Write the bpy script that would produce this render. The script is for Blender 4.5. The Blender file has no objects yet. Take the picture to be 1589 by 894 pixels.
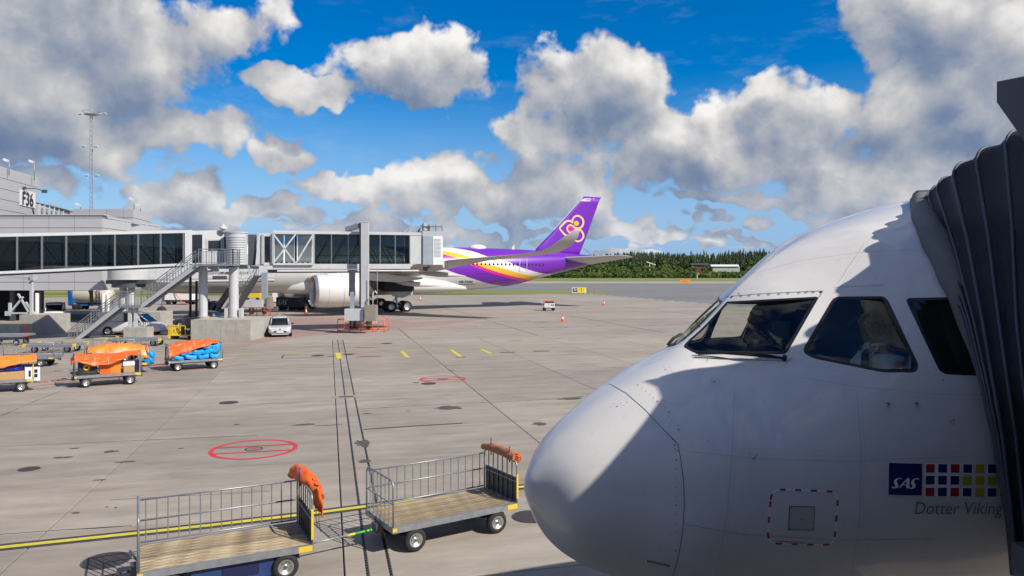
import bpy, bmesh, math, random
import numpy as np
from mathutils import Vector, Matrix
from mathutils.bvhtree import BVHTree
from mathutils.geometry import delaunay_2d_cdt
random.seed(7)
rng = np.random.default_rng(5)
scn = bpy.context.scene
COL = scn.collection
PI = math.pi
R = math.radians

# ------------------------------------------------------------------ camera
H, F, CX, HY = 5.0, 1148.0, 794.5, 423.0        # eye height, focal length and horizon in photograph pixels
cam_d = bpy.data.cameras.new("camera")
cam = bpy.data.objects.new("camera", cam_d)
COL.objects.link(cam)
cam.location = (0, 0, H)
cam.rotation_euler = (R(90), 0, 0)
cam_d.sensor_width = 36
cam_d.lens = F / 1589 * 36
cam_d.shift_y = -(447 - HY) / 1589
cam_d.clip_start = 0.1
cam_d.clip_end = 9000
scn.camera = cam

# ------------------------------------------------------------------ sun, sky and exposure
SUN = Vector((0.6315, -0.4129, 0.6563)).normalized()
sun_d = bpy.data.lights.new("sun", 'SUN')
sun_d.energy = 5.0
sun_d.angle = R(0.5)
sun_d.color = (1.0, 0.93, 0.82)
sun = bpy.data.objects.new("sun", sun_d)
COL.objects.link(sun)
sun.rotation_euler = (-SUN).to_track_quat('-Z', 'Y').to_euler()
sun.location = (20, -20, 30)

scn.view_settings.view_transform = 'Standard'
scn.view_settings.look = 'None'
scn.view_settings.exposure = 0.12
scn.view_settings.gamma = 1.0
scn.cycles.use_denoising = True
scn.cycles.max_bounces = 8
scn.cycles.transparent_max_bounces = 12
scn.cycles.caustics_reflective = False
scn.cycles.caustics_refractive = False
scn.cycles.sample_clamp_indirect = 6

world = bpy.data.worlds.new("World")
scn.world = world
world.use_nodes = True


class NT:
    """small helper for writing node trees"""
    def __init__(s, tree):
        s.t = tree; s.n = tree.nodes; s.l = tree.links

    def node(s, kind, **kw):
        nd = s.n.new(kind)
        for k, v in kw.items():
            setattr(nd, k, v)
        return nd

    def put(s, sock, v):
        if isinstance(v, bpy.types.NodeSocket):
            s.l.new(v, sock)
        elif v is not None:
            sock.default_value = v

    def math(s, op, a, b=None, c=None, clamp=False):
        nd = s.node('ShaderNodeMath', operation=op, use_clamp=clamp)
        for i, v in enumerate((a, b, c)):
            s.put(nd.inputs[i], v)
        return nd.outputs[0]

    def vmath(s, op, a, b=None, out=0):
        nd = s.node('ShaderNodeVectorMath', operation=op)
        s.put(nd.inputs[0], a)
        if b is not None:
            s.put(nd.inputs[1], b)
        return nd.outputs[out]

    def ramp(s, f, stops, interp='LINEAR'):
        nd = s.node('ShaderNodeValToRGB')
        cr = nd.color_ramp; cr.interpolation = interp
        while len(cr.elements) < len(stops):
            cr.elements.new(0.5)
        for e, (p, c) in zip(cr.elements, stops):
            e.position = p
            e.color = c if len(c) == 4 else (*c, 1)
        s.put(nd.inputs[0], f)
        return nd.outputs[0]

    def mix(s, f, a, b, blend='MIX'):
        nd = s.node('ShaderNodeMix', data_type='RGBA', blend_type=blend)
        s.put(nd.inputs[0], f)
        s.put(nd.inputs[6], a if isinstance(a, bpy.types.NodeSocket) else (*a[:3], 1))
        s.put(nd.inputs[7], b if isinstance(b, bpy.types.NodeSocket) else (*b[:3], 1))
        return nd.outputs[2]

    def noise(s, vec, scale, detail=4, rough=0.55, out=0, dist=0.0):
        nd = s.node('ShaderNodeTexNoise')
        s.put(nd.inputs['Vector'], vec)
        nd.inputs['Scale'].default_value = scale
        nd.inputs['Detail'].default_value = detail
        nd.inputs['Roughness'].default_value = rough
        nd.inputs['Distortion'].default_value = dist
        return nd.outputs[out]

    def smooth(s, x, lo, hi):
        nd = s.node('ShaderNodeMapRange', interpolation_type='SMOOTHSTEP')
        s.put(nd.inputs[0], x)
        nd.inputs[1].default_value = lo; nd.inputs[2].default_value = hi
        return nd.outputs[0]


def sky_angle(px, py):
    u = math.atan((px - CX) / F)
    return u, math.atan((HY - py) / F * math.cos(u))

# cumulus masses by compass direction and height above the horizon (centre, half width, half height, weight)
CLOUDS = [(110, 60, 330, 130, 1.0), (30, 170, 250, 95, 1.0), (370, 45, 90, 70, .8), (250, 205, 170, 42, .9), (40, 280, 130, 42, .9),
          (265, 282, 80, 32, 1), (640, 112, 140, 62, 1), (490, 150, 95, 32, .9), (440, 246, 62, 24, .9), (400, 326, 130, 26, 1),
          (530, 285, 120, 24, .9), (680, 285, 75, 42, .9), (790, 300, 115, 42, 1), (900, 290, 60, 50, .9), (920, 130, 120, 80, .9),
          (900, 210, 150, 60, .9), (1090, 240, 210, 62, 1), (1180, 180, 120, 62, .9), (1260, 200, 70, 60, .9),
          (1500, 130, 200, 190, 1), (1350, 50, 75, 60, .9), (1400, 270, 200, 60, .9), (1030, 357, 80, 15, 1.0), (750, 364, 110, 13, 1.0), (450, 330, 80, 18, 1.0), (250, 330, 80, 12, .9), 
          (900, 345, 60, 16, 1.0), (590, 365, 60, 8, 1.0), (1150, 376, 90, 7, 1.0), (1130, 312, 120, 16, .9), (480, 354, 50, 6, 1.0), (960, 388, 80, 6, 1.0), (1300, 290, 100, 26, .8)]


def shape_group():
    g = bpy.data.node_groups.new("cloud_shape", 'ShaderNodeTree')
    g.interface.new_socket("P", in_out='INPUT', socket_type='NodeSocketVector')
    g.interface.new_socket("D", in_out='OUTPUT', socket_type='NodeSocketFloat')
    k = NT(g)
    gi = k.node('NodeGroupInput').outputs[0]
    go = k.node('NodeGroupOutput')
    warp = k.vmath('SCALE', k.vmath('SUBTRACT', k.noise(gi, 6.5, 4, .62, out=1), (.5, .5, .5)))
    warp.node.inputs['Scale'].default_value = 0.16
    p = k.vmath('ADD', gi, warp)
    best = None
    for (x, y, rx, ry, w) in CLOUDS:
        u, v = sky_angle(x, y)
        c = math.cos(u) ** 2
        d = k.vmath('MULTIPLY', k.vmath('SUBTRACT', p, (u, v, 0)), (F / (rx * 1.0) / c, F / (ry * 1.0) / math.cos(u), 0))
        r2 = k.vmath('DOT_PRODUCT', d, d, out=1)
        val = k.math('SUBTRACT', w, r2)
        best = val if best is None else k.math('SMOOTH_MAX', best, val, 0.35)
    best = k.math('MAXIMUM', best, -1.1)
    # small, flat-based cumulus crowd together low over the horizon
    sep = k.node('ShaderNodeSeparateXYZ'); k.put(sep.inputs[0], gi)
    low = k.math('MULTIPLY', k.smooth(sep.outputs[1], .015, .035), k.smooth(sep.outputs[1], .145, .075))
    band = k.math('MULTIPLY', k.math('SUBTRACT', k.noise(k.vmath('MULTIPLY', gi, (1, 2.1, 1)), 13, 2, .5), .515), 11.0)
    best = k.math('MAXIMUM', best, k.math('SUBTRACT', k.math('MINIMUM', band, .9), k.math('MULTIPLY', k.math('SUBTRACT', 1.0, low), 3.0)))
    # beyond the picture the cover goes on as broken cumulus of the same size
    out_u = k.smooth(k.math('ABSOLUTE', sep.outputs[0]), .62, .74)
    out_v = k.smooth(sep.outputs[1], .36, .46)
    outside = k.math('MAXIMUM', out_u, out_v)
    wide = k.math('MULTIPLY', k.math('SUBTRACT', k.noise(p, 3.0, 2, .5), .495), 9.0)
    best = k.math('ADD', k.math('MULTIPLY', best, k.math('SUBTRACT', 1.0, outside)), k.math('MULTIPLY', wide, outside))
    k.put(go.inputs[0], best)
    return g


def tex_group():
    g = bpy.data.node_groups.new("cloud_billows", 'ShaderNodeTree')
    g.interface.new_socket("P", in_out='INPUT', socket_type='NodeSocketVector')
    g.interface.new_socket("D", in_out='OUTPUT', socket_type='NodeSocketFloat')
    k = NT(g)
    gi = k.node('NodeGroupInput').outputs[0]
    go = k.node('NodeGroupOutput')
    n1 = k.noise(gi, 9.0, 7, .56)
    vo = k.node('ShaderNodeTexVoronoi', feature='F1')
    w = k.vmath('SCALE', k.noise(gi, 14, 2, .6, out=1)); w.node.inputs['Scale'].default_value = .05
    k.put(vo.inputs['Vector'], k.vmath('ADD', gi, w)); vo.inputs['Scale'].default_value = 19
    vo.normalize = True
    vo.inputs['Detail'].default_value = 3; vo.inputs['Roughness'].default_value = .6; vo.inputs['Lacunarity'].default_value = 2.1
    d = k.math('ADD', k.math('MULTIPLY', k.math('SUBTRACT', n1, .5), 2.6), k.math('MULTIPLY', k.math('SUBTRACT', .30, vo.outputs['Distance']), BILLOW))
    k.put(go.inputs[0], d)
    return g


BILLOW = 1.6


def build_sky():
    k = NT(world.node_tree)
    k.n.clear()
    sky = k.node('ShaderNodeTexSky', sky_type='NISHITA')
    sky.sun_disc = False
    sky.sun_elevation = math.asin(SUN.z)
    sky.sun_rotation = math.atan2(SUN.x, SUN.y)
    sky.altitude = 50; sky.air_density = 1.0; sky.dust_density = 0.25; sky.ozone_density = 1.2
    hs = k.node('ShaderNodeHueSaturation')
    hs.inputs['Saturation'].default_value = 1.72; hs.inputs['Value'].default_value = 1.42; hs.inputs['Hue'].default_value = .512
    k.put(hs.inputs['Color'], sky.outputs[0])
    tc = k.node('ShaderNodeTexCoord').outputs['Generated']
    sp = k.node('ShaderNodeSeparateXYZ'); k.put(sp.inputs[0], tc)
    x, y, z = sp.outputs
    az = k.math('ARCTAN2', x, y)
    hor = k.math('SQRT', k.math('ADD', k.math('MULTIPLY', x, x), k.math('MULTIPLY', y, y)))
    el = k.math('ARCTAN2', z, hor)
    cb = k.node('ShaderNodeCombineXYZ'); k.put(cb.inputs[0], az); k.put(cb.inputs[1], el)
    P = cb.outputs[0]
    gs = shape_group(); gt = tex_group()

    def call(g, off=None):
        nd = k.node('ShaderNodeGroup'); nd.node_tree = g
        k.put(nd.inputs[0], k.vmath('ADD', P, off) if off else P)
        return nd.outputs[0]
    s0 = call(gs); t0 = call(gt)
    d0 = k.math('ADD', s0, t0)
    alpha = k.smooth(d0, -.10, .36)
    small = k.math('MULTIPLY', k.math('SUBTRACT', t0, call(gt, (.009, .021, 0))), .34)
    lo0 = k.math('MULTIPLY', k.math('SUBTRACT', k.noise(P, 9.0, 2, .5), k.noise(k.vmath('ADD', P, (.014, .045, 0)), 9.0, 2, .5)), 3.2)
    large = k.math('MULTIPLY', k.math('ADD', k.math('SUBTRACT', s0, call(gs, (.014, .045, 0))), lo0), .235)
    thick = k.math('MULTIPLY', k.smooth(d0, .2, 1.8), -.20)
    lit = k.math('ADD', k.math('ADD', small, large), k.math('ADD', .52, thick), clamp=True)
    ccol = k.ramp(lit, [(0.0, (.13, .21, .38)), (.25, (.22, .29, .43)), (.46, (.40, .44, .525)), (.64, (.60, .605, .63)), (.82, (.85, .84, .83)), (1.0, (1.06, 1.04, 1.01))])
    cl = k.vmath('SCALE', ccol); cl.node.inputs['Scale'].default_value = 10.2
    # distant clouds take on a little of the sky's blue
    veil = k.math('MULTIPLY', k.smooth(el, .16, .0), .30)
    cl2 = k.mix(veil, cl, (4.4, 5.6, 7.8))
    ci = k.math('MULTIPLY', k.smooth(k.noise(k.vmath('MULTIPLY', P, (2.2, 6.5, 1)), 2.4, 6, .62), .52, .78), .30)
    base = k.mix(ci, hs.outputs[0], (6.0, 7.2, 8.4))
    lowhaze = k.math('MULTIPLY', k.smooth(el, .26, .0), .85)
    base = k.mix(lowhaze, base, (2.5, 4.9, 9.2))
    colr = k.mix(alpha, base, cl2)
    # below the horizon: dull ground colour, hidden by the real ground
    colr = k.mix(k.smooth(el, .0, -.02), colr, (1.6, 1.5, 1.4))
    bg = k.node('ShaderNodeBackground'); k.put(bg.inputs[0], colr); bg.inputs[1].default_value = 0.08
    out = k.node('ShaderNodeOutputWorld'); k.l.new(bg.outputs[0], out.inputs[0])
    world.cycles.sampling_method = 'MANUAL'
    world.cycles.sample_map_resolution = 512


build_sky()

# ------------------------------------------------------------------ placing helpers
def G(px, py, z=0.0):
    """point of the horizontal plane at height z that the photograph shows at px, py"""
    Y = F * (H - z) / (py - HY)
    return Vector(((px - CX) / F * Y, Y, z))


def P3(px, py, Y):
    return Vector(((px - CX) / F * Y, Y, H + (HY - py) / F * Y))


def ray(px, py):
    return Vector(((px - CX) / F, 1.0, (HY - py) / F)).normalized()


AA = R(13.9)                                     # bearing of the apron's slab grid
EA = Vector((math.cos(AA), math.sin(AA), 0)); EB = Vector((-math.sin(AA), math.cos(AA), 0))


def AB(a, b, z=0.0):
    return EA * a + EB * b + Vector((0, 0, z))

# ------------------------------------------------------------------ mesh helpers
class MB:
    def __init__(s):
        s.v = []; s.f = []; s.m = []; s.cur = 0; s.sm = []

    def add(s, vs, fs, smooth=False):
        o = len(s.v)
        s.v += [tuple(x) for x in vs]
        for f in fs:
            s.f.append(tuple(i + o for i in f)); s.m.append(s.cur); s.sm.append(smooth)
        return s

    def box(s, c, size, rz=0.0, M=None, taper=1.0):
        x, y, z = (d / 2 for d in size)
        vs = []
        for dz in (-1, 1):
            t = 1.0 if dz < 0 else taper
            for dx, dy in ((-1, -1), (1, -1), (1, 1), (-1, 1)):
                vs.append(Vector((dx * x * t, dy * y * t, dz * z)))
        if M is not None:
            vs = [M @ q for q in vs]
        elif rz:
            rot = Matrix.Rotation(rz, 3, 'Z'); vs = [rot @ q for q in vs]
        vs = [q + Vector(c) for q in vs]
        return s.add(vs, [(0, 3, 2, 1), (4, 5, 6, 7), (0, 1, 5, 4), (1, 2, 6, 5), (2, 3, 7, 6), (3, 0, 4, 7)])

    def bx(s, lo, hi):
        return s.box([(a + b) / 2 for a, b in zip(lo, hi)], [abs(b - a) for a, b in zip(lo, hi)])

    def beam(s, p0, p1, w, h, up=(0, 0, 1)):
        p0 = Vector(p0); p1 = Vector(p1); d = p1 - p0; L = d.length
        if L < 1e-6: return s
        d.normalize(); up = Vector(up)
        sx = d.cross(up)
        if sx.length < 1e-3: sx = d.cross(Vector((1, 0, 0)))
        sx.normalize(); uz = sx.cross(d).normalized()
        vs = [p + sx * a * w / 2 + uz * b * h / 2 for p in (p0, p1) for a, b in ((-1, -1), (1, -1), (1, 1), (-1, 1))]
        return s.add(vs, [(0, 1, 2, 3), (7, 6, 5, 4), (0, 4, 5, 1), (1, 5, 6, 2), (2, 6, 7, 3), (3, 7, 4, 0)])

    def cyl(s, p0, p1, r, r1=None, n=14, caps=True):
        p0 = Vector(p0); p1 = Vector(p1); r1 = r if r1 is None else r1
        d = (p1 - p0).normalized()
        a = d.orthogonal().normalized(); b = d.cross(a)
        vs = []
        for p, q in ((p0, r), (p1, r1)):
            for i in range(n):
                t = 2 * PI * i / n
                vs.append(p + (a * math.cos(t) + b * math.sin(t)) * q)
        s.add(vs, [(i, (i + 1) % n, n + (i + 1) % n, n + i) for i in range(n)], smooth=n > 8)
        if caps:
            s.add(vs[:n], [tuple(range(n))[::-1]]); s.add(vs[n:], [tuple(range(n))])
        return s

    def tube(s, pts, r, n=8, closed=False):
        pts = [Vector(p) for p in pts]; N = len(pts)
        if not hasattr(r, '__len__'): r = [r] * N
        prev = None; vs = []
        for i, p in enumerate(pts):
            if closed: d = pts[(i + 1) % N] - pts[i - 1]
            else: d = pts[min(i + 1, N - 1)] - pts[max(i - 1, 0)]
            if d.length < 1e-9: d = Vector((0, 0, 1))
            d.normalize()
            if prev is None: a = d.orthogonal().normalized()
            else:
                a = prev - d * prev.dot(d)
                a = a.normalized() if a.length > 1e-6 else d.orthogonal().normalized()
            prev = a; b = d.cross(a)
            for j in range(n):
                t = 2 * PI * j / n
                vs.append(p + (a * math.cos(t) + b * math.sin(t)) * r[i])
        fs = []
        M = N if closed else N - 1
        for i in range(M):
            k = (i + 1) % N
            for j in range(n):
                fs.append((i * n + j, i * n + (j + 1) % n, k * n + (j + 1) % n, k * n + j))
        if not closed:
            fs.append(tuple(range(n))[::-1]); fs.append(tuple((N - 1) * n + j for j in range(n)))
        return s.add(vs, fs, smooth=True)

    def lathe(s, prof, c=(0, 0, 0), axis='Z', n=24, M=None):
        """prof: list of (r, h)"""
        vs = []
        for r_, h in prof:
            for i in range(n):
                t = 2 * PI * i / n
                p = Vector((r_ * math.cos(t), r_ * math.sin(t), h))
                if axis == 'Y': p = Vector((p.x, p.z, p.y))
                if axis == 'X': p = Vector((p.z, p.x, p.y))
                if M is not None: p = M @ p
                vs.append(p + Vector(c))
        fs = []
        for k in range(len(prof) - 1):
            for i in range(n):
                fs.append((k * n + i, k * n + (i + 1) % n, (k + 1) * n + (i + 1) % n, (k + 1) * n + i))
        s.add(vs, fs, smooth=True)
        return s

    def loft(s, rings, closed=True, cap=True, smooth=True):
        n = len(rings[0]); vs = [p for r_ in rings for p in r_]; fs = []
        for k in range(len(rings) - 1):
            for i in range(n if closed else n - 1):
                fs.append((k * n + i, k * n + (i + 1) % n, (k + 1) * n + (i + 1) % n, (k + 1) * n + i))
        s.add(vs, fs, smooth=smooth)
        if cap and closed:
            s.add(rings[0], [tuple(range(n))[::-1]]); s.add(rings[-1], [tuple(range(n))])
        return s

    def prism(s, poly, vec):
        """extrude a planar polygon (3D points) along vec"""
        poly = [Vector(p) for p in poly]; n = len(poly); v = Vector(vec)
        vs = poly + [p + v for p in poly]
        return s.add(vs, [tuple(range(n))[::-1], tuple(range(n, 2 * n))] + [(i, (i + 1) % n, n + (i + 1) % n, n + i) for i in range(n)])

    def poly(s, pts):
        return s.add(pts, [tuple(range(len(pts)))])

    def disc(s, c, r, n=24, normal=(0, 0, 1)):
        d = Vector(normal).normalized(); a = d.orthogonal().normalized(); b = d.cross(a)
        return s.add([Vector(c) + (a * math.cos(2 * PI * i / n) + b * math.sin(2 * PI * i / n)) * r for i in range(n)], [tuple(range(n))])

    def ring(s, c, r0, r1, n=48, normal=(0, 0, 1)):
        d = Vector(normal).normalized(); a = d.orthogonal().normalized(); b = d.cross(a)
        vs = [Vector(c) + (a * math.cos(2 * PI * i / n) + b * math.sin(2 * PI * i / n)) * q for q in (r0, r1) for i in range(n)]
        return s.add(vs, [(i, n + i, n + (i + 1) % n, (i + 1) % n) for i in range(n)])

    def mesh(s, name, mats):
        me = bpy.data.meshes.new(name)
        me.from_pydata(s.v, [], s.f)
        for m in (mats if isinstance(mats, (list, tuple)) else [mats]):
            me.materials.append(m)
        me.polygons.foreach_set('material_index', s.m)
        me.polygons.foreach_set('use_smooth', s.sm)
        me.update()
        return me

    def build(s, name, mats, parent=None, world=False, fix=False, **props):
        if world and parent is not None:
            Mi = parent_matrix(parent).inverted()
            s.v = [tuple(Mi @ Vector(q)) for q in s.v]
        me = s.mesh(name, mats)
        if fix:
            bm = bmesh.new(); bm.from_mesh(me)
            bmesh.ops.remove_doubles(bm, verts=bm.verts, dist=1e-5)
            bmesh.ops.recalc_face_normals(bm, faces=bm.faces)
            bm.to_mesh(me); bm.free()
        o = bpy.data.objects.new(name, me)
        COL.objects.link(o)
        if parent is not None: o.parent = parent
        for k_, v_ in props.items(): o[k_] = v_
        return o


def parent_matrix(o):
    M = o.matrix_basis.copy()
    while o.parent is not None:
        o = o.parent
        M = o.matrix_basis @ M
    return M


def thing(name, label, cat, loc=(0, 0, 0), rz=0.0, group=None):
    o = bpy.data.objects.new(name, None)
    COL.objects.link(o)
    o.location = loc; o.rotation_euler = (0, 0, rz)
    o.empty_display_size = 0.2
    o['label'] = label; o['category'] = cat
    if group: o['group'] = group
    return o


def tag(o, label, cat, group=None):
    o['label'] = label; o['category'] = cat
    if group: o['group'] = group
    return o


def struct(o, kind='structure'):
    o['kind'] = kind
    return o


def inst(name, me, parent, loc=(0, 0, 0), rot=None, scale=None):
    o = bpy.data.objects.new(name, me); COL.objects.link(o)
    o.parent = parent; o.location = loc
    if rot is not None: o.rotation_euler = rot
    if scale is not None: o.scale = scale
    return o


def copy_tree(o, parent=None):
    c = o.copy(); COL.objects.link(c); c.parent = parent
    for ch in list(o.children): copy_tree(ch, c)
    return c

# ------------------------------------------------------------------ materials
def mat(name, col, rough=0.5, metal=0.0, spec=0.5, coat=0.0, var=0.0, vscale=3.0, bump=0.0, bscale=40.0, dirt=0.0, dirtcol=(.12, .1, .08), emit=None):
    m = bpy.data.materials.new(name); m.use_nodes = True
    k = NT(m.node_tree); b = k.n['Principled BSDF']
    b.inputs['Roughness'].default_value = rough
    b.inputs['Metallic'].default_value = metal
    b.inputs['Specular IOR Level'].default_value = spec
    b.inputs['Coat Weight'].default_value = coat
    b.inputs['Coat Roughness'].default_value = 0.08
    tc = k.node('ShaderNodeTexCoord').outputs['Object']
    c = None
    if var or dirt:
        n = k.noise(tc, vscale, 5, .6)
        lo = tuple(max(0, q * (1 - var)) for q in col); hi = tuple(min(1, q * (1 + var)) for q in col)
        c = k.ramp(n, [(.3, lo), (.7, hi)])
        if dirt:
            n2 = k.noise(k.vmath('MULTIPLY', tc, (1, 1, .35)), vscale * 2.3, 6, .7)
            c = k.mix(k.math('MULTIPLY', k.smooth(n2, .5, .8), dirt), c, dirtcol)
        k.put(b.inputs['Base Color'], c)
        rr = k.math('ADD', rough - .06, k.math('MULTIPLY', n, .12))
        k.put(b.inputs['Roughness'], rr)
    else:
        b.inputs['Base Color'].default_value = (*col, 1)
    if bump:
        bp = k.node('ShaderNodeBump'); bp.inputs['Strength'].default_value = bump; bp.inputs['Distance'].default_value = .02
        k.put(bp.inputs['Height'], k.noise(tc, bscale, 5, .6)); k.put(b.inputs['Normal'], bp.outputs[0])
    if emit:
        b.inputs['Emission Color'].default_value = (*col, 1); b.inputs['Emission Strength'].default_value = emit
    return m


def glass_mat(name, tint, gloss=0.04, alpha_tint=(.2, .25, .28)):
    m = bpy.data.materials.new(name); m.use_nodes = True
    k = NT(m.node_tree); k.n.clear()
    tr = k.node('ShaderNodeBsdfTransparent'); tr.inputs[0].default_value = (*alpha_tint, 1)
    gl = k.node('ShaderNodeBsdfGlossy'); gl.inputs['Roughness'].default_value = gloss; gl.inputs['Color'].default_value = (*tint, 1)
    fr = k.node('ShaderNodeFresnel'); bf = k.node('ShaderNodeNewGeometry').outputs['Backfacing']
    k.put(fr.inputs[0], k.math('ADD', 1.52, k.math('MULTIPLY', bf, 1 / 1.52 - 1.52)))
    mx = k.node('ShaderNodeMixShader'); k.put(mx.inputs[0], fr.outputs[0])
    k.l.new(tr.outputs[0], mx.inputs[1]); k.l.new(gl.outputs[0], mx.inputs[2])
    out = k.node('ShaderNodeOutputMaterial'); k.l.new(mx.outputs[0], out.inputs[0])
    return m


M = {}
M['steel'] = mat('galvanised_steel', (.33, .355, .385), .46, .6, var=.15, vscale=9)
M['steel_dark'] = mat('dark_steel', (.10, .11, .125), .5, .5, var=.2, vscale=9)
M['grey_paint'] = mat('grey_paint', (.42, .44, .47), .45, var=.06, vscale=2, dirt=.25)
M['light_paint'] = mat('light_grey_paint', (.53, .54, .55), .45, var=.05, vscale=1.5, dirt=.2)
M['post_paint'] = mat('blue_grey_paint', (.30, .35, .40), .45, var=.08, vscale=2)
M['white_paint'] = mat('white_paint', (.78, .78, .77), .4, var=.03, vscale=2, dirt=.12)
M['panel_white'] = mat('facade_panel', (.47, .47, .485), .5, var=.03, vscale=.6, dirt=.06)
M['black'] = mat('black_rubber', (.018, .018, .02), .6, var=.3, vscale=12)
M['tyre'] = mat('tyre_rubber', (.022, .022, .024), .8, var=.3, vscale=20, bump=.3)
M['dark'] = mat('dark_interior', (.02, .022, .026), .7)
M['concrete_block'] = mat('cast_concrete', (.40, .38, .34), .85, var=.14, vscale=2.0, dirt=.45, dirtcol=(.14, .12, .09), bump=.3, bscale=12)
M['wood'] = None
M['yellow'] = mat('yellow_paint', (.75, .52, .03), .5, var=.1, vscale=6, dirt=.2)
M['marking_yellow'] = mat('yellow_marking', (.62, .52, .05), .7, var=.12, vscale=5, dirt=.5, dirtcol=(.2, .18, .12))
M['marking_black'] = mat('black_marking', (.045, .045, .048), .8, var=.2, vscale=5, dirt=.3, dirtcol=(.2, .19, .17))
M['marking_red'] = mat('red_marking', (.58, .035, .05), .7, var=.12, vscale=5, dirt=.35, dirtcol=(.3, .2, .18))
M['marking_white'] = mat('white_marking', (.62, .60, .57), .7, var=.1, vscale=4, dirt=.5, dirtcol=(.3, .28, .25))
M['orange'] = mat('orange_tarpaulin', (.76, .125, .014), .42, var=.10, vscale=4, bump=.5, bscale=7)
M['orange_light'] = mat('light_orange_tarpaulin', (.82, .23, .025), .42, var=.10, vscale=4, bump=.5, bscale=7)
M['orange_faded'] = mat('faded_tarpaulin', (.42, .17, .08), .6, var=.2, vscale=8, bump=.5, bscale=14)
M['blue_bag'] = mat('blue_plastic_bag', (.02, .33, .74), .3, var=.35, vscale=5, bump=.9, bscale=9)
M['guard'] = mat('red_orange_guard_paint', (.72, .16, .07), .55, var=.12, vscale=4)
M['guard_dark'] = mat('dull_red_guard_paint', (.45, .10, .07), .6, var=.15, vscale=4)
M['cone'] = mat('cone_orange_red', (.80, .09, .03), .5, var=.08)
M['reflect_white'] = mat('reflective_white', (.8, .8, .78), .4)
M['cardboard'] = mat('cardboard', (.46, .28, .14), .8, var=.1, vscale=6)
M['navy'] = mat('navy_paint', (.012, .016, .07), .35, coat=.3, var=.1)
M['cart_blue'] = mat('blue_cart_paint', (.02, .05, .17), .4, var=.2, vscale=5)
M['skin'] = mat('skin', (.42, .22, .15), .55, var=.06, vscale=20)
M['shirt'] = mat('white_shirt', (.72, .75, .80), .75, var=.04, vscale=12)
M['trousers'] = mat('dark_trousers', (.012, .014, .024), .8)
M['hair'] = mat('dark_hair', (.03, .024, .02), .6)
M['chrome'] = mat('rim_metal', (.55, .55, .54), .35, .8, var=.1, vscale=15)
M['bronze'] = mat('brown_cabinet', (.28, .25, .21), .5, var=.1)
M['tail_red'] = mat('tail_lamp_red', (.5, .015, .02), .25, coat=.5)
M['lamp'] = mat('lamp_lens', (.75, .76, .78), .12, coat=.6)
M['glass'] = glass_mat('tinted_glass', (.9, .95, 1), .02, (.15, .19, .205))
M['cockpit_glass'] = glass_mat('cockpit_glass', (.9, .95, .95), .012, (.93, .95, .90))
M['car_glass'] = mat('car_glass', (.012, .015, .018), .06, coat=.5)


def wood_mat():
    m = bpy.data.materials.new('weathered_plank'); m.use_nodes = True
    k = NT(m.node_tree); b = k.n['Principled BSDF']
    tc = k.node('ShaderNodeTexCoord').outputs['Object']
    oi = k.node('ShaderNodeObjectInfo')
    p = k.vmath('ADD', k.vmath('MULTIPLY', tc, (2.2, 26, 10)), k.vmath('SCALE', oi.outputs['Location']))
    p.node.inputs[1].node if False else None
    n = k.noise(p, 1.6, 7, .68)
    c = k.ramp(n, [(.33, (.07, .052, .036)), (.45, (.27, .20, .125)), (.58, (.50, .395, .245)), (.74, (.62, .54, .40))])
    t = k.math('ADD', .66, k.math('MULTIPLY', oi.outputs['Random'], .62))
    cc = k.vmath('SCALE', c); k.put(cc.node.inputs['Scale'], t)
    k.put(b.inputs['Base Color'], cc)
    b.inputs['Roughness'].default_value = .82
    bp = k.node('ShaderNodeBump'); bp.inputs['Strength'].default_value = .5; bp.inputs['Distance'].default_value = .004
    k.put(bp.inputs['Height'], n); k.put(b.inputs['Normal'], bp.outputs[0])
    return m


M['wood'] = wood_mat()


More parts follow.
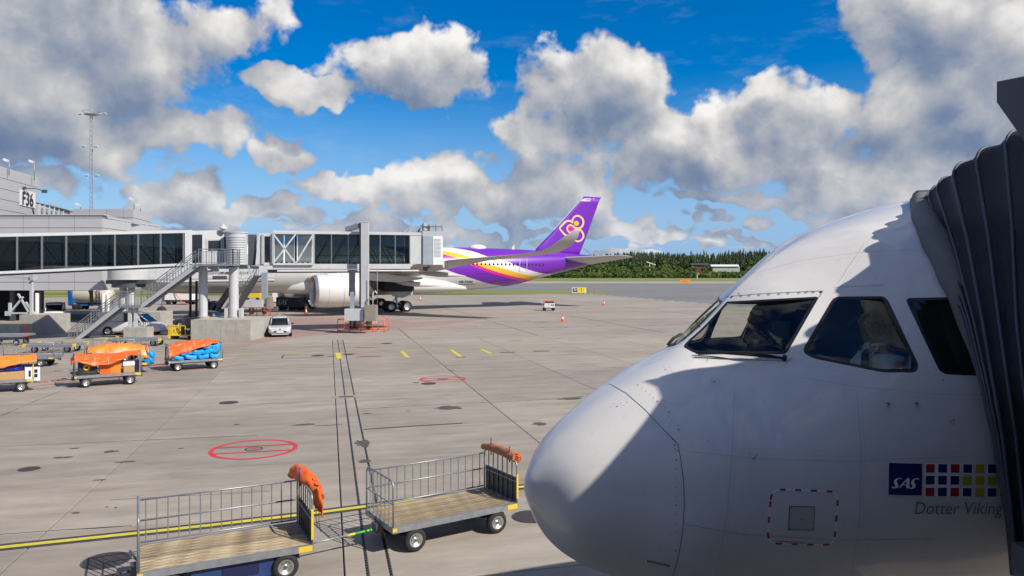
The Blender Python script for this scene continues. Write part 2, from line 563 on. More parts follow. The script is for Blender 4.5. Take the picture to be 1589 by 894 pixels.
def ground_mat(name, c_lo, c_hi, stain=.4, per_object=False, pink=True):
    m = bpy.data.materials.new(name); m.use_nodes = True
    k = NT(m.node_tree); b = k.n['Principled BSDF']
    P = k.node('ShaderNodeNewGeometry').outputs['Position']
    # worn streaks run along the apron's grid
    mp = k.node('ShaderNodeMapping'); mp.inputs['Rotation'].default_value = (0, 0, -AA); k.put(mp.inputs['Vector'], P)
    Q = mp.outputs[0]
    big = k.noise(k.vmath('MULTIPLY', Q, (.05, .11, 1)), 1.0, 4, .6)
    mid = k.noise(k.vmath('MULTIPLY', Q, (.5, 1.5, 1)), 1.0, 7, .66)
    fine = k.noise(P, 38, 6, .7)
    f = k.math('ADD', k.math('MULTIPLY', big, .38), k.math('ADD', k.math('MULTIPLY', mid, .40), k.math('MULTIPLY', fine, .22)))
    c = k.ramp(f, [(.39, c_lo), (.61, c_hi)])
    if per_object:
        oi = k.node('ShaderNodeObjectInfo')
        cc = k.vmath('SCALE', c); k.put(cc.node.inputs['Scale'], k.math('ADD', .90, k.math('MULTIPLY', oi.outputs['Random'], .17))); c = cc
    if stain:
        s1 = k.noise(k.vmath('MULTIPLY', Q, (.8, 1.1, 1)), 1.0, 8, .74, dist=.6)
        c = k.mix(k.math('MULTIPLY', k.smooth(s1, .66, .76), stain), c, (.085, .072, .062))
        s2 = k.noise(k.vmath('MULTIPLY', Q, (3.2, 6.0, 1)), 1.0, 8, .8)
        c = k.mix(k.math('MULTIPLY', k.smooth(s2, .69, .75), stain * 1.5), c, (.07, .06, .052))
        s3 = k.noise(k.vmath('MULTIPLY', Q, (.22, 2.2, 1)), 1.0, 5, .6)
        c = k.mix(k.math('MULTIPLY', k.smooth(s3, .56, .72), .16), c, (.16, .13, .11))
    k.put(b.inputs['Base Color'], c)
    b.inputs['Roughness'].default_value = .82
    b.inputs['Specular IOR Level'].default_value = .35
    bp = k.node('ShaderNodeBump'); bp.inputs['Strength'].default_value = .22; bp.inputs['Distance'].default_value = .006
    k.put(bp.inputs['Height'], k.noise(P, 30, 6, .7)); k.put(b.inputs['Normal'], bp.outputs[0])
    return m


M['slab'] = ground_mat('apron_concrete', (.235, .203, .168), (.395, .35, .296), .8, True)
M['apron'] = ground_mat('apron_concrete_far', (.255, .221, .183), (.39, .345, .292), .5)
M['joint'] = mat('joint_filler', (.05, .046, .042), .9, var=.3, vscale=6)
M['asphalt'] = ground_mat('asphalt', (.15, .148, .15), (.235, .228, .224), .2)
M['pale_strip'] = ground_mat('pale_shoulder', (.31, .28, .235), (.42, .385, .33), .1)
M['brick_red'] = ground_mat('red_painted_apron', (.29, .19, .165), (.36, .25, .215), .35)


def grass_mat():
    m = bpy.data.materials.new('grass'); m.use_nodes = True
    k = NT(m.node_tree); b = k.n['Principled BSDF']
    P = k.node('ShaderNodeNewGeometry').outputs['Position']
    n = k.noise(k.vmath('MULTIPLY', P, (.03, .10, 1)), 1.0, 6, .7)
    n2 = k.noise(P, .8, 6, .75)
    c = k.ramp(k.math('ADD', k.math('MULTIPLY', n, .6), k.math('MULTIPLY', n2, .4)), [(.35, (.11, .14, .025)), (.5, (.19, .21, .04)), (.66, (.29, .27, .09))])
    k.put(b.inputs['Base Color'], c); b.inputs['Roughness'].default_value = .9
    return m


M['grass'] = grass_mat()
# ================================================================== GROUND
def flat(name, pts, m, z, kind='structure', parent=None):
    mb = MB(); mb.poly([(p[0], p[1], z) for p in pts])
    o = mb.build(name, m, parent)
    if parent is None and kind: o['kind'] = kind
    return o


flat('grass_field', [(-4000, -400), (4000, -400), (4000, 6500), (-4000, 6500)], M['grass'], -.09)
apron = flat('apron', [AB(-260, -120), AB(330, -120), AB(330, 165), AB(-260, 165)], M['joint'], -.045)
A_LINES = [-62, -56, -50, -44, -38.5, -33, -27.6, -22.1, -16.6, -11.1, -5.3, .25, .625, 1.0, 6.0, 11.05, 16.1, 21.2, 26.4, 31.6, 36.8, 42]
B_LINES = [-8.4, -4.3, -.2, 3.9, 8, 12, 16, 20.1, 24.2, 27.7, 31.8, 36, 40.1, 44.2, 48.3, 52.4, 56.5]
slab_cache = {}


def slab_mesh(w, h):
    key = (round(w, 3), round(h, 3))
    if key not in slab_cache:
        mb = MB(); e = .012; zt = 0.0
        top = [(-w / 2 + e, -h / 2 + e, zt), (w / 2 - e, -h / 2 + e, zt), (w / 2 - e, h / 2 - e, zt), (-w / 2 + e, h / 2 - e, zt)]
        low = [(-w / 2, -h / 2, -.008), (w / 2, -h / 2, -.008), (w / 2, h / 2, -.008), (-w / 2, h / 2, -.008)]
        bot = [(x, y, -.04) for x, y, _ in low]
        mb.add(top + low + bot, [(0, 1, 2, 3)] + [(4 + i, 4 + (i + 1) % 4, (i + 1) % 4, i) for i in range(4)] + [(8 + i, 8 + (i + 1) % 4, 4 + (i + 1) % 4, 4 + i) for i in range(4)])
        slab_cache[key] = mb.mesh('concrete_slab', M['slab'])
    return slab_cache[key]


for i in range(len(A_LINES) - 1):
    for j in range(len(B_LINES) - 1):
        a0, a1, b0, b1 = A_LINES[i], A_LINES[i + 1], B_LINES[j], B_LINES[j + 1]
        ga = .05 if a0 in (.625, 1.0) else (.028 if a0 == .25 else .024)
        gb = .05 if a1 in (.625, 1.0) else (.028 if a1 == .25 else .024)
        a0 += ga / 2; a1 -= gb / 2; b0 += .013; b1 -= .013
        if a0 > -.1 and a1 < 1.1:                      # the strips between the drainage slots have no cross joints
            b1 += .013; b0 -= .0129
        c = AB((a0 + a1) / 2, (b0 + b1) / 2)
        inst('concrete_slab', slab_mesh(a1 - a0, b1 - b0), apron, (c.x, c.y, 0), (0, 0, AA))
# the apron beyond the slabs one can tell apart: the joints are too fine there
for q in [(-260, 165, 56.5, 165, 'far'), ]:
    pass
def ab_rect(name, a0, a1, b0, b1, m, z, **kw):
    return flat(name, [AB(a0, b0), AB(a1, b0), AB(a1, b1), AB(a0, b1)], m, z, **kw)


ab_rect('apron_field', -260, 330, 56.5, 165, M['apron'], 0.0, parent=apron)
ab_rect('apron_field', -260, -62, -120, 56.49, M['apron'], 0.0, parent=apron)
ab_rect('apron_field', 42, 330, -120, 56.49, M['apron'], 0.0, parent=apron)
ab_rect('apron_field', -61.99, 41.99, -120, -8.4, M['apron'], 0.0, parent=apron)
# faint long joints of the far apron, real grooves filled with tar
mb = MB()
for a in (-78, -52, -36, -22, -5.3, 6, 16.1, 27, 42, 58, 80):
    mb.beam(AB(a, 56.6, .002), AB(a, 164, .002), .07, .004)
for b in (64.7, 73, 79.6, 88, 98, 110, 125, 143):
    mb.beam(AB(-250, b, .002), AB(320, b, .002), .08, .004)
mb.build('tar_joint', M['joint'], apron)
# taxiway, shoulders and grass strips
def ground_quad(name, m, z, y_near, y_far, x0=-900, x1=900, tilt=0.0):
    pts = [(x0, y_near + x0 * tilt, 0), (x1, y_near + x1 * tilt, 0), (x1, y_far, 0), (x0, y_far, 0)]
    return flat(name, pts, m, z)


g0 = G(889, 454); g1 = G(1103, 472)
dd = (g1 - g0).normalized(); far0 = g0 - dd * 5; near1 = g0 + dd * 300
flat('taxiway', [(-900, 205), (far0.x, 205), (g0.x, g0.y), (g1.x, g1.y), (near1.x, near1.y), (near1.x + 700, near1.y), (900, 345), (-900, 345)], M['asphalt'], .012)
flat('pale_shoulder', [(-900, 345), (900, 345), (900, 412), (-900, 412)], M['pale_strip'], .010)
flat('grass_strip', [(-900, 172), (20, 172), (27, 190), (18, 206), (-900, 206)], M['grass'], .020)
mb = MB()
for t in range(0, 60):
    p = g0 + dd * (4 + t * 4.2)
    mb.beam(p + Vector((0, 0, .019)), p + dd * 2.5 + Vector((0, 0, .019)), .35, .006)
struct(mb.build('white_edge_line', M['marking_white']))
mb = MB()
mb.beam((-300, 250, .02), (500, 262, .02), .8, .004); mb.beam((60, 330, .02), (300, 318, .02), 1.0, .004)
mb.beam((95, 226, .02), (260, 214, .02), .6, .004)
struct(mb.build('white_taxiway_line', M['marking_white']))
flat('perimeter_road', [(-900, 655), (900, 655), (900, 672), (-900, 672)], M['pale_strip'], -.05)

# ---- painted markings
def line(pts, w, z=.006, name='painted_line', m='marking_yellow', thing_=False):
    mb = MB(); pts = [Vector((p[0], p[1], 0)) for p in pts]
    L = []; Rr = []
    for i, p in enumerate(pts):
        d = (pts[min(i + 1, len(pts) - 1)] - pts[max(i - 1, 0)]).normalized()
        n = Vector((-d.y, d.x, 0)) * w / 2
        L.append((p + n).to_tuple()); Rr.append((p - n).to_tuple())
    for i in range(len(pts) - 1):
        mb.add([(*Rr[i][:2], z), (*Rr[i + 1][:2], z), (*L[i + 1][:2], z), (*L[i][:2], z)], [(0, 1, 2, 3)])
    return struct(mb.build(name, M[m]))


curve = [G(-60, 856), G(0, 850), G(110, 838.5), G(205, 828.5), G(330, 815), G(485, 797), G(568, 786), G(680, 772), G(800, 757), G(900, 744)]
line(curve, .40, .004, 'line_border', 'marking_black')
line(curve, .15, .008, 'yellow_guide_line')
line([G(300, 551.5), G(520, 548), G(700, 541.5), G(1000, 533.5), G(1300, 526)], .10, .006, 'yellow_stand_line')
line([G(-30, 612), G(0, 606.5), G(100, 594), G(240, 580), G(385, 565)], .07, .006, 'red_safety_line', 'marking_red')
line([G(-20, 556), G(60, 557), G(100, 556.5), G(300, 570), ], .05, .006, 'red_safety_line', 'marking_red')
for q in ([(623, 545.5), (633, 555)], [(700, 543), (715, 554)], [(746, 542), (762, 549)]):
    line([G(*q[0]), G(*q[1])], .24, .010, 'yellow_bar_marking')
for q in ([(708, 554.5), (722, 554)], [(776, 547), (800, 546.5)], [(828, 545.5), (852, 545)], [(509, 553), (519, 553)]):
    line([G(*q[0]), G(*q[1])], .30, .009, 'dark_bar_marking', 'marking_black')
line([G(524, 548), G(527, 557)], .32, .010, 'yellow_block_marking')
for q in ([(549, 540), (585, 539)], [(553, 554), (594, 552.5)]):
    line([G(*q[0]), G(*q[1])], .26, .008, 'red_bar_marking', 'marking_red')
    a, b = Vector(G(*q[0])), Vector(G(*q[1]))
    line([a.lerp(b, .14), a.lerp(b, .86)], .13, .012, 'grey_bar_fill', 'marking_black')
line([G(437, 556), G(440, 551), ], .08, .006, 'lettering_line', 'marking_black')
line([G(440, 550.5), G(515, 549.5)], .05, .006, 'box_outline', 'marking_black'); line([G(437, 556), G(512, 555)], .05, .006, 'box_outline', 'marking_black')
# red circle markings with two bars
def circle_mark(px, py, r, inner=True, bars=True, w=.13):
    c = G(px, py); mb = MB()
    mb.ring((c.x, c.y, .006), r - w, r, 56)
    if bars:
        for s_ in (-1, 1):
            off = .30 * r * s_; half = math.sqrt((r - w * .5) ** 2 - off ** 2)
            p0 = c + EB * off - EA * half; p1 = c + EB * off + EA * half
            n = EB * .045
            mb.add([(p0 - n).to_tuple()[:2] + (.010,), (p1 - n).to_tuple()[:2] + (.010,), (p1 + n).to_tuple()[:2] + (.010,), (p0 + n).to_tuple()[:2] + (.010,)], [(0, 1, 2, 3)])
    o = struct(mb.build('red_circle_marking', M['marking_red']))
    if inner:
        mb = MB(); mb.disc((c.x, c.y, .006), .22); mb.build('worn_emblem', M['asphalt'], o)
        mb = MB(); mb.ring((c.x, c.y, .010), .22, .25); mb.build('emblem_ring', M['marking_black'], o)
        mb = MB(); mb.disc((c.x + .01, c.y, .013), .07); mb.build('emblem_dot', M['marking_red'], o)


circle_mark(394, 697, 1.20); circle_mark(687, 588.5, 1.09)
circle_mark(859, 508, 1.3, False, False, .10); circle_mark(800, 498, 1.5, False, False, .08)
circle_mark(712, 507, 1.7, False, False, .09); circle_mark(905, 492, 1.6, False, False, .08)
# dark stains, tarred patch strips, covers
def patch(name, px, py, w, h, m, z=.007, seed=0, ragged=.38):
    r_ = random.Random(seed + int(px * 7 + py)); c = G(px, py); mb = MB(); pts = []
    for i in range(22):
        t = 2 * PI * i / 22; q = 1 + r_.uniform(-ragged, ragged)
        p = c + EA * (w / 2 * math.cos(t) * q) + EB * (h / 2 * math.sin(t) * q); pts.append((p.x, p.y, z))
    mb.poly(pts); return struct(mb.build(name, m))


M['stain'] = mat('tar_stain', (.085, .075, .066), .8, var=.45, vscale=9)
for (px, py, w, h) in [(696, 633, .95, .75), (570, 642, .35, .18), (634, 638, .2, .12), (837, 658, .42, .42), (885, 619, .9, .5), (474, 659, .75, .22), (512, 660, .9, .08),
                       (563, 688, .4, .9), (566, 716, .28, .35), (172, 701, .42, .24), (98, 710, .42, .17), (115, 696, .3, .1), (45, 728, .5, .16), (281, 696, .2, .08), (193, 717, .45, .14), (118, 796, .16, .12),
                       (700, 575, .35, .12), (645, 594, .3, .2), (840, 500, 1.5, .5), (930, 505, 1.3, .3), (800, 529, 1.1, .2), (180, 788, .06, .06), (166, 787, .06, .06), (368, 659, .2, .13), (156, 745, .3, .08)]:
    patch('tar_stain', px, py, w, h, M['stain'])
def crack(p0, p1, seed, w=.028, amp=.022):
    r_ = random.Random(seed); a = G(*p0); b = G(*p1); n_ = max(6, int((b - a).length / .35)); d = (b - a).normalized(); s_ = Vector((-d.y, d.x, 0)); o_ = 0; pts = []
    for i in range(n_ + 1):
        o_ = o_ * .8 + r_.uniform(-amp, amp); q_ = a.lerp(b, i / n_) + s_ * o_; pts.append(q_)
    line(pts, w, .005, 'tarred_crack', 'marking_black')


for i, (a_, b_, w_) in enumerate([((556, 635), (886, 618), .03), ((886, 618), (905, 615), .06), ((400, 627), (518, 622), .022), ((556, 622), (890, 607), .018), ((0, 693), (205, 684), .022), ((205, 684), (400, 676), .03), ((0, 829.5), (205, 816), .026), ((717, 657), (840, 652), .016),
                                  ((172, 776), (420, 762), .014), ((60, 640), (400, 628.5), .014), ((0, 646), (95, 606), .016), ((400, 590), (520, 588), .014), ((560, 588), (640, 585), .02), ((455, 602), (518, 600), .03)]):
    crack(a_, b_, i + 5, w_)
line([G(564, 666.5), G(640, 661.5), G(717, 657)], .13, .006, 'tar_patch_strip', 'marking_black')
M['castiron'] = mat('cast_iron', (.075, .066, .06), .6, .4, var=.3, vscale=30, bump=.8, bscale=60)
def manhole(px, py, r, label):
    c = G(px, py); t = thing('manhole_cover', label, 'manhole cover', (c.x, c.y, 0), 0, 'covers set in the apron')
    mb = MB(); mb.cyl((0, 0, -.02), (0, 0, .008), r * .93, n=28); mb.build('lid', M['castiron'], t)
    mb = MB(); mb.ring((0, 0, .007), r * .95, r, 28); mb.build('rim', M['steel_dark'], t)


manhole(355, 625, .36, 'dark round manhole cover above the nearest red circle marking')
manhole(665, 595.5, .34, 'dark round manhole cover touching the smaller red circle marking')
manhole(600, 533, .4, 'small dark manhole cover near the red bar markings')
manhole(493, 552, .4, 'dark oval looking cover left of the yellow block marking')
manhole(541, 550, .35, 'small cover just right of the yellow block marking')
manhole(45, 728, .25, 'worn grey manhole cover at far left on bare concrete')
manhole(824, 802, .40, 'large round cover beside the airliner nose and right cart wheel')
manhole(165, 870, .40, 'large ribbed cover under the barred shadow of the nearest cart')
c = G(536, 616); t = thing('drain_frame', 'pale rectangular drain frame with dark grate across the three slots', 'drain', (c.x, c.y, 0), AA)
mb = MB(); w, h = 1.05, .62
for lo, hi in (((-w / 2, -h / 2, 0), (w / 2, -h / 2 + .17, .012)), ((-w / 2, h / 2 - .17, 0), (w / 2, h / 2, .012)), ((-w / 2, -h / 2 + .17, 0), (-.26, h / 2 - .17, .012)), ((.32, -h / 2 + .17, 0), (w / 2, h / 2 - .17, .012))):
    mb.bx(lo, hi)
mb.build('concrete_frame', M['slab'], t)
mb = MB()
for i in range(14): mb.bx((-.25 + i * .041, -.13, 0), (-.228 + i * .041, .13, .014))
mb.build('grate', M['steel_dark'], t)
mb = MB(); mb.bx((-.26, -.14, -.01), (.32, .14, .003)); mb.build('grate_bed', M['marking_black'], t)
mb = MB()
for i in range(440):                                   # grating bars of the middle slot
    b = 12 + i * .115
    p = AB(.625, b); mb.box((p.x, p.y, -.004), (.05, .05, .006), rz=AA)
    if i < 260: p = AB(1.0, b * 1.0); mb.box((p.x, p.y, -.006), (.05, .04, .006), rz=AA)
struct(mb.build('slot_grating', M['steel_dark']), 'stuff')
# red painted parking field by the boarding bridges
red = [G(400, 533), G(470, 522), G(560, 514.5), G(700, 503), G(760, 494), G(640, 500), G(560, 492), G(430, 492), G(395, 492), G(240, 500), G(240, 522)]
flat('red_painted_area', [(p.x, p.y) for p in red], M['brick_red'], .005)

# ================================================================== NEAR AIRLINER
NX, NY, NZ, PSI, QAMP = 0.10099, 5.81726, 3.8714, 0.3471436, 0.6315
ST = np.array([0, .06, .25, .6, 1.0, 1.4, 1.62, 2.1, 2.6, 3.2, 4.0, 5.0, 6.5]); TT = np.array([-.549, -.4, -.188, .068, .286, .504, .662, 1.079, 1.382, 1.617, 1.831, 2.001, 2.072])
SB = np.array([0, .06, .25, .6, 1.0, 1.6, 2.4, 3.5, 5.0, 6.5]); BB = np.array([-.533, -.749, -1.049, -1.27, -1.407, -1.585, -1.765, -1.929, -2.05, -2.07])
SW = np.array([0, .06, .25, .6, 1.0, 1.6, 2.4, 3.2, 4.2, 5.5, 6.5]); WW = np.array([-.02, .146, .478, .749, 1.028, 1.216, 1.52, 1.766, 1.909, 1.97, 1.975])


def pchip(x, y, q):
    h = np.diff(x); d = np.diff(y) / h; m = np.zeros_like(y)
    for i in range(1, len(x) - 1):
        if d[i - 1] * d[i] > 0:
            w1 = 2 * h[i] + h[i - 1]; w2 = h[i] + 2 * h[i - 1]; m[i] = (w1 + w2) / (w1 / d[i - 1] + w2 / d[i])
    m[0] = d[0]; m[-1] = d[-1]
    q = np.clip(q, x[0], x[-1])
    k = np.clip(np.searchsorted(x, q) - 1, 0, len(x) - 2); t = (q - x[k]) / h[k]
    return (2 * t**3 - 3 * t**2 + 1) * y[k] + (t**3 - 2 * t**2 + t) * h[k] * m[k] + (-2 * t**3 + 3 * t**2) * y[k + 1] + (t**3 - t**2) * h[k] * m[k + 1]


_us = np.linspace(0, math.sqrt(6.5), 900)
def _smooth(v, keep):
    w = np.exp(-.5 * (np.arange(-22, 23) / 9.0) ** 2); w /= w.sum()
    p = np.concatenate([2 * v[0] - v[22:0:-1], v, 2 * v[-1] - v[-2:-24:-1]])
    return np.convolve(p, w, 'valid')
_T = _smooth(pchip(np.sqrt(ST), TT, _us), 0); _B = _smooth(pchip(np.sqrt(SB), BB, _us), 0); _W = _smooth(pchip(np.sqrt(SW), WW, _us), 0)
_T[0] = _B[0] = -.538; _W[0] = 0


def prof(s):
    u = np.sqrt(np.clip(s, 0, 6.5))
    T = np.interp(u, _us, _T); B = np.interp(u, _us, _B); W = np.maximum(np.interp(u, _us, _W), 0)
    return T, B, W, B + (T - B) * .46


def qexp(s):
    """the upper section is roof-shaped round the flat windscreen panes"""
    sm = lambda x: np.clip(x, 0, 1) ** 2 * (3 - 2 * np.clip(x, 0, 1))
    return 1 + QAMP * sm((s - 1.15) / .5) * (1 - sm((s - 2.2) / .9))


def fus(s, a):
    """local (x aft, y starboard, z up) of the hull at station s, angle a (0 = port side, 90 deg = crown)"""
    T, B, W, zw = prof(s)
    sn = np.sin(a); cs = np.cos(a)
    cs = np.sign(cs) * np.abs(cs) ** np.where(sn > 0, qexp(s), 1.0)
    return np.stack([s + 0 * a, -W * cs, NZ + zw + np.where(sn > 0, T - zw, zw - B) * sn], -1)


def fus_n(s, a):
    e = 1e-3
    du = fus(s + e, a) - fus(np.maximum(s - e, 0), a); dv = fus(s, a + e) - fus(s, a - e)
    n = np.cross(dv, du); n /= (np.linalg.norm(n, axis=-1, keepdims=True) + 1e-12)
    c = fus(s, a); ctr = np.stack([c[..., 0] + .4, 0 * c[..., 0], NZ + prof(s)[3] + 0 * c[..., 0]], -1)
    sg = np.sign(((c - ctr) * n).sum(-1, keepdims=True)); sg[sg == 0] = 1
    return n * sg


jet = thing('airliner_nose', 'white airliner nose close up with cockpit windows, docked at right', 'airliner', (NX, NY, 0), PSI)
JM = parent_matrix(jet); JMi = JM.inverted()
sg_ = np.concatenate([.3 * np.linspace(0, 1, 24) ** 2, np.linspace(.33, 6.5, 150)]); ag_ = np.linspace(-PI / 2, 1.5 * PI, 181)
_S, _A = np.meshgrid(sg_, ag_, indexing='ij'); _P = fus(_S, _A)
_vs = [tuple(JM @ Vector(p)) for p in _P.reshape(-1, 3)]
na = len(ag_)
_fs = [(i * na + j, i * na + j + 1, (i + 1) * na + j + 1, (i + 1) * na + j) for i in range(len(sg_) - 1) for j in range(na - 1)]
HULL = BVHTree.FromPolygons(_vs, _fs)


def hull_hit(px, py):
    loc, nrm, idx, dist = HULL.ray_cast(Vector((0, 0, H)), ray(px, py))
    return loc


def hull_sa(px, py):
    w = hull_hit(px, py)
    if w is None: return None
    l = JMi @ w
    T, B, W, zw = prof(np.array(l.x)); z = l.z - NZ
    hz = (T - zw) if z > zw else (zw - B)
    cy = -l.y / float(W)
    if z > zw: cy = math.copysign(abs(cy) ** (1 / float(qexp(np.array(l.x)))), cy)
    a = math.atan2((z - zw) / hz, cy)
    return float(l.x), float(a)


def hull_local(s, a, off=0.0):
    s = np.array(float(s)); a = np.array(float(a))
    return Vector(fus(s, a) + fus_n(s[None], a[None])[0] * off)


def on_hull(px, py, off=.003):
    q = hull_sa(px, py)
    return None if q is None else hull_local(*q, off)


def round_poly(pts, r, n=5):
    out = []
    N = len(pts)
    for i in range(N):
        p = Vector(pts[i]); a = Vector(pts[i - 1]); b = Vector(pts[(i + 1) % N])
        da = (a - p); db = (b - p); rr = min(r, da.length * .45, db.length * .45)
        p0 = p + da.normalized() * rr; p1 = p + db.normalized() * rr
        for k in range(n + 1):
            t = k / n; out.append(p0 * (1 - t) ** 2 + p * 2 * t * (1 - t) + p1 * t * t)
    return out


def densify(pts, step):
    out = []
    for i in range(len(pts)):
        a = pts[i]; b = pts[(i + 1) % len(pts)]; n = max(1, int((b - a).length / step))
        for k in range(n): out.append(a.lerp(b, k / n))
    return out


WIN_PX = [[(1062.5, 534.5), (1124.6, 468.3), (1271.5, 460.3), (1220, 549.8), (1078.3, 548.3), (1061, 538.5)],
          [(1294, 460.5), (1371, 459.8), (1378, 466), (1425, 565.6), (1424, 575), (1416, 578.5), (1370, 578), (1263, 556.5), (1248, 548.5), (1246.5, 541)],
          [(1404, 462.8), (1582, 459), (1612, 587), (1466, 581), (1457, 574.6)]]
wins = []
for k, wp in enumerate(WIN_PX):
    pts = round_poly([(x, y) for x, y in wp], 9 if k else 6)
    pts = densify([Vector((p[0], p[1])) for p in pts], 9)
    sa = []
    for p in pts:
        q = hull_sa(p[0], p[1])
        if q is None: continue
        s_, a_ = q
        # the front panes stop short of the centre post
        T, B, W, zw = prof(np.array(s_))
        lim = math.acos(min(1, (.030 / float(W)) ** (1 / float(qexp(np.array(s_))))))
        sa.append((s_, min(a_, lim)))
    out = [sa[0]]
    for q in sa[1:]:
        if (Vector(q) - Vector(out[-1])).length > .008: out.append(q)
    wins.append(out)
wins_all = wins + [[(s_, PI - a_) for s_, a_ in w][::-1] for w in wins]


def in_poly(p, poly):
    x, y = p; c = False; j = len(poly) - 1
    for i in range(len(poly)):
        xi, yi = poly[i]; xj, yj = poly[j]
        if (yi > y) != (yj > y) and x < (xj - xi) * (y - yi) / (yj - yi) + xi: c = not c
        j = i
    return c


def seg_dist(p, poly):
    best = 9; px, py = p
    for i in range(len(poly)):
        ax, ay = poly[i - 1]; bx, by = poly[i]; dx, dy = bx - ax, by - ay
        t = max(0, min(1, ((px - ax) * dx + (py - ay) * dy) / (dx * dx + dy * dy + 1e-12)))
        best = min(best, math.hypot(px - ax - t * dx, py - ay - t * dy))
    return best


def build_hull():
    S0 = list(.3 * np.linspace(0, 1, 18) ** 2) + list(np.linspace(.34, 1.2, 22)); S1 = list(np.linspace(1.2, 3.5, 60)); S2 = list(np.linspace(3.5, 6.5, 30)) + [8, 10, 13, 17, 22, 27]
    A = np.linspace(-PI / 2, 1.5 * PI, 129)
    V = []; F_ = []
    def grid(SS):
        o = len(V)
        for s_ in SS:
            for a_ in A: V.append((s_, a_))
        n = len(A)
        for i in range(len(SS) - 1):
            for j in range(n - 1):
                F_.append((o + i * n + j, o + (i + 1) * n + j, o + (i + 1) * n + j + 1, o + i * n + j + 1))
    grid(S0); grid(S2)
    pts = []
    boxes = [(min(q[0] for q in w) - .06, max(q[0] for q in w) + .06, min(q[1] for q in w) - .06, max(q[1] for q in w) + .06) for w in wins_all]
    for s_ in S1:
        for a_ in A:
            ok = True
            for w, b in zip(wins_all, boxes):
                if b[0] < s_ < b[1] and b[2] < a_ < b[3]:
                    if in_poly((s_, a_), w) or seg_dist((s_, a_), w) < .016: ok = False; break
            if ok: pts.append((float(s_), float(a_)))
    edges = []
    for w in wins_all:
        o = len(pts); pts += w
        edges += [(o + i, o + (i + 1) % len(w)) for i in range(len(w))]
    vo, eo, fo, ov, oe, of = delaunay_2d_cdt([Vector(p) for p in pts], edges, [], 0, 1e-5)
    o = len(V); V.extend([(v.x, v.y) for v in vo])
    for f in fo:
        cx_ = sum(vo[i].x for i in f) / len(f); cy_ = sum(vo[i].y for i in f) / len(f)
        if any(b[0] < cx_ < b[1] and b[2] < cy_ < b[3] and in_poly((cx_, cy_), w) for w, b in zip(wins_all, boxes)): continue
        F_.append(tuple(o + i for i in f))
    s_ = np.array([v[0] for v in V]); a_ = np.array([v[1] for v in V])
    P = fus(s_, a_); N = fus_n(s_, a_)
    N[s_ < 1e-4] = (-1, 0, 0)
    me = bpy.data.meshes.new('fuselage')
    # wind every face outwards
    FF = []
    for f in F_:
        n = np.cross(P[f[1]] - P[f[0]], P[f[2]] - P[f[0]])
        FF.append(f if (n @ N[f[0]]) >= 0 else f[::-1])
    me.from_pydata([tuple(p) for p in P], [], FF)
    me.polygons.foreach_set('use_smooth', [True] * len(FF))
    me.normals_split_custom_set_from_vertices([tuple(n) for n in N])
    return me


def hull_paint():
    m = bpy.data.materials.new('airliner_paint'); m.use_nodes = True
    k = NT(m.node_tree); b = k.n['Principled BSDF']
    tc = k.node('ShaderNodeTexCoord').outputs['Object']
    n = k.noise(k.vmath('MULTIPLY', tc, (1, 1, 2.2)), 1.3, 6, .65)
    c = k.ramp(n, [(.3, (.68, .66, .635)), (.7, (.75, .735, .71))])
    sp = k.noise(tc, 26, 3, .6)
    c = k.mix(k.math('MULTIPLY', k.smooth(sp, .735, .76), .5), c, (.22, .19, .16))
    st = k.noise(k.vmath('MULTIPLY', tc, (7, 7, 1.1)), 1.6, 6, .7)
    c = k.mix(k.math('MULTIPLY', k.smooth(st, .55, .78), .18), c, (.30, .28, .26))
    k.put(b.inputs['Base Color'], c)
    b.inputs['Roughness'].default_value = .34
    k.put(b.inputs['Roughness'], k.math('ADD', .26, k.math('MULTIPLY', n, .16)))
    b.inputs['Coat Weight'].default_value = .55; b.inputs['Coat Roughness'].default_value = .06
    # very slight skin waviness between frames
    bp = k.node('ShaderNodeBump'); bp.inputs['Strength'].default_value = .12; bp.inputs['Distance'].default_value = .05
    k.put(bp.inputs['Height'], k.noise(tc, 1.7, 3, .5)); k.put(b.inputs['Coat Normal'], bp.outputs[0])
    k.put(b.inputs['Normal'], bp.outputs[0])
    return m


M['hull'] = hull_paint()
me = build_hull(); me.materials.append(M['hull'])
hull = bpy.data.objects.new('fuselage', me); COL.objects.link(hull); hull.parent = jet
# inner lining that closes the cockpit: floor, rear wall, glareshield
M['lining'] = mat('cockpit_lining', (.03, .033, .036), .7, var=.1)
M['panelgrey'] = mat('instrument_panel', (.05, .06, .075), .5, var=.3, vscale=30)
mb = MB()
ring = [Vector(fus(np.array(3.85), np.array(a))) for a in np.linspace(0, 2 * PI, 40, endpoint=False)]
ctr = Vector((3.85, 0, NZ)); mb.poly([ctr + (p - ctr) * .985 for p in ring])
mb.build('cockpit_bulkhead', M['lining'], jet)
mb = MB(); mb.bx((1.5, -1.15, NZ - .75), (3.6, 1.15, NZ - .70)); mb.build('cockpit_floor', M['lining'], jet)
mb = MB()
mb.add([(1.66, -.55, NZ + .34), (1.66, .55, NZ + .34), (2.02, .98, NZ + .38), (2.02, -.98, NZ + .38), (1.66, -.7, NZ + .05), (1.66, .7, NZ + .05), (2.0, .98, NZ - .3), (2.0, -.98, NZ - .3)],
       [(0, 1, 2, 3), (3, 2, 6, 7), (0, 3, 7, 4), (1, 5, 6, 2), (0, 4, 5, 1)])
mb.build('glareshield', M['panelgrey'], jet)
mb = MB(); mb.bx((2.55, -.28, NZ + 1.0), (3.1, .28, NZ + 1.08)); mb.build('overhead_panel', M['panelgrey'], jet)
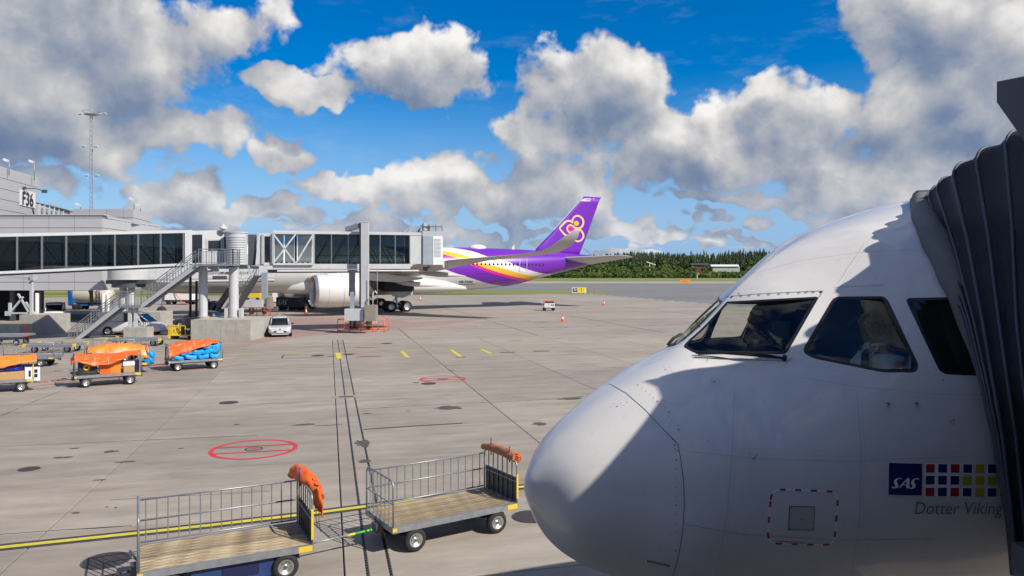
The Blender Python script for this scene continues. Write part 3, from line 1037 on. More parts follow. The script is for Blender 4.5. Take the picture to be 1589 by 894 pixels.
# window frames and panes
M['seal'] = mat('black_window_seal', (.012, .012, .014), .35)
for wi, w in enumerate(wins_all):
    o3 = [hull_local(s_, a_, .0015) for s_, a_ in w]
    c = sum(o3, Vector()) / len(o3)
    A_ = np.array([tuple(p - c) for p in o3]); _, _, vt = np.linalg.svd(A_)
    n = Vector(vt[2]); outw = hull_local(sum(q[0] for q in w) / len(w), sum(q[1] for q in w) / len(w)) - Vector((2.8, 0, NZ))
    if n.dot(outw) < 0: n = -n
    ins = []
    N_ = len(o3)
    for i in range(N_):
        t = (o3[(i + 2) % N_] - o3[i - 2]).normalized(); q = n.cross(t).normalized()
        if q.dot(c - o3[i]) < 0: q = -q
        ins.append(q)
    fw = .024
    mid = [o3[i] + ins[i] * fw + n * .001 for i in range(N_)]
    # pane plane a little below the skin
    pane = []
    for i in range(N_):
        p = o3[i] + ins[i] * (fw + .004); d = (p - c).dot(n); pane.append(p - n * (d * .85 + .006))
    mb = MB(); mb.loft([o3, mid, pane], cap=False, smooth=False); f = mb.build('window_frame', M['seal'], jet)
    mb = MB(); pn = (pane[len(pane) // 3] - pane[0]).cross(pane[2 * len(pane) // 3] - pane[0]); mb.poly(pane if pn.dot(n) > 0 else pane[::-1]); g_ = mb.build('window_pane', M['cockpit_glass'], f)


def strip_on_hull(px_pts, w, name, m, parent=jet, off=.0022, step=6):
    pts = []
    for i in range(len(px_pts) - 1):
        a = Vector(px_pts[i]); b = Vector(px_pts[i + 1]); n = max(1, int((b - a).length / step))
        for k in range(n): pts.append(a.lerp(b, k / n))
    pts.append(Vector(px_pts[-1]))
    L = []
    for p in pts:
        q = hull_sa(p.x, p.y)
        if q: L.append(q)
    P = [hull_local(*q, off) for q in L]; N = [(hull_local(*q, .1) - hull_local(*q, 0)).normalized() for q in L]
    mb = MB(); a_ = []; b_ = []
    for i in range(len(P)):
        t = (P[min(i + 1, len(P) - 1)] - P[max(i - 1, 0)]).normalized(); s_ = N[i].cross(t).normalized() * w / 2
        a_.append(P[i] + s_); b_.append(P[i] - s_)
    for i in range(len(P) - 1): mb.add([a_[i], a_[i + 1], b_[i + 1], b_[i]], [(0, 1, 2, 3)])
    return mb.build(name, m, parent)


def quad_on_hull(c4, name, m, parent=jet, off=.003, n=8):
    c4 = [Vector(c) for c in c4]; mb = MB(); vs = []
    for i in range(n + 1):
        for j in range(n + 1):
            u, v = i / n, j / n
            p = c4[0] * (1 - u) * (1 - v) + c4[1] * u * (1 - v) + c4[2] * u * v + c4[3] * (1 - u) * v
            vs.append(on_hull(p.x, p.y, off) or Vector((2, -1.5, 3)))
    mb.add(vs, [(i * (n + 1) + j, (i + 1) * (n + 1) + j, (i + 1) * (n + 1) + j + 1, i * (n + 1) + j + 1) for i in range(n) for j in range(n)], smooth=True)
    return mb.build(name, m, parent)


M['seam'] = mat('panel_seam', (.10, .10, .105), .6)
M['seam_soft'] = mat('faint_panel_seam', (.33, .33, .34), .5)
seam_px = [(925, 597), (936, 594), (949.4, 597.3), (971.8, 610.4), (1001.7, 636.6), (1024, 660.8), (1044, 681), (1052, 688.9), (1055.8, 709.4), (1060.7, 746.7), (1061.8, 784), (1059.6, 821.4), (1054, 858.8), (1044, 893), (1030, 930)]
strip_on_hull(seam_px, .0045, 'radome_seam', M['seam'])
for pl, w_, mm in ([[(1128, 460.5), (1180, 456), (1277, 451.5), (1270, 463)], .004, 'seam'], [[(1078, 554), (1150, 558), (1222, 561)], .003, 'seam'],
                   [[(1000, 568), (1030, 556)], .003, 'seam_soft'], [[(1295, 446), (1370, 443)], .003, 'seam_soft'],
                   [[(1062, 813), (1150, 829), (1300, 838), (1450, 836)], .003, 'seam_soft'],
                   [[(1098, 556), (1097, 562)], .003, 'seam'], [[(1230, 556), (1222, 561)], .003, 'seam']):
    strip_on_hull(pl, w_, 'panel_seam', M[mm])
for px_pts in ([(1062, 700), (1180, 712), (1320, 716), (1500, 708)], [(1140, 600), (1136, 700), (1128, 800), (1112, 890)], [(1330, 610), (1336, 700), (1334, 800), (1322, 892)], [(1240, 585), (1330, 600), (1450, 612), (1530, 612)], [(1300, 440), (1340, 380), (1395, 335)], [(1170, 425), (1240, 405), (1330, 392), (1420, 388)]):
    strip_on_hull(px_pts, .0016, 'skin_seam', M['seam_soft'])
M['bolt'] = mat('fastener', (.12, .12, .125), .4, .5)
bolt_me = None
def dot_on_hull(px, py, r, name='fastener', m=None, off=.0035, ring_=False):
    q = hull_sa(px, py)
    if q is None: return
    p = hull_local(*q, off); n = (hull_local(*q, .1) - hull_local(*q, 0)).normalized()
    mb = MB()
    if ring_: mb.ring(p, r * .65, r, 12, n)
    else: mb.disc(p, r, 10, n)
    return mb.build(name, m or M['bolt'], jet)


for i, (x, y) in enumerate([(1130, 460.8), (1136, 460.8), (1150, 459.6), (1163, 458.7), (1178, 458), (1193, 457.2), (1209, 456.4), (1223, 455.5), (1240, 454.4), (1251, 453.8), (1262, 453.5), (1274, 453.3)]):
    dot_on_hull(x, y, .0115, ring_=i not in (1, 11))
for i, (x, y) in enumerate([(1038 + 3 * math.sin(i * 5) + i * 0 + (i % 7) * 3.1, 640 + i * 5 + (i % 3)) for i in range(14)] + [(1030 + i * 3, 570 + (i * 37) % 11) for i in range(6)] + [(990 + i * 6, 598 + i * 5) for i in range(8)] +
                           [(948 + i * 5, 632 - (i * 23) % 9) for i in range(6)] + [(1050 - .4 * (i % 4), 700 + i * 14) for i in range(12)] + [(1140 + (i * 13) % 9, 440 + (i * 29) % 20) for i in range(7)] +
                           [(1104 + (i * 7) % 10, 589 + i * 2) for i in range(4)] + [(1163 + (i * 11) % 13, 705 + i * 2) for i in range(5)] + [(1381, 489), (1371, 521), (1441, 576), (1463, 590), (1186, 625), (1098, 685), (1308, 809), (1184, 797)]):
    dot_on_hull(x, y, .0035 if i % 5 else .006)
riv = MB()                                                  # rivet rows along the skin joints, too small to pick apart
for row in ([(1068, 693), (1180, 705), (1320, 709), (1500, 701)], [(1146, 600), (1142, 700), (1134, 800), (1118, 890)], [(1336, 610), (1342, 700), (1340, 800), (1328, 892)], [(1240, 592), (1330, 607), (1450, 619), (1530, 619)],
            [(1306, 442), (1346, 383), (1401, 338)], [(1170, 431), (1240, 411), (1330, 398), (1420, 394)], [(1066, 820), (1150, 835), (1300, 845), (1450, 843)], [(1300, 452), (1380, 449)], [(1250, 570), (1262, 568), (1368, 588), (1425, 590)], [(965, 612), (998, 640), (1019, 664), (1046, 694)]):
    for a_, b_ in zip(row[:-1], row[1:]):
        n_ = int(math.hypot(b_[0] - a_[0], b_[1] - a_[1]) / 5.5)
        for i in range(n_):
            q = hull_sa(a_[0] + (b_[0] - a_[0]) * i / n_, a_[1] + (b_[1] - a_[1]) * i / n_)
            if q: riv.disc(hull_local(*q, .0018), .0026, 6, (hull_local(*q, .1) - hull_local(*q, 0)).normalized())
riv.build('rivet_rows', M['seam_soft'], jet, kind='stuff')
# marked-out equipment access area: red and white dashed rounded outline round a bolted beige cover
M['dec_red'] = mat('decal_red', (.42, .012, .02), .4); M['dec_white'] = mat('decal_white', (.90, .90, .90), .4); M['dec_blue'] = mat('decal_blue', (.008, .012, .12), .35)
M['dec_yellow'] = mat('decal_yellow', (.50, .40, .02), .4); M['dec_grey'] = mat('decal_grey', (.16, .155, .16), .5)
M['beige'] = mat('beige_primer', (.52, .50, .44), .5)
outl = densify([Vector((p[0], p[1])) for p in round_poly([(1197, 759), (1301, 763), (1294, 846), (1190, 843)], 17)], 1.6)
run = []; tot = 0; red_on = True
for i in range(len(outl) + 1):
    p = outl[i % len(outl)]
    if run: tot += (p - run[-1]).length
    run.append(p)
    if tot > (8.8 if red_on else 13.2) or i == len(outl):
        if len(run) > 1: strip_on_hull([tuple(q) for q in run], .0135, 'dashed_outline', M['dec_red'] if red_on else M['dec_white'], step=2)
        run = [p]; tot = 0; red_on = not red_on
quad_on_hull([(1224.3, 785.3), (1264.8, 785.8), (1263, 823.2), (1222.8, 822.2)], 'access_rim', M['seam'], off=.0022)
acc = quad_on_hull([(1225.6, 786.6), (1263.6, 787), (1261.8, 822), (1224.1, 821)], 'access_cover', M['beige'], off=.0045)
for x, y in [(1228, 789), (1244.6, 788.8), (1261, 789.5), (1227, 799), (1260, 810.5), (1226.5, 819), (1237, 819.5), (1248, 820), (1259, 820)]: dot_on_hull(x, y, .0035, off=.006)
dot_on_hull(1244, 805, .008, off=.006, ring_=True)
strip_on_hull([(1004.5, 870.5), (1039, 878.5)], .022, 'drain_slot', M['bolt']); strip_on_hull([(1006, 871), (1037, 878)], .010, 'slot_plate', M['beige'], off=.004)
strip_on_hull([(1207, 839.5), (1248, 841.5)], .004, 'small_print', M['dec_red']); strip_on_hull([(1210, 842.5), (1262, 845)], .003, 'small_print', M['dec_red'])
tri = [on_hull(*p, .003) for p in ((1473.5, 655), (1480, 650.5), (1480, 659))]
strip_on_hull([(1473.5, 655), (1480, 650.5), (1480, 659), (1473.5, 655)], .004, 'triangle_mark', M['dec_grey'], step=2)
# two small probes
for x, y in ((1378.5, 627.5), (1422, 627)):
    q = hull_sa(x, y); p = hull_local(*q, 0); n = (hull_local(*q, .1) - p).normalized()
    mb = MB(); mb.cyl(p, p + n * .035, .008, .006, 8); mb.tube([p + n * .03, p + n * .04 + Vector((-.02, 0, 0)), p + n * .04 + Vector((-.055, 0, .002))], [.007, .007, .004]); mb.build('air_probe', M['chrome'], jet)
# airline emblem squares and lettering
quad_on_hull([(1378, 717.3), (1431.8, 718.7), (1431, 769.8), (1377.2, 768.6)], 'emblem_border', M['dec_white'], off=.0022)
quad_on_hull([(1379, 718.2), (1430.8, 719.6), (1430, 768.8), (1378.2, 767.6)], 'blue_square', M['dec_blue'], off=.004)
pat = ['rbrbybr', 'bbbyyyw', 'rbrbybr']
cm = {'r': 'dec_red', 'b': 'dec_blue', 'y': 'dec_yellow', 'w': 'dec_white'}
for r_ in range(3):
    for c_ in range(7):
        x0 = 1436.5 + c_ * 19.25 - r_ * .35; y0 = 720 + r_ * 18.3 + c_ * .12
        if pat[r_][c_] != 'y' and not (c_ == 6 and r_ == 1):
            quad_on_hull([(x0 - 1.7, y0 - 1.5), (x0 + 15.2, y0 - 1.4), (x0 + 15.2, y0 + 14.8), (x0 - 1.7, y0 + 14.8)], 'emblem_border', M['dec_white'], off=.0022, n=3)
        quad_on_hull([(x0, y0), (x0 + 13.5, y0 + .1), (x0 + 13.2, y0 + 13.2), (x0 - .2, y0 + 13.1)], 'emblem_square', M[cm[pat[r_][c_]]], off=.004, n=3)
for x0, x1, y in ((1434.5, 1489, 736.2), (1434.5, 1489, 754.6)):
    quad_on_hull([(x0, y - 1.3), (x1, y - 1.0), (x1, y + 1.8), (x0, y + 1.5)], 'emblem_border', M['dec_white'], off=.0026, n=4)
for x0 in (1452.9, 1472.1):
    quad_on_hull([(x0 - 1.3, 720), (x0 + 1.9, 720), (x0 + 1.4, 769.5), (x0 - 1.8, 769.5)], 'emblem_border', M['dec_white'], off=.0028, n=4)


def text_mesh(txt, size=1.0, shear=0.0, offset=0.0, spacing=1.0, res=4):
    cu = bpy.data.curves.new('lettering', 'FONT'); cu.body = txt; cu.size = size; cu.shear = shear; cu.offset = offset; cu.space_character = spacing
    cu.resolution_u = res
    ob = bpy.data.objects.new('lettering_tmp', cu); COL.objects.link(ob)
    dg = bpy.context.evaluated_depsgraph_get()
    me = bpy.data.meshes.new_from_object(ob.evaluated_get(dg))
    bpy.data.objects.remove(ob); bpy.data.curves.remove(cu)
    v = [tuple(q.co) for q in me.vertices]; f = [tuple(p.vertices) for p in me.polygons]
    bpy.data.meshes.remove(me)
    xs = [q[0] for q in v]; ys = [q[1] for q in v]
    x0, x1, y0, y1 = min(xs), max(xs), min(ys), max(ys)
    return [((q[0] - x0) / (x1 - x0), (q[1] - y0) / (y1 - y0)) for q in v], f


def text_on_hull(txt, box, m, off=.0035, name='lettering', **kw):
    v, f = text_mesh(txt, **kw); x0, y0, x1, y1 = box
    vs = [on_hull(x0 + (x1 - x0) * a, y1 + (y0 - y1) * b, off) or Vector((2, -1.5, 3)) for a, b in v]
    mb = MB(); mb.add(vs, f); return mb.build(name, m, jet)


text_on_hull('Dotter Viking', (1419, 779, 1555.5, 803.5), M['dec_grey'], shear=.18, offset=-.008)


def brush_letters(strokes, mapf, m, name, parent, wk=1.0):
    """letters drawn as strokes of changing width; each stroke a list of (x, y, width)"""
    mb = MB()
    for st in strokes:
        P = []
        n = len(st)
        # Catmull-Rom through the stroke points
        for i in range(n - 1):
            p0 = st[max(i - 1, 0)]; p1 = st[i]; p2 = st[i + 1]; p3 = st[min(i + 2, n - 1)]
            for k in range(5):
                t = k / 5
                P.append([.5 * (2 * b + (c - a) * t + (2 * a - 5 * b + 4 * c - d) * t * t + (3 * b - a - 3 * c + d) * t ** 3) for a, b, c, d in zip(p0, p1, p2, p3)])
        P.append(list(st[-1]))
        L = []; Rr = []
        for i, q in enumerate(P):
            a = P[max(i - 1, 0)]; b = P[min(i + 1, len(P) - 1)]
            d = Vector((b[0] - a[0], b[1] - a[1])); d = d.normalized() if d.length > 0 else Vector((1, 0))
            nn = Vector((-d.y, d.x)) * q[2] * wk / 2
            L.append(mapf(q[0] + nn.x, q[1] + nn.y)); Rr.append(mapf(q[0] - nn.x, q[1] - nn.y))
        for i in range(len(P) - 1): mb.add([L[i], L[i + 1], Rr[i + 1], Rr[i]], [(0, 1, 2, 3)])
    return mb.build(name, m, parent)


S1_ = [(0, .12, .05), (.08, .03, .10), (.2, .02, .13), (.3, .12, .17), (.31, .33, .2), (.24, .55, .2), (.27, .78, .15), (.38, .93, .1), (.52, .97, .09), (.62, .88, .05)]
A1_ = [(0, .0, .08), (.22, .42, .09), (.45, .82, .09), (.56, 1.0, .1)]; A2_ = [(.56, 1.0, .16), (.54, .6, .18), (.53, .0, .2)]; A3_ = [(.2, .33, .08), (.53, .33, .08)]
sas = [[(x, y, w) for x, y, w in S1_], [(x + .45, y, w) for x, y, w in A1_], [(x + .45, y, w) for x, y, w in A2_], [(x + .45, y, w) for x, y, w in A3_], [(x + 1.03, y, w) for x, y, w in S1_]]
brush_letters(sas, lambda x, y: on_hull(1382.5 + x * 26, 756.8 - y * 15.5 + x * .6, .006), M['dec_white'], 'lettering', jet)

# windscreen wipers
def wiper(pts, name='wiper'):
    P = [on_hull(x, y, o) for x, y, o in pts]
    P = [p for p in P if p is not None]
    mb = MB(); mb.tube(P, .009, 6); return mb.build(name, M['black'], jet)


wiper([(1080, 551, .02), (1115, 552, .03), (1160, 555, .035), (1217, 557.5, .015)]); wiper([(1084, 554, .03), (1160, 552, .04), (1190, 554.5, .03), (1216, 558, .02)], 'wiper_arm')
mb = MB(); p = on_hull(1217, 558, .0); mb.cyl(p, p + Vector((-.01, -.02, .03)), .016, n=10); mb.build('wiper_pivot', M['black'], jet)
for dy in (0, .02):
    mb = MB(); b0 = Vector(fus(np.array(1.42), np.array(1.80))); mb.tube([b0 + Vector((-.02, dy, .01)), b0 + Vector((.06, .04 + dy, .06)), b0 + Vector((.13, .02 + dy, .10))], .009, 6); mb.build('wiper', M['black'], jet)
mb = MB(); b0 = Vector(fus(np.array(1.62), np.array(1.60))); mb.tube([b0 + Vector((0, 0, -.01)), b0 + Vector((-.045, 0, .05))], .006, 6); mb.build('ice_probe', M['black'], jet)
# nose gear, wings-level stance (below the picture)
mb = MB(); mb.cyl((5.07, 0, .4), (5.2, 0, 2.0), .09); mb.cyl((5.07, -.28, .38), (5.07, .28, .38), .06); mb.beam((5.07, 0, 1.2), (4.2, 0, 1.95), .08, .08); mb.build('gear_strut', M['chrome'], jet)
for s_ in (-1, 1):
    mb = MB(); mb.lathe([(.0, -.11), (.2, -.11), (.36, -.09), (.385, 0), (.36, .09), (.2, .11), (0, .11)], (5.07, .25 * s_, .385), 'Y', 24); mb.build('wheel', M['tyre'], jet)

# ================================================================== PILOTS
def seated_person(label, loc, rz, lean=0.0, turn=0.0, top='shirt'):
    """loc: hip point between the thighs; local +X is where the person faces"""
    t = thing('person', label, 'person', loc, rz)

    def skin_body(name, verts, edges, radii, m, root=0, sub=2, parent=t):
        me = bpy.data.meshes.new(name); me.from_pydata(verts, edges, []); me.materials.append(m)
        o = bpy.data.objects.new(name, me); COL.objects.link(o); o.parent = parent
        md = o.modifiers.new('skin', 'SKIN'); md.use_smooth_shade = True
        for i, r_ in enumerate(radii):
            v = me.skin_vertices[0].data[i]; v.radius = r_ if hasattr(r_, '__len__') else (r_, r_); v.use_root = (i == root)
        sb = o.modifiers.new('sub', 'SUBSURF'); sb.levels = sb.render_levels = sub
        return o
    # body: pelvis, spine, neck, arms to the fingers, legs
    V = [(0, 0, 0), (.0, 0, .18), (.0, 0, .36), (.0, 0, .48), (.02, 0, .56), (.03, 0, .63)]; E = [(0, 1), (1, 2), (2, 3), (3, 4), (4, 5)]; RR = [(.13, .17), (.11, .155), (.12, .18), (.10, .14), .058, .052]
    for s_ in (-1, 1):
        o = len(V); V += [(.0, .19 * s_, .45), (.06, .26 * s_, .19), (.30, .20 * s_, .10), (.38, .18 * s_, .10), (.43, .17 * s_, .10)]
        E += [(3, o), (o, o + 1), (o + 1, o + 2), (o + 2, o + 3), (o + 3, o + 4)]; RR += [.062, .045, .030, .028, (.016, .038)]
        for k in range(4):
            b = len(V); y0 = .17 * s_ + (.030 - k * .02) * s_ * -1
            V += [(.475, y0, .10), (.50, y0, .085), (.512, y0, .06)]; E += [(o + 4, b), (b, b + 1), (b + 1, b + 2)]; RR += [.009, .009, .008]
        b = len(V); V += [(.425, .17 * s_ - .05 * s_, .095), (.455, .17 * s_ - .062 * s_, .08)]; E += [(o + 3, b), (b, b + 1)]; RR += [.011, .009]
        b = len(V); V += [(.12, .10 * s_, -.01), (.44, .13 * s_, .02), (.50, .13 * s_, -.40), (.62, .13 * s_, -.43)]; E += [(0, b), (b, b + 1), (b + 1, b + 2), (b + 2, b + 3)]; RR += [.085, .06, .042, .035]
    skin_body('body', V, E, RR, M['skin'])
    # shirt and trousers over it
    V = [(0, 0, .02), (.0, 0, .18), (.0, 0, .36), (.0, 0, .475), (.01, 0, .53)]; E = [(0, 1), (1, 2), (2, 3), (3, 4)]; RR = [(.14, .18), (.125, .17), (.135, .195), (.115, .155), .075]
    for s_ in (-1, 1):
        o = len(V); V += [(.0, .19 * s_, .455), (.05, .255 * s_, .24)]; E += [(3, o), (o, o + 1)]; RR += [.078, .060]
    skin_body('shirt', V, E, RR, M[top])
    V = [(0, 0, .05), (0, 0, -.02)]; E = [(0, 1)]; RR = [(.145, .18), (.14, .18)]
    for s_ in (-1, 1):
        b = len(V); V += [(.12, .10 * s_, -.01), (.44, .13 * s_, .02), (.50, .13 * s_, -.36)]; E += [(1, b), (b, b + 1), (b + 1, b + 2)]; RR += [.10, .074, .058]
    skin_body('trousers', V, E, RR, M['trousers'])
    # collar, tie, epaulettes
    mb = MB()
    for s_ in (-1, 1): mb.add([(.055, 0, .53), (.075, .07 * s_, .60), (.10, .085 * s_, .55), (.135, .03 * s_, .485)], [(0, 1, 2, 3)])
    mb.tube([(.075, .0, .575)] + [(.02 + .062 * math.cos(a), .07 * math.sin(a), .585) for a in np.linspace(.4, 2 * PI - .4, 14)], .014, 6)
    mb.build('collar', M[top], t)
    mb = MB(); mb.prism([(.120, -.018, .545), (.120, .018, .545), (.150, .03, .50), (.155, .04, .30), (.155, 0, .24), (.155, -.04, .30), (.150, -.03, .50)], (.012, 0, 0)); mb.build('tie', M['trousers'], t)
    for s_ in (-1, 1):
        mb = MB(); mb.box((.0, .155 * s_, .545), (.055, .12, .012), M=Matrix.Rotation(-.35 * s_, 3, 'X')); ep = mb.build('epaulette', M['navy'], t)
        mb = MB()
        for k in range(4): mb.box((.0, (.125 + k * .018) * s_, .5535 + .0065 * (1.5 - k)), (.057, .007, .012), M=Matrix.Rotation(-.35 * s_, 3, 'X'))
        mb.build('stripe', M['dec_yellow'], ep)
    # head: a deformed sphere with brow, nose, cheeks, mouth and chin
    hv = []; nu, nv = 40, 28
    for i in range(nv + 1):
        ph = PI * i / nv
        for j in range(nu):
            th = 2 * PI * j / nu
            x = math.sin(ph) * math.cos(th); y = math.sin(ph) * math.sin(th); z = math.cos(ph)
            X = .098 * x; Y = .076 * y; Z = .122 * z
            if z < 0: Y *= 1 - .28 * (-z) ** 1.3; X = X * (1 - .20 * (-z)) + (.012 * (-z) if x > 0 else .02 * (-z))
            if x > 0:
                g = lambda a, b, sa, sb: math.exp(-((y - a) / sa) ** 2 - ((z - b) / sb) ** 2)
                X += .026 * g(0, -.18, .13, .16) + .014 * g(0, -.02, .09, .2)      # nose
                X += .007 * g(.0, .22, .5, .09)                                     # brow
                X -= .010 * (g(.34, .06, .16, .10) + g(-.34, .06, .16, .10))        # eye sockets
                X += .006 * (g(.36, -.22, .2, .2) + g(-.36, -.22, .2, .2))          # cheeks
                X += .008 * g(0, -.52, .22, .06) - .004 * g(0, -.47, .25, .025)     # lips
                X += .012 * g(0, -.82, .25, .14)                                    # chin
            hv.append((X, Y, Z))
    hf = [(i * nu + j, (i + 1) * nu + j, (i + 1) * nu + (j + 1) % nu, i * nu + (j + 1) % nu) for i in range(nv) for j in range(nu)]
    hm = Matrix.Rotation(turn, 3, 'Z')
    hc = Vector((.05, 0, .745))
    mb = MB(); mb.add([hm @ Vector(q) + hc for q in hv], hf, True); hd = mb.build('head', M['skin'], t, fix=True)
    for s_ in (-1, 1):
        mb = MB(); mb.tube([hm @ Vector(q) + hc for q in ((-.005, .074 * s_, -.035), (-.012, .085 * s_, -.01), (-.014, .09 * s_, .02), (.004, .084 * s_, .03), (.006, .076 * s_, .0))], .009, 6); mb.build('ear', M['skin'], hd)
        mb = MB(); mb.lathe([(0, -.011), (.008, -.008), (.011, 0), (.008, .008), (0, .011)], hm @ Vector((.078, .027 * s_, .008)) + hc, n=10); mb.build('eye', M['dec_white'], hd)
        mb = MB(); mb.disc(hm @ Vector((.0895, .027 * s_, .008)) + hc, .0045, 10, hm @ Vector((1, 0, 0))); mb.build('iris', M['trousers'], hd)
    # hair cap
    hv2 = []; hf2 = []
    for i in range(9):
        ph = PI * .5 * i / 8 * 1.05
        for j in range(24):
            th = 2 * PI * j / 24; lim = 1.0 if math.cos(th) < .3 else .62
            p_ = ph * lim
            x = math.sin(p_) * math.cos(th); y = math.sin(p_) * math.sin(th); z = math.cos(p_)
            hv2.append(hm @ Vector((.105 * x - .002, .082 * y, .128 * z + .002)) + hc)
    hf2 = [(i * 24 + j, (i + 1) * 24 + j, (i + 1) * 24 + (j + 1) % 24, i * 24 + (j + 1) % 24) for i in range(8) for j in range(24)]
    mb = MB(); mb.add(hv2, hf2, True); mb.build('hair', M['hair'], t)
    return t, hm, hc


def seat(loc, rz, label):
    t = thing('pilot_seat', label, 'seat', loc, rz)
    mb = MB(); mb.box((.18, 0, -.16), (.5, .5, .1)); mb.build('cushion', M['lining'], t)
    mb = MB(); mb.box((-.2, 0, .2), (.10, .46, .72)); mb.box((-.2, 0, .66), (.08, .26, .18)); mb.build('backrest', M['lining'], t)
    mb = MB(); mb.box((.15, 0, -.40), (.3, .3, .42)); mb.build('pedestal', M['lining'], t)


def jw(x, y, z): return (JM @ Vector((x, y, z))).to_tuple()
FWD = PSI + PI
cap, hm, hc = seated_person('person in white uniform shirt, dark tie and glasses at the side cockpit window', jw(2.98, -.60, NZ - .06), FWD, turn=.55)
mb = MB()
for s_ in (-1, 1): mb.ring(hm @ Vector((.103, .030 * s_, .006)) + hc, .019, .023, 16, hm @ Vector((1, 0, 0)))
mb.tube([hm @ Vector((.103, -.011, .008)) + hc, hm @ Vector((.105, .011, .008)) + hc], .002, 5)
for s_ in (-1, 1): mb.tube([hm @ Vector((.103, .052 * s_, .01)) + hc, hm @ Vector((.03, .08 * s_, .01)) + hc, hm @ Vector((-.01, .084 * s_, .006)) + hc], .002, 5)
mb.build('glasses', M['black'], cap)
fo, hm, hc = seated_person('dark silhouette of person wearing a headset behind the front windscreen', jw(2.66, .50, NZ - .08), FWD, turn=.1, top='trousers')  # dark cloth in place of the white shirt paints in the silhouette's shade
mb = MB(); mb.tube([hm @ Vector((0, .095 * math.cos(a), .02 + .125 * math.sin(a))) + hc for a in np.linspace(0, PI, 12)], .009, 6)
for s_ in (-1, 1): mb.cyl(hm @ Vector((0, .078 * s_, 0)) + hc, hm @ Vector((0, .105 * s_, 0)) + hc, .036, n=14)
mb.build('headset', M['black'], fo)
seat(jw(3.02, -.60, NZ - .08), FWD, 'dark pilot seat behind the side cockpit window')
seat(jw(2.72, .50, NZ - .10), FWD, 'dark pilot seat on the far side of the cockpit')

# ================================================================== NEAR BOARDING BRIDGE (right edge)
M['bellows'] = mat('bellows_fabric', (.015, .017, .026), .62, var=.5, vscale=3.5, dirt=.35, dirtcol=(.06, .06, .065), bump=.8, bscale=9)
M['bellows_rib'] = mat('bellows_rib', (.075, .085, .11), .5, var=.2, vscale=8)
M['canopy_grey'] = mat('canopy_cladding', (.13, .14, .16), .45, var=.06, vscale=2)
M['pad'] = mat('padded_buffer', (.17, .17, .168), .8, var=.15, vscale=6, bump=.6, bscale=7)
nb = thing('boarding_bridge', 'dark accordion hood and cab of the boarding bridge docked on the near airliner', 'boarding bridge', (4.8, 4.2, 0), 0)
mids = {'a': (1578, 1588, 1600, 1615, .50), 'b': (1550.5, 1564, 1577, 1590, .42), 'c': (1525, 1541, 1556, 1572, .35), 'd': (1511.5, 1532, 1549, 1569, .30), 'e': (1504.6, 1527, 1545, 1567, .26), 'f': (1500, 1523, 1542, 1565, .22),
        'g': (1496, 1520.5, 1540, 1563, .17)}
tops = {'a': (3.77, 5.65, 6.09), 'b': (3.69, 5.88, 6.0), 'c': (3.59, 6.02, 5.9), 'd': (3.58, 6.23, 5.81), 'e': (3.62, 6.42, 5.765), 'f': (3.66, 6.58, 5.725), 'g': (3.70, 6.74, 5.70)}
AX = Vector((math.cos(PSI), math.sin(PSI), 0))


def rib_path(k):
    m = mids[k]; tp = Vector(tops[k]); pts = []
    leg = []
    for py, px in ((498, m[0]), (592, m[1]), (678, m[2]), (815, m[3])):
        hp = hull_hit(px, py)
        Y = (hp.y if hp is not None else 5.5) - m[4] * (1.0 - .55 * max(0, (py - 498)) / 317)
        leg.append(P3(px, py, Y))
    low = leg[-1] + Vector((.03, 0, -.35))
    # rounded shoulder, roof bar running aft, far leg
    sh = []
    c = tp + AX * .12 + Vector((0, 0, -.12))
    for q in (180, 160, 140, 120, 100, 90):
        sh.append(c + AX * (.12 * math.cos(R(q))) + Vector((0, 0, .12 * math.sin(R(q)))))
    path = [low] + leg[::-1] + [leg[0].lerp(sh[0], .5) + Vector((.012, 0, 0))] + sh
    roof_end = tp + AX * 2.5
    path += [tp.lerp(roof_end, .35) + Vector((0, 0, .02)), tp.lerp(roof_end, .7) + Vector((0, 0, .02)), roof_end]
    c2 = roof_end + Vector((0, 0, -.12))
    for q in (60, 30, 0): path.append(c2 + AX * (.12 * math.cos(R(q))) + Vector((0, 0, .12 * math.sin(R(q)))))
    path.append(roof_end + AX * .12 + Vector((0, 0, -2.6)))
    # leg, shoulder and roof are resampled each for itself, so that neighbouring ribs correspond
    def even(pts, segs):
        d = [0]; o = []
        for i in range(1, len(pts)): d.append(d[-1] + (pts[i] - pts[i - 1]).length)
        for i in range(segs + 1):
            t = d[-1] * i / segs; j = min(len(d) - 2, next((q for q in range(len(d) - 1) if d[q + 1] >= t - 1e-9), len(d) - 2))
            o.append(pts[j].lerp(pts[j + 1], (t - d[j]) / max(1e-9, d[j + 1] - d[j])))
        return o
    nl = 6
    out = even(path[:nl + 1], 26) + path[nl + 1:nl + 6] + even(path[nl + 5:], 20)[1:]
    return path, out


RP = {k: rib_path(k) for k in mids}
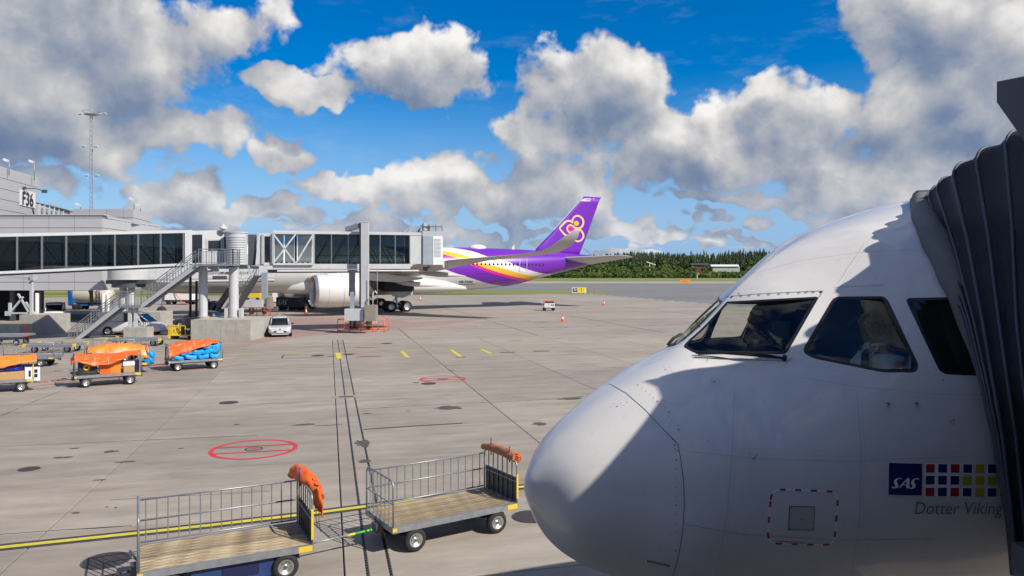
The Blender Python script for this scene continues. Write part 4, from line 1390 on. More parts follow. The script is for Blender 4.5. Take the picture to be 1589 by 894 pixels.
# two further folds between the last rib and the cab
cabroof = Vector((3.62, 4.86, 6.12))
extra = []
order = ['g', 'f', 'e', 'd', 'c', 'b', 'a']
paths = [RP[k][1] for k in order]
shift = Vector((.02, -.42, .03))
paths.append([p + shift for p in RP['a'][1]]); paths.append([p + shift * 2 for p in RP['a'][1]])
raw = [RP[k][0] for k in order] + [[p + shift for p in RP['a'][0]], [p + shift * 2 for p in RP['a'][0]]]
for i, pth in enumerate(raw):
    mb = MB(); mb.tube(pth, .013 if i > 3 else .010, 7); mb.build('bellows_rib', M['bellows_rib'], nb, world=True)
for i in range(len(paths) - 1):
    A0, B0 = paths[i], paths[i + 1]; mid = []
    for p, q in zip(A0, B0):
        c = (p + q) / 2; gap = (p - q).length
        inw = (Vector((5.1, c.y + .1, 4.3)) - c); inw.y *= .2; inw.normalize()
        mid.append(c + inw * min(.16, gap * (.42 if c.z < 5.4 else .16)))
    q1 = [a.lerp(m_, .5) + (a - m_) * .05 for a, m_ in zip(A0, mid)]; q2 = [b.lerp(m_, .5) + (b - m_) * .05 for b, m_ in zip(B0, mid)]
    mb = MB(); mb.loft([A0, q1, mid, q2, B0], closed=False, cap=False, smooth=True); mb.build('bellows_fold', M['bellows'], nb, world=True)
# padded buffer against the skin
pad_px = [(1413, 316), (1419, 338), (1427, 361), (1438, 384), (1450, 406.5), (1461, 432), (1473, 457), (1489, 498), (1505, 545), (1518, 592), (1529, 636), (1539, 680), (1551, 740), (1562, 800)]
pp = []
for x, y in pad_px:
    hp = hull_hit(x, y); pp.append(hp if hp is not None else P3(x, y, 6.9))
pp = [P3(1412, 311, 7.02)] + pp
far = Vector(tops['g']) + AX * 2.6 + Vector((0, .25, -.02))
mb = MB(); gpath = RP['g'][1]
mb.tube([p + Vector((.075, -.055, .005)) for p in pp], [.07] + [.105, .12, .11, .125, .115, .12, .11, .115, .10] + [.09] * 3 + [.05] * 2, 12)
mb.tube([pp[0] + Vector((.07, -.03, .01)), pp[0] + AX * 1.2 + Vector((0, 0, .10)), pp[0] + AX * 2.7 + Vector((0, 0, .05))], .085, 10)
mb.build('padded_buffer', M['pad'], nb, world=True)
mb = MB()                                                 # skirt between the buffer and the first fold
tt = [gpath[int(i * 30 / 14)] for i in range(15)]
bb = pp[::-1]
mb.loft([tt, [p + Vector((.09, -.06, 0)) for p in bb]], closed=False, cap=False); mb.build('buffer_skirt', M['bellows'], nb, world=True)
# cab: chamfered side cheeks, roof, side walls, floor
def cheek(x0, x1):
    side = [(4.67, 6.075), (4.67, 6.215), (4.44, 6.22), (1.6, 6.24), (1.6, 2.95), (4.30, 2.95), (4.30, 5.64), (4.44, 5.81)]
    mb = MB(); mb.prism([(x0, y, z) for y, z in side], (x1 - x0, 0, 0)); return mb
plan = [((3.06, 4.67), 6.075), ((3.105, 4.60), 5.93), ((3.17, 4.50), 5.72), ((3.24, 4.34), 5.45), ((3.24, 4.30), 2.95), ((3.24, 1.6), 2.95)]
mb = MB(); mb.loft([[Vector((x, y, zb)), Vector((x, y, 6.205)), Vector((x + .07, y - .02, 6.205)), Vector((x + .07, y - .02, zb))] for (x, y), zb in plan], smooth=False); mb.build('cab_side', M['canopy_grey'], nb, world=True, fix=True)
cheek(6.6, 6.68).build('cab_side', M['canopy_grey'], nb, world=True)
mb = MB(); mb.prism([(3.32, 1.6, 6.12), (6.599, 1.6, 6.12), (6.599, 4.66, 6.12), (3.14, 4.66, 6.12), (3.32, 4.32, 6.12)], (0, 0, .08)); mb.build('cab_roof', M['canopy_grey'], nb, world=True)
mb = MB(); mb.bx((3.32, 1.6, 2.96), (6.599, 4.70, 3.2)); mb.build('cab_floor', M['canopy_grey'], nb, world=True)
mb = MB(); p0 = P3(1569, 845, 4.95); mb.add([(p0.x, 4.95, 3.2), (p0.x, 4.95, 3.02), (p0.x + .12, 4.95, 2.82), (p0.x + .5, 4.95, 2.75), (p0.x + 3.0, 4.95, 2.75), (p0.x + 3.0, 4.95, 3.2)] + [(p0.x, 4.3, 3.2), (p0.x, 4.3, 3.02), (p0.x + .12, 4.3, 2.82), (p0.x + .5, 4.3, 2.75), (p0.x + 3.0, 4.3, 2.75), (p0.x + 3.0, 4.3, 3.2)],
       [tuple(range(6)), tuple(range(11, 5, -1))] + [(i, 6 + i, 6 + (i + 1) % 6, (i + 1) % 6) for i in range(6)]); mb.build('floor_buffer', M['canopy_grey'], nb, world=True)
mb = MB(); mb.bx((3.5, -14, 3.0), (6.3, 1.6, 3.25)); mb.bx((3.5, -14, 5.95), (6.3, 1.6, 6.15)); mb.bx((3.5, -14, 3.25), (3.6, 1.6, 5.95)); mb.bx((6.2, -14, 3.25), (6.3, 1.6, 5.95)); mb.build('bridge_tunnel', M['light_paint'], nb, world=True)
mb = MB(); mb.cyl((4.9, -4, 0), (4.9, -4, 3.0), .3); mb.cyl((4.9, 2.6, .5), (4.9, 2.6, 2.96), .22); mb.bx((4.0, 2.2, .35), (5.8, 3.0, .6)); mb.build('support_column', M['light_paint'], nb, world=True)
for s_ in (4.1, 5.7):
    mb = MB(); mb.lathe([(0, -.14), (.3, -.14), (.42, -.1), (.45, 0), (.42, .1), (.3, .14), (0, .14)], (s_, 2.6, .45), 'X', 20); mb.build('wheel', M['tyre'], nb, world=True)

# terminal pier at the photographer's back
tp = thing('terminal_pier', 'dark glazed terminal pier behind the viewpoint, mirrored in the airliner paint', 'terminal', (-20, -12, 0), 0)
mb = MB(); mb.bx((-60, -14, 0), (60, -1.5, 3.4)); mb.bx((-60, -14, 6.6), (60, -1.4, 9.6)); mb.build('wall', M['panel_white'], tp, world=True)
mb = MB(); mb.bx((-59.9, -13.9, 3.4), (59.9, -1.7, 6.6)); mb.build('glazing', M['car_glass'], tp, world=True)
mb = MB()
for i in range(60): mb.bx((-59 + i * 2, -1.7, 3.4), (-58.9 + i * 2, -1.5, 6.6))
mb.build('mullion', M['steel_dark'], tp, world=True)
# ================================================================== FAR AIRLINER
YAW = R(27.3)
wj = thing('parked_airliner', 'large white airliner with purple, gold and pink striped tail parked side-on', 'airliner', (-45.1, 84.73, 0), YAW)
WM = parent_matrix(wj); WMi = WM.inverted()
M['wide_white'] = mat('gloss_white_paint', (.66, .655, .63), .32, coat=.4, var=.03, vscale=.5, dirt=.1)
M['wing_grey'] = mat('wing_grey', (.50, .49, .475), .45, var=.05, vscale=.6)
M['purple'] = mat('purple_paint', (.155, .012, .40), .3, coat=.5)
M['gold'] = mat('gold_paint', (.72, .42, .03), .35, coat=.3)
M['pink'] = mat('pink_paint', (.75, .01, .22), .35, coat=.3)
M['peach'] = mat('peach_paint', (.85, .50, .28), .4)
WZ = 5.5
ws = np.array([0, .15, .6, 1.5, 3, 5, 7.5, 10, 38, 41.2, 45, 50, 56.8, 63.2, 66, 66.8])
wt = np.array([4.7, 5.0, 5.5, 6.3, 7.2, 8.0, 8.45, 8.55, 8.55, 8.55, 8.52, 8.45, 8.2, 7.75, 7.5, 7.35])
wb = np.array([4.7, 4.35, 3.9, 3.4, 2.95, 2.6, 2.48, 2.45, 2.45, 2.45, 2.6, 3.07, 4.55, 6.0, 6.7, 7.05])
ww = np.array([0, .38, .85, 1.4, 2.05, 2.6, 2.92, 2.98, 2.98, 2.98, 2.93, 2.72, 2.0, 1.1, .45, .15])


def whull(s, a):
    T = pchip(ws, wt, s); B = pchip(ws, wb, s); W = pchip(ws, ww, s); zc = (T + B) / 2
    return np.stack([s + 0 * a, -W * np.cos(a), zc + (T - B) / 2 * np.sin(a)], -1)


sgr = np.concatenate([10 * np.linspace(0, 1, 24) ** 1.7, np.linspace(11, 66.8, 70)]); agr = np.linspace(0, 2 * PI, 49)
_S, _A = np.meshgrid(sgr, agr, indexing='ij'); WP = whull(_S.ravel(), _A.ravel())
nA = len(agr)
wf = [(i * nA + j, i * nA + j + 1, (i + 1) * nA + j + 1, (i + 1) * nA + j) for i in range(len(sgr) - 1) for j in range(nA - 1)]
WBVH = BVHTree.FromPolygons([tuple(WM @ Vector(p)) for p in WP], wf)


def whit(px, py):
    loc, *_ = WBVH.ray_cast(Vector((0, 0, H)), ray(px, py))
    return None if loc is None else WMi @ loc


def livery():
    m = bpy.data.materials.new('striped_livery'); m.use_nodes = True
    k = NT(m.node_tree); b = k.n['Principled BSDF']
    tc = k.node('ShaderNodeTexCoord').outputs['Object']; sp = k.node('ShaderNodeSeparateXYZ'); k.put(sp.inputs[0], tc)
    u = k.math('DIVIDE', k.math('SUBTRACT', sp.outputs[0], 26.0), 42.0)
    C = [[(600, 380), (640, 398), (670, 409), (699.5, 421.3), (735, 433), (760, 440.5), (775, 443)],
         [(600, 366), (650, 386), (688.4, 397.7), (705.5, 402.7), (726.7, 410.3), (760, 422.8), (788, 431), (807.6, 436.6)],
         [(600, 364), (650, 384), (688.4, 394.7), (713.6, 401.7), (740, 411), (760, 418.3), (792.6, 428), (818, 434)],
         [(640, 382), (688.4, 389), (706.5, 392.6), (733.7, 400.2), (752, 408.7), (780, 416), (805.5, 423.7), (832, 429.5)],
         [(712, 386), (724.7, 388), (760, 399.2), (790, 407), (801, 412), (822.6, 419.4), (844, 424.6), (856, 425.2)]]
    masks = []
    for q in C:
        pts = [whit(*p) for p in q]; pts = [(p.x, p.z) for p in pts if p is not None]; pts.sort()
        fc = k.node('ShaderNodeFloatCurve'); cv = fc.mapping.curves[0]
        s0, z0 = pts[0]
        full = [(26.0, 9.6), (max(27.0, s0 - 5), min(9.6, z0 + 1.8))] + pts + [(pts[-1][0] + 2.2, pts[-1][1] - .35), (pts[-1][0] + 4.5, 1.0), (68, .5)]
        full = [p for i, p in enumerate(full) if i == 0 or p[0] > full[i - 1][0] + .05]
        while len(cv.points) < len(full): cv.points.new(.5, .5)
        for pt, (s_, z_) in zip(cv.points, full): pt.location = ((s_ - 26) / 42, z_ / 10); pt.handle_type = 'AUTO_CLAMPED'
        fc.mapping.update()
        k.put(fc.inputs['Value'], u)
        masks.append(k.math('GREATER_THAN', k.math('DIVIDE', sp.outputs[2], 10.0), fc.outputs[0]))
    c = k.mix(masks[0], (.66, .655, .63), (.155, .012, .40))
    c = k.mix(masks[1], c, (.75, .01, .22)); c = k.mix(masks[2], c, (.78, .46, .03)); c = k.mix(masks[3], c, (.72, .71, .69)); c = k.mix(masks[4], c, (.155, .012, .40))
    k.put(b.inputs['Base Color'], c); b.inputs['Roughness'].default_value = .3; b.inputs['Coat Weight'].default_value = .5
    return m


mb = MB(); mb.add([tuple(p) for p in WP], wf, True); mb.build('fuselage', livery(), wj, fix=True)
# belly fairing
mb = MB(); rings = []
for s_, w_, b_, t_ in [(17, .3, 2.55, 3.0), (19, 2.2, 2.3, 4.3), (23, 3.2, 2.1, 4.9), (30, 3.45, 2.02, 5.0), (35, 3.4, 2.05, 4.7), (39, 2.9, 2.2, 4.2), (42.5, 1.9, 2.42, 3.4), (44, .4, 2.55, 2.8)]:
    rings.append([Vector((s_, w_ * math.copysign(abs(math.cos(a)) ** .7, math.cos(a)), (b_ + t_) / 2 + (t_ - b_) / 2 * math.copysign(abs(math.sin(a)) ** .7, math.sin(a)))) for a in np.linspace(0, 2 * PI, 28, endpoint=False)])
mb.loft(rings); mb.build('belly_fairing', M['wide_white'], wj, fix=True)


def airfoil(le, chord, z, y, th, twist=0.0, n=9):
    up = []; lo = []
    for i in range(n + 1):
        x = (1 - math.cos(PI * i / n)) / 2
        t = 5 * th * (.2969 * math.sqrt(x) - .126 * x - .3516 * x * x + .2843 * x ** 3 - .1036 * x ** 4)
        up.append((x, t * 1.15)); lo.append((x, -t * .85))
    pts = up + lo[::-1][1:-1]
    return [Vector((le + chord * x, y, z + chord * t - twist * x * chord)) for x, t in pts]


def surface(secs, name, m, mirror=True):
    for sg in ((1, -1) if mirror else (1,)):
        mb = MB(); mb.loft([[Vector((p.x, p.y * sg, p.z)) for p in airfoil(*s_)] for s_ in secs]); o = mb.build(name, m, wj, fix=True)
    return o


wing = [(20.0, 14.5, 4.1, 1.0, .12), (20.6, 13.2, 4.15, -2.9, .12), (26.2, 8.4, 5.15, -11, .09), (32.2, 4.9, 6.3, -20, .06), (37.0, 3.1, 6.85, -27.3, .05), (38.6, 2.5, 7.12, -29.4, .05), (39.5, 2.3, 7.75, -30.7, .05), (40.4, 1.7, 8.6, -31.5, .05), (41.3, .8, 9.3, -31.9, .05)]
surface([(a, b, c, d, e) for a, b, c, d, e in wing], 'wing', M['wing_grey'])
surface([(57.6, 6.4, 7.15, 0, .10, .14), (58.6, 5.8, 7.15, -1.3, .10, .14), (63.0, 2.6, 7.45, -9.2, .08, .10), (63.8, 1.5, 7.45, -9.5, .05, .10)], 'tailplane', M['wing_grey'])
for sg in (-1, 1):
    for y_, s0, z_ in ((-7.8, 30.5, 3.7), (-13.5, 31.3, 4.95)):
        mb = MB(); mb.loft([[Vector((s0 + x, -sg * y_ * -1 + r_ * .5 * math.cos(a), z_ - x * .06 + r_ * .8 * math.sin(a))) for a in np.linspace(0, 2 * PI, 12, endpoint=False)] for x, r_ in ((0, .05), (1, .3), (2.6, .42), (4.4, .3), (6.2, .03))])
        mb.build('flap_fairing', M['wide_white'] if y_ > -10 else M['wing_grey'], wj, fix=True)
    # engine: nacelle, intake, fan, core, pylon
    c = Vector((19.7, sg * 10.5, 2.87)); fx = lambda r_, h: (r_, h)
    mb = MB(); mb.lathe([(1.55, 1.2), (1.56, .5), (1.62, .1), (1.72, .0), (1.80, .08), (1.88, .5), (1.92, 1.5), (1.91, 3.0), (1.80, 4.4), (1.58, 5.6), (1.50, 5.75), (1.45, 5.6), (1.4, 4.0)], c, 'X', 48); e = mb.build('engine_nacelle', M['wide_white'], wj, fix=True)
    mb = MB(); mb.lathe([(1.53, .9), (1.545, .5), (1.61, .095), (1.72, -.012), (1.812, .08), (1.875, .36)], c, 'X', 48); mb.build('intake_lip', M['chrome'], e)
    mb = MB(); mb.lathe([(0, .7), (.25, .95), (.45, 1.3), (1.54, 1.31)], c, 'X', 32); mb.build('fan', M['dark'], e)
    mb = MB(); mb.lathe([(.95, 3.8), (.95, 5.6), (.65, 7.0), (.6, 7.0), (.35, 7.2), (.02, 8.2)], c, 'X', 32); mb.build('exhaust_cone', M['steel_dark'], e)
    mb = MB(); mb.loft([[Vector((s_, sg * 10.5 + dy, z_)) for dy, z_ in ((-w_, zt), (w_, zt), (w_, zb), (-w_, zb))] for s_, w_, zt, zb in ((21.4, .05, 4.85, 4.6), (23, .25, 5.0, 4.4), (27, .3, 5.0, 4.0), (30, .25, 4.6, 3.8), (33, .04, 4.4, 4.2))], smooth=False); mb.build('pylon', M['wide_white'], wj, fix=True)
    for s_, r_ in ((1.5, 1.926), (3.25, 1.912)):
        mb = MB(); mb.tube([(c.x + s_, c.y + r_ * math.cos(a), c.z + r_ * math.sin(a)) for a in np.linspace(0, 2 * PI, 40, endpoint=False)], .012, 4, closed=True); mb.build('nacelle_seam', M['seam_soft'], e)
    # main gear bogie
    g = Vector((31.5, sg * 5.3, .7))
    mb = MB(); mb.cyl(g + Vector((-.2, -sg * .3, 3.6)), g, .22, .16); mb.beam(g + Vector((-1.05, 0, 0)), g + Vector((1.05, 0, 0)), .24, .26); mb.cyl(g + Vector((0, 0, 1.2)), g + Vector((2.0, -sg * 1.2, 3.3)), .10); mb.cyl(g + Vector((.1, 0, .5)), g + Vector((.95, 0, .05)), .06)
    mb.cyl(g + Vector((-.9, 0, .1)), g + Vector((0, 0, 1.3)), .07)
    for dx in (-1.02, 1.02): mb.cyl(g + Vector((dx, -.9, 0)), g + Vector((dx, .9, 0)), .12)
    mg = mb.build('main_gear', M['chrome'], wj)
    for dx in (-1.02, 1.02):
        for dy in (-.72, .72):
            mb = MB(); mb.lathe([(.30, -.2), (.45, -.25), (.64, -.24), (.70, -.14), (.70, .14), (.64, .24), (.45, .25), (.30, .2)], g + Vector((dx, dy, 0)), 'Y', 26); w_ = mb.build('wheel', M['tyre'], wj, fix=True)
            mb = MB(); mb.lathe([(0, -.16), (.12, -.2), (.26, -.15), (.33, -.22), (.40, -.245)], g + Vector((dx, dy, 0)), 'Y', 20); mb.lathe([(.40, .245), (.33, .22), (.26, .15), (.12, .2), (0, .16)], g + Vector((dx, dy, 0)), 'Y', 20); mb.build('rim', M['chrome'], w_)
    mb = MB(); mb.prism([(30.2, sg * 6.05, 3.9), (33.6, sg * 5.6, 3.9), (33.4, sg * 5.75, 2.2), (32.0, sg * 5.85, 1.75), (30.6, sg * 6.1, 2.0)], (0, sg * .08, 0)); mb.build('gear_door', M['wing_grey'], wj)
mb = MB(); mb.cyl((4.5, 0, .5), (4.8, 0, 3.0), .13); mb.cyl((4.5, -.4, .52), (4.5, .4, .52), .08); mb.build('nose_gear', M['chrome'], wj)
for dy in (-.4, .4):
    mb = MB(); mb.lathe([(0, -.14), (.4, -.16), (.52, -.08), (.52, .08), (.4, .16), (0, .14)], (4.5, dy, .52), 'Y', 22); mb.build('wheel', M['tyre'], wj)
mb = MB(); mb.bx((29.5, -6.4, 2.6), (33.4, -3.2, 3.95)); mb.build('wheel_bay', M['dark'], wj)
# fin: outline traced on the plane of symmetry, lens-shaped section
def fin_pt(px, py, y=0.0):
    """where the photograph's ray meets the plane at local y"""
    o = WMi @ Vector((0, 0, H)); d = (WMi.to_3x3() @ ray(px, py)); t = (y - o.y) / d.y
    return o + d * t


fl = [fin_pt(*p) for p in ((826, 392), (860.5, 356.5), (903, 308.5), (906, 305))]; ft = [fin_pt(*p) for p in ((896, 402), (908, 372), (929, 314), (934, 303.2))]
levels = []
for i in range(11):
    z_ = 7.6 + (fl[-1].z - 7.6) * i / 10
    def at(z_, L):
        for a, b in zip(L[:-1], L[1:]):
            if a.z <= z_ <= b.z or b is L[-1]:
                t = (z_ - a.z) / (b.z - a.z); return a.x + (b.x - a.x) * t if z_ >= L[0].z or a is not L[0] else a.x + (b.x - a.x) * t
    x0 = at(z_, fl); x1 = at(z_, ft); ch = x1 - x0; th = .085
    sec = airfoil(0, 1, 0, 0, th * (1 - .3 * i / 10))
    levels.append([Vector((x0 + ch * p.x, ch * p.z / 1.15 if p.z > 0 else ch * p.z / .85, z_)) for p in sec])
mb = MB(); mb.loft(levels); fin = mb.build('tail_fin', M['purple'], wj, fix=True)
FINB = BVHTree.FromObject(fin, bpy.context.evaluated_depsgraph_get())


def on_fin(px, py, off=.03):
    o = WMi @ Vector((0, 0, H)); d = (WMi.to_3x3() @ ray(px, py)).normalized()
    loc, n, *_ = FINB.ray_cast(o, d)
    if loc is None: loc = fin_pt(px, py, -.2); n = Vector((0, -1, 0))
    return loc - d * off * 1.5


fz = lambda x, y: on_fin(830 + x / 6.877, 290 + y / 6.877, .03)
fz2 = lambda x, y: on_fin(830 + x / 6.877, 290 + y / 6.877, .05)
brush_letters([[(405, 385, 15), (375, 364, 16), (335, 368, 16), (300, 400, 16), (266, 440, 12), (290, 478, 15), (320, 510, 16), (350, 522, 12)],
               [(402, 382, 14), (404, 345, 14), (432, 314, 15), (470, 312, 15), (505, 338, 16), (518, 375, 16), (508, 415, 16), (480, 440, 16), (440, 442, 16), (405, 420, 16), (378, 408, 15), (352, 422, 14), (345, 450, 14), (360, 478, 14), (385, 486, 14), (415, 470, 14), (440, 455, 14), (480, 458, 15), (508, 488, 16), (518, 530, 16), (495, 568, 15), (455, 582, 14), (418, 566, 12)]], fz, M['peach'], 'tail_emblem', fin, wk=1.25)
mb = MB(); mb.poly([fz2(380 + 27 * math.cos(a), 444 + 26 * math.sin(a)) if abs(a) > .5 else fz2(416, 441) for a in np.linspace(-PI, PI, 25)[:-1]]); mb.build('emblem_drop', M['pink'], fin)
mb = MB(); mb.poly([fz2(443 + 28 * math.cos(a), 390 + 27 * math.sin(a)) for a in np.linspace(0, 2 * PI, 24, endpoint=False)]); mb.build('emblem_disc', M['gold'], fin)
brush_letters([[(520, 128, 8), (600, 128, 8)], [(516, 150, 8), (590, 151, 8)], [(618, 122, 5), (634, 128, 5)]], fz, M['white_paint'], 'tip_flash', fin)
brush_letters([[(208, 455, 9), (350, 296, 9), (500, 126, 9)]], fz2, M['white_paint'], 'leading_edge', fin)
# satcom dome, aerial, cabin windows, door outline, registration
cw = whit(743, 386); mb = MB()
mb.lathe([(1.0, -.5), (1.0, 0), (.92, .25), (.65, .45), (.3, .54), (0, .56)], (45.2, 0, 8.5), 'Z', 24, M=Matrix.Diagonal((1.35, .8, .9))); mb.build('antenna_dome', M['wide_white'], wj)
mb = MB(); mb.prism([(50.6, 0, 8.3), (51.2, 0, 8.3), (51.15, 0, 9.0), (50.95, 0, 9.0)], (0, .06, 0)); mb.build('aerial', M['wide_white'], wj)
h0 = whit(760, 410.5)
mb = MB(); mb.lathe([(0, 0), (.14, 0)], (0, 0, 0), 'Y', 14, M=Matrix.Diagonal((1, 1, 1.45))); wme = mb.mesh('cabin_window', M['car_glass'])
for i in range(74):
    s_ = 8.0 + i * .64
    if s_ > 55.6: break
    W_ = float(pchip(ws, ww, np.array([s_]))[0]); T_ = float(pchip(ws, wt, np.array([s_]))[0]); B_ = float(pchip(ws, wb, np.array([s_]))[0])
    zc = (T_ + B_) / 2; q = (h0.z - zc) / ((T_ - B_) / 2)
    if abs(q) < .95: inst('cabin_window', wme, wj, (s_, -W_ * math.sqrt(1 - q * q) - .015, h0.z))
def strip_w(pxs, w, name, m):
    P = []
    for a, b in zip(pxs[:-1], pxs[1:]):
        for t in (0, .25, .5, .75): P.append((a[0] + (b[0] - a[0]) * t, a[1] + (b[1] - a[1]) * t))
    P.append(pxs[-1]); P = [whit(*p) for p in P]; P = [p + Vector((0, -.025, 0)) for p in P if p is not None]
    mb = MB(); mb.tube(P, w, 5); mb.build(name, m, wj)


for x in (806.6, 817.5): strip_w([(x, 402), (x - .3, 421)], .035, 'door_outline', M['white_paint'])
strip_w([(806.5, 421.3), (817.5, 421.3)], .035, 'door_outline', M['white_paint'])
v, f = text_mesh('HS-THN', shear=.2, offset=.035, spacing=1.1)
mb = MB(); mb.add([(whit(712 + 21.5 * a, 439.2 - 3.6 * b) + Vector((0, -.03, 0))) for a, b in v], f); mb.build('registration', M['black'], wj)
strip_w([(712, 441.3), (736, 441.6)], .03, 'registration', M['black'])

# ================================================================== TERMINAL (left background)
def panelled_wall(t, P0, P1, z0, z1, seams_h, step_v, m=None, name='facade_panel', depth=.10, off0=0.0):
    """clad a wall with separate panels, joints left open between them; P0->P1 runs left to right seen from outside"""
    P0 = Vector((*P0, 0)); P1 = Vector((*P1, 0)); d = (P1 - P0); L = d.length; d.normalize(); n = Vector((d.y, -d.x, 0))
    rz = math.atan2(d.y, d.x); cache = {}
    zs = [z0] + list(seams_h) + [z1]
    xs = [0.0]
    x = off0 if off0 > .3 else step_v
    while x < L - .3: xs.append(x); x += step_v
    xs.append(L)
    for a, b in zip(xs[:-1], xs[1:]):
        for c, e in zip(zs[:-1], zs[1:]):
            key = (round(b - a, 2), round(e - c, 2))
            if key not in cache:
                mb = MB(); mb.box((0, 0, 0), (b - a - .045, depth, e - c - .05)); cache[key] = mb.mesh(name, m or M['panel_white'])
            p = P0 + d * (a + b) / 2 + n * depth / 2
            inst(name, cache[key], t, (p.x, p.y, (c + e) / 2), (0, 0, rz))


tm = thing('terminal_building', 'pale panelled terminal block with overhanging upper floors at far left', 'building', (0, 0, 0), 0)
zt, zb_ = 5 + 89 / F * 75, 5 - 28 / F * 75
XR = (159 - CX) / F * 75
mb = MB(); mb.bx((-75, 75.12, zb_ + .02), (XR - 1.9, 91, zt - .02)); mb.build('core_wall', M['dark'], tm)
panelled_wall(tm, (-72.9, 75.1), (XR, 75.1), zb_, zt, [zb_ + .85, zb_ + 2.1, 5.6, 8.0, zt - 1.28, zt - .28], 2.6, off0=2.55)
panelled_wall(tm, (XR - .1, 75.1), (XR - 1.8, 91), zb_, zt, [zb_ + .85, zb_ + 2.1, 5.6, 8.0, zt - 1.28, zt - .28], 3.6)
mb = MB(); mb.bx((-75, 74.9, zt), (XR + .2, 76, zt + .08)); mb.build('parapet', M['light_paint'], tm)
# set-back upper block
X0_, X1_ = (112 - CX) / F * 82, (207.7 - CX) / F * 82; zu = 5 + 99 / F * 82
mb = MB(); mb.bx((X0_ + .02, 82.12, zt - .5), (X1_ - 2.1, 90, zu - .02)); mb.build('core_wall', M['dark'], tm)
panelled_wall(tm, (X0_, 82.1), (X1_, 82.1), zt - .4, zu, [zu - 1.0, ], 1.9); panelled_wall(tm, (X1_ - .1, 82.1), (X1_ - 2.0, 90.1), zt - .4, zu, [zu - 1.0], 3.2)
# ground floor recess, columns, dark glazing
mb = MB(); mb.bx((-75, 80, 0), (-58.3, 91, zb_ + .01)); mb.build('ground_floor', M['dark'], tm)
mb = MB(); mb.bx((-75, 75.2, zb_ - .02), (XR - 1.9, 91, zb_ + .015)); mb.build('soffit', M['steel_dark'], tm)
for px_ in (63.5, 20, -20):
    p = G(px_, 423 + F * 5 / 76.5); mb = MB(); mb.bx((p.x - .2, p.y - .2, 0), (p.x + .2, p.y + .2, zb_)); mb.build('column', M['steel_dark'], tm)
# tall block with the stand sign
tb = thing('tall_stair_block', 'tall grey panelled block carrying the F36 stand sign', 'building', (-56, 84, 0), 0)
pA = Vector((-53.9, 76.2)); pB = Vector((-56.5, 88)); zT = 16.2
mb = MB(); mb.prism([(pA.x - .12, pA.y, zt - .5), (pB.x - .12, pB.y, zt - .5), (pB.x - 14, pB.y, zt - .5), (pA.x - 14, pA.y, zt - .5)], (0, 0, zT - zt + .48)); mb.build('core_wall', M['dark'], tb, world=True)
d_ = (pA - pB).normalized()
seams = [zT - 1.12 - 1.13 * i for i in range(4)][::-1]
t_ = thing('tmp', 'x', 'x'); bpy.data.objects.remove(t_)
panelled_wall_parent = tb


def panels_world(t, P0, P1, *a, **k):
    before = set(t.children); panelled_wall(t, P0, P1, *a, **k)
    off = Vector(t.location)
    for c_ in t.children:
        if c_ not in before: c_.location = Vector(c_.location) - off


panels_world(tb, tuple(pA), tuple(pB), zt - .1, zT, seams, 3.6)
panels_world(tb, tuple(pB), (pB.x - 14, pB.y), zt - .1, zT, seams, 3.6)
mb = MB(); mb.prism([(pA.x + .1, pA.y, zT - .02), (pB.x + .1, pB.y, zT - .02), (pB.x - 14, pB.y, zT - .02), (pA.x - 14, pA.y, zT - .02)], (0, 0, .1)); mb.build('roof', M['light_paint'], tb, world=True)


def wall_hit(px, py, A, B, off=0.0):
    """ray against the vertical plane through ground points A, B"""
    A = Vector((A[0], A[1], 0)); d = (Vector((B[0], B[1], 0)) - A).normalized(); n = Vector((d.y, -d.x, 0))
    if n.dot(Vector((0, 0, H)) - A) < 0: n = -n
    A = A + n * off; r_ = ray(px, py); o = Vector((0, 0, H)); t = (A - o).dot(n) / r_.dot(n)
    return o + r_ * t


sgn = thing('stand_sign', 'white F36 sign board on the tall block wall', 'sign', tuple(wall_hit(41, 310, pA, pB, .1)), 0)
w4 = lambda x, y, o: wall_hit(x, y, pA, pB, o)
mb = MB(); q4 = [w4(30.5, 294, .12), w4(54.3, 299.5, .12), w4(54.3, 324, .12), w4(30.5, 318, .12)]; nrm = (q4[1] - q4[0]).cross(q4[3] - q4[0]).normalized()
mb.prism(q4, nrm * .06 * (1 if nrm.dot(Vector((0, -1, 0))) < 0 else -1)); mb.build('board', M['white_paint'], sgn, world=True)
v, f = text_mesh('F36', offset=.012, spacing=1.0)
mb = MB(); mb.add([w4(35.5 + 16.6 * a, 317.5 + 16.6 * a * .22 - (21) * b, .26) for a, b in v], f); mb.build('lettering', M['black'], sgn, world=True)
lamp = thing('sign_lamp', 'dark lamp arm reaching out over the F36 sign', 'lamp', tuple(w4(45, 292, .1)), 0)
mb = MB(); a = w4(37, 292, .2); b = w4(57, 293, 1.0); c = P3(69, 297, b.y - .2); mb.tube([a, b, c], .06, 6); mb.box(c, (.5, .3, .35)); mb.box(a, (.4, .3, .3)); mb.build('arm', M['steel_dark'], lamp, world=True)
ph = thing('roof_plant_room', 'glazed rooftop plant room with white framing beside the tall block', 'plant room', (-51, 88, zt), 0)
q = lambda x, y, Y=86: P3(x, y, Y)
mb = MB()
tl, tr, br, bl = q(58, 316, 84), q(102, 327, 92), q(102, 334.5, 92), q(58, 334.5, 84)
mb.prism([tl, tr, br + Vector((0, 0, -.4)), bl + Vector((0, 0, -.4))], (-1.2, 3, 0)); mb.build('glazing', M['panel_white'], ph, world=True)
mb = MB(); mb.prism([tl + Vector((.05, -.3, .12)), tr + Vector((.3, -.3, .12)), tr + Vector((.3, -.3, -.05)), tl + Vector((.05, -.3, -.05))], (-1.2, 3.2, 0)); mb.build('roof', M['steel_dark'], ph, world=True)
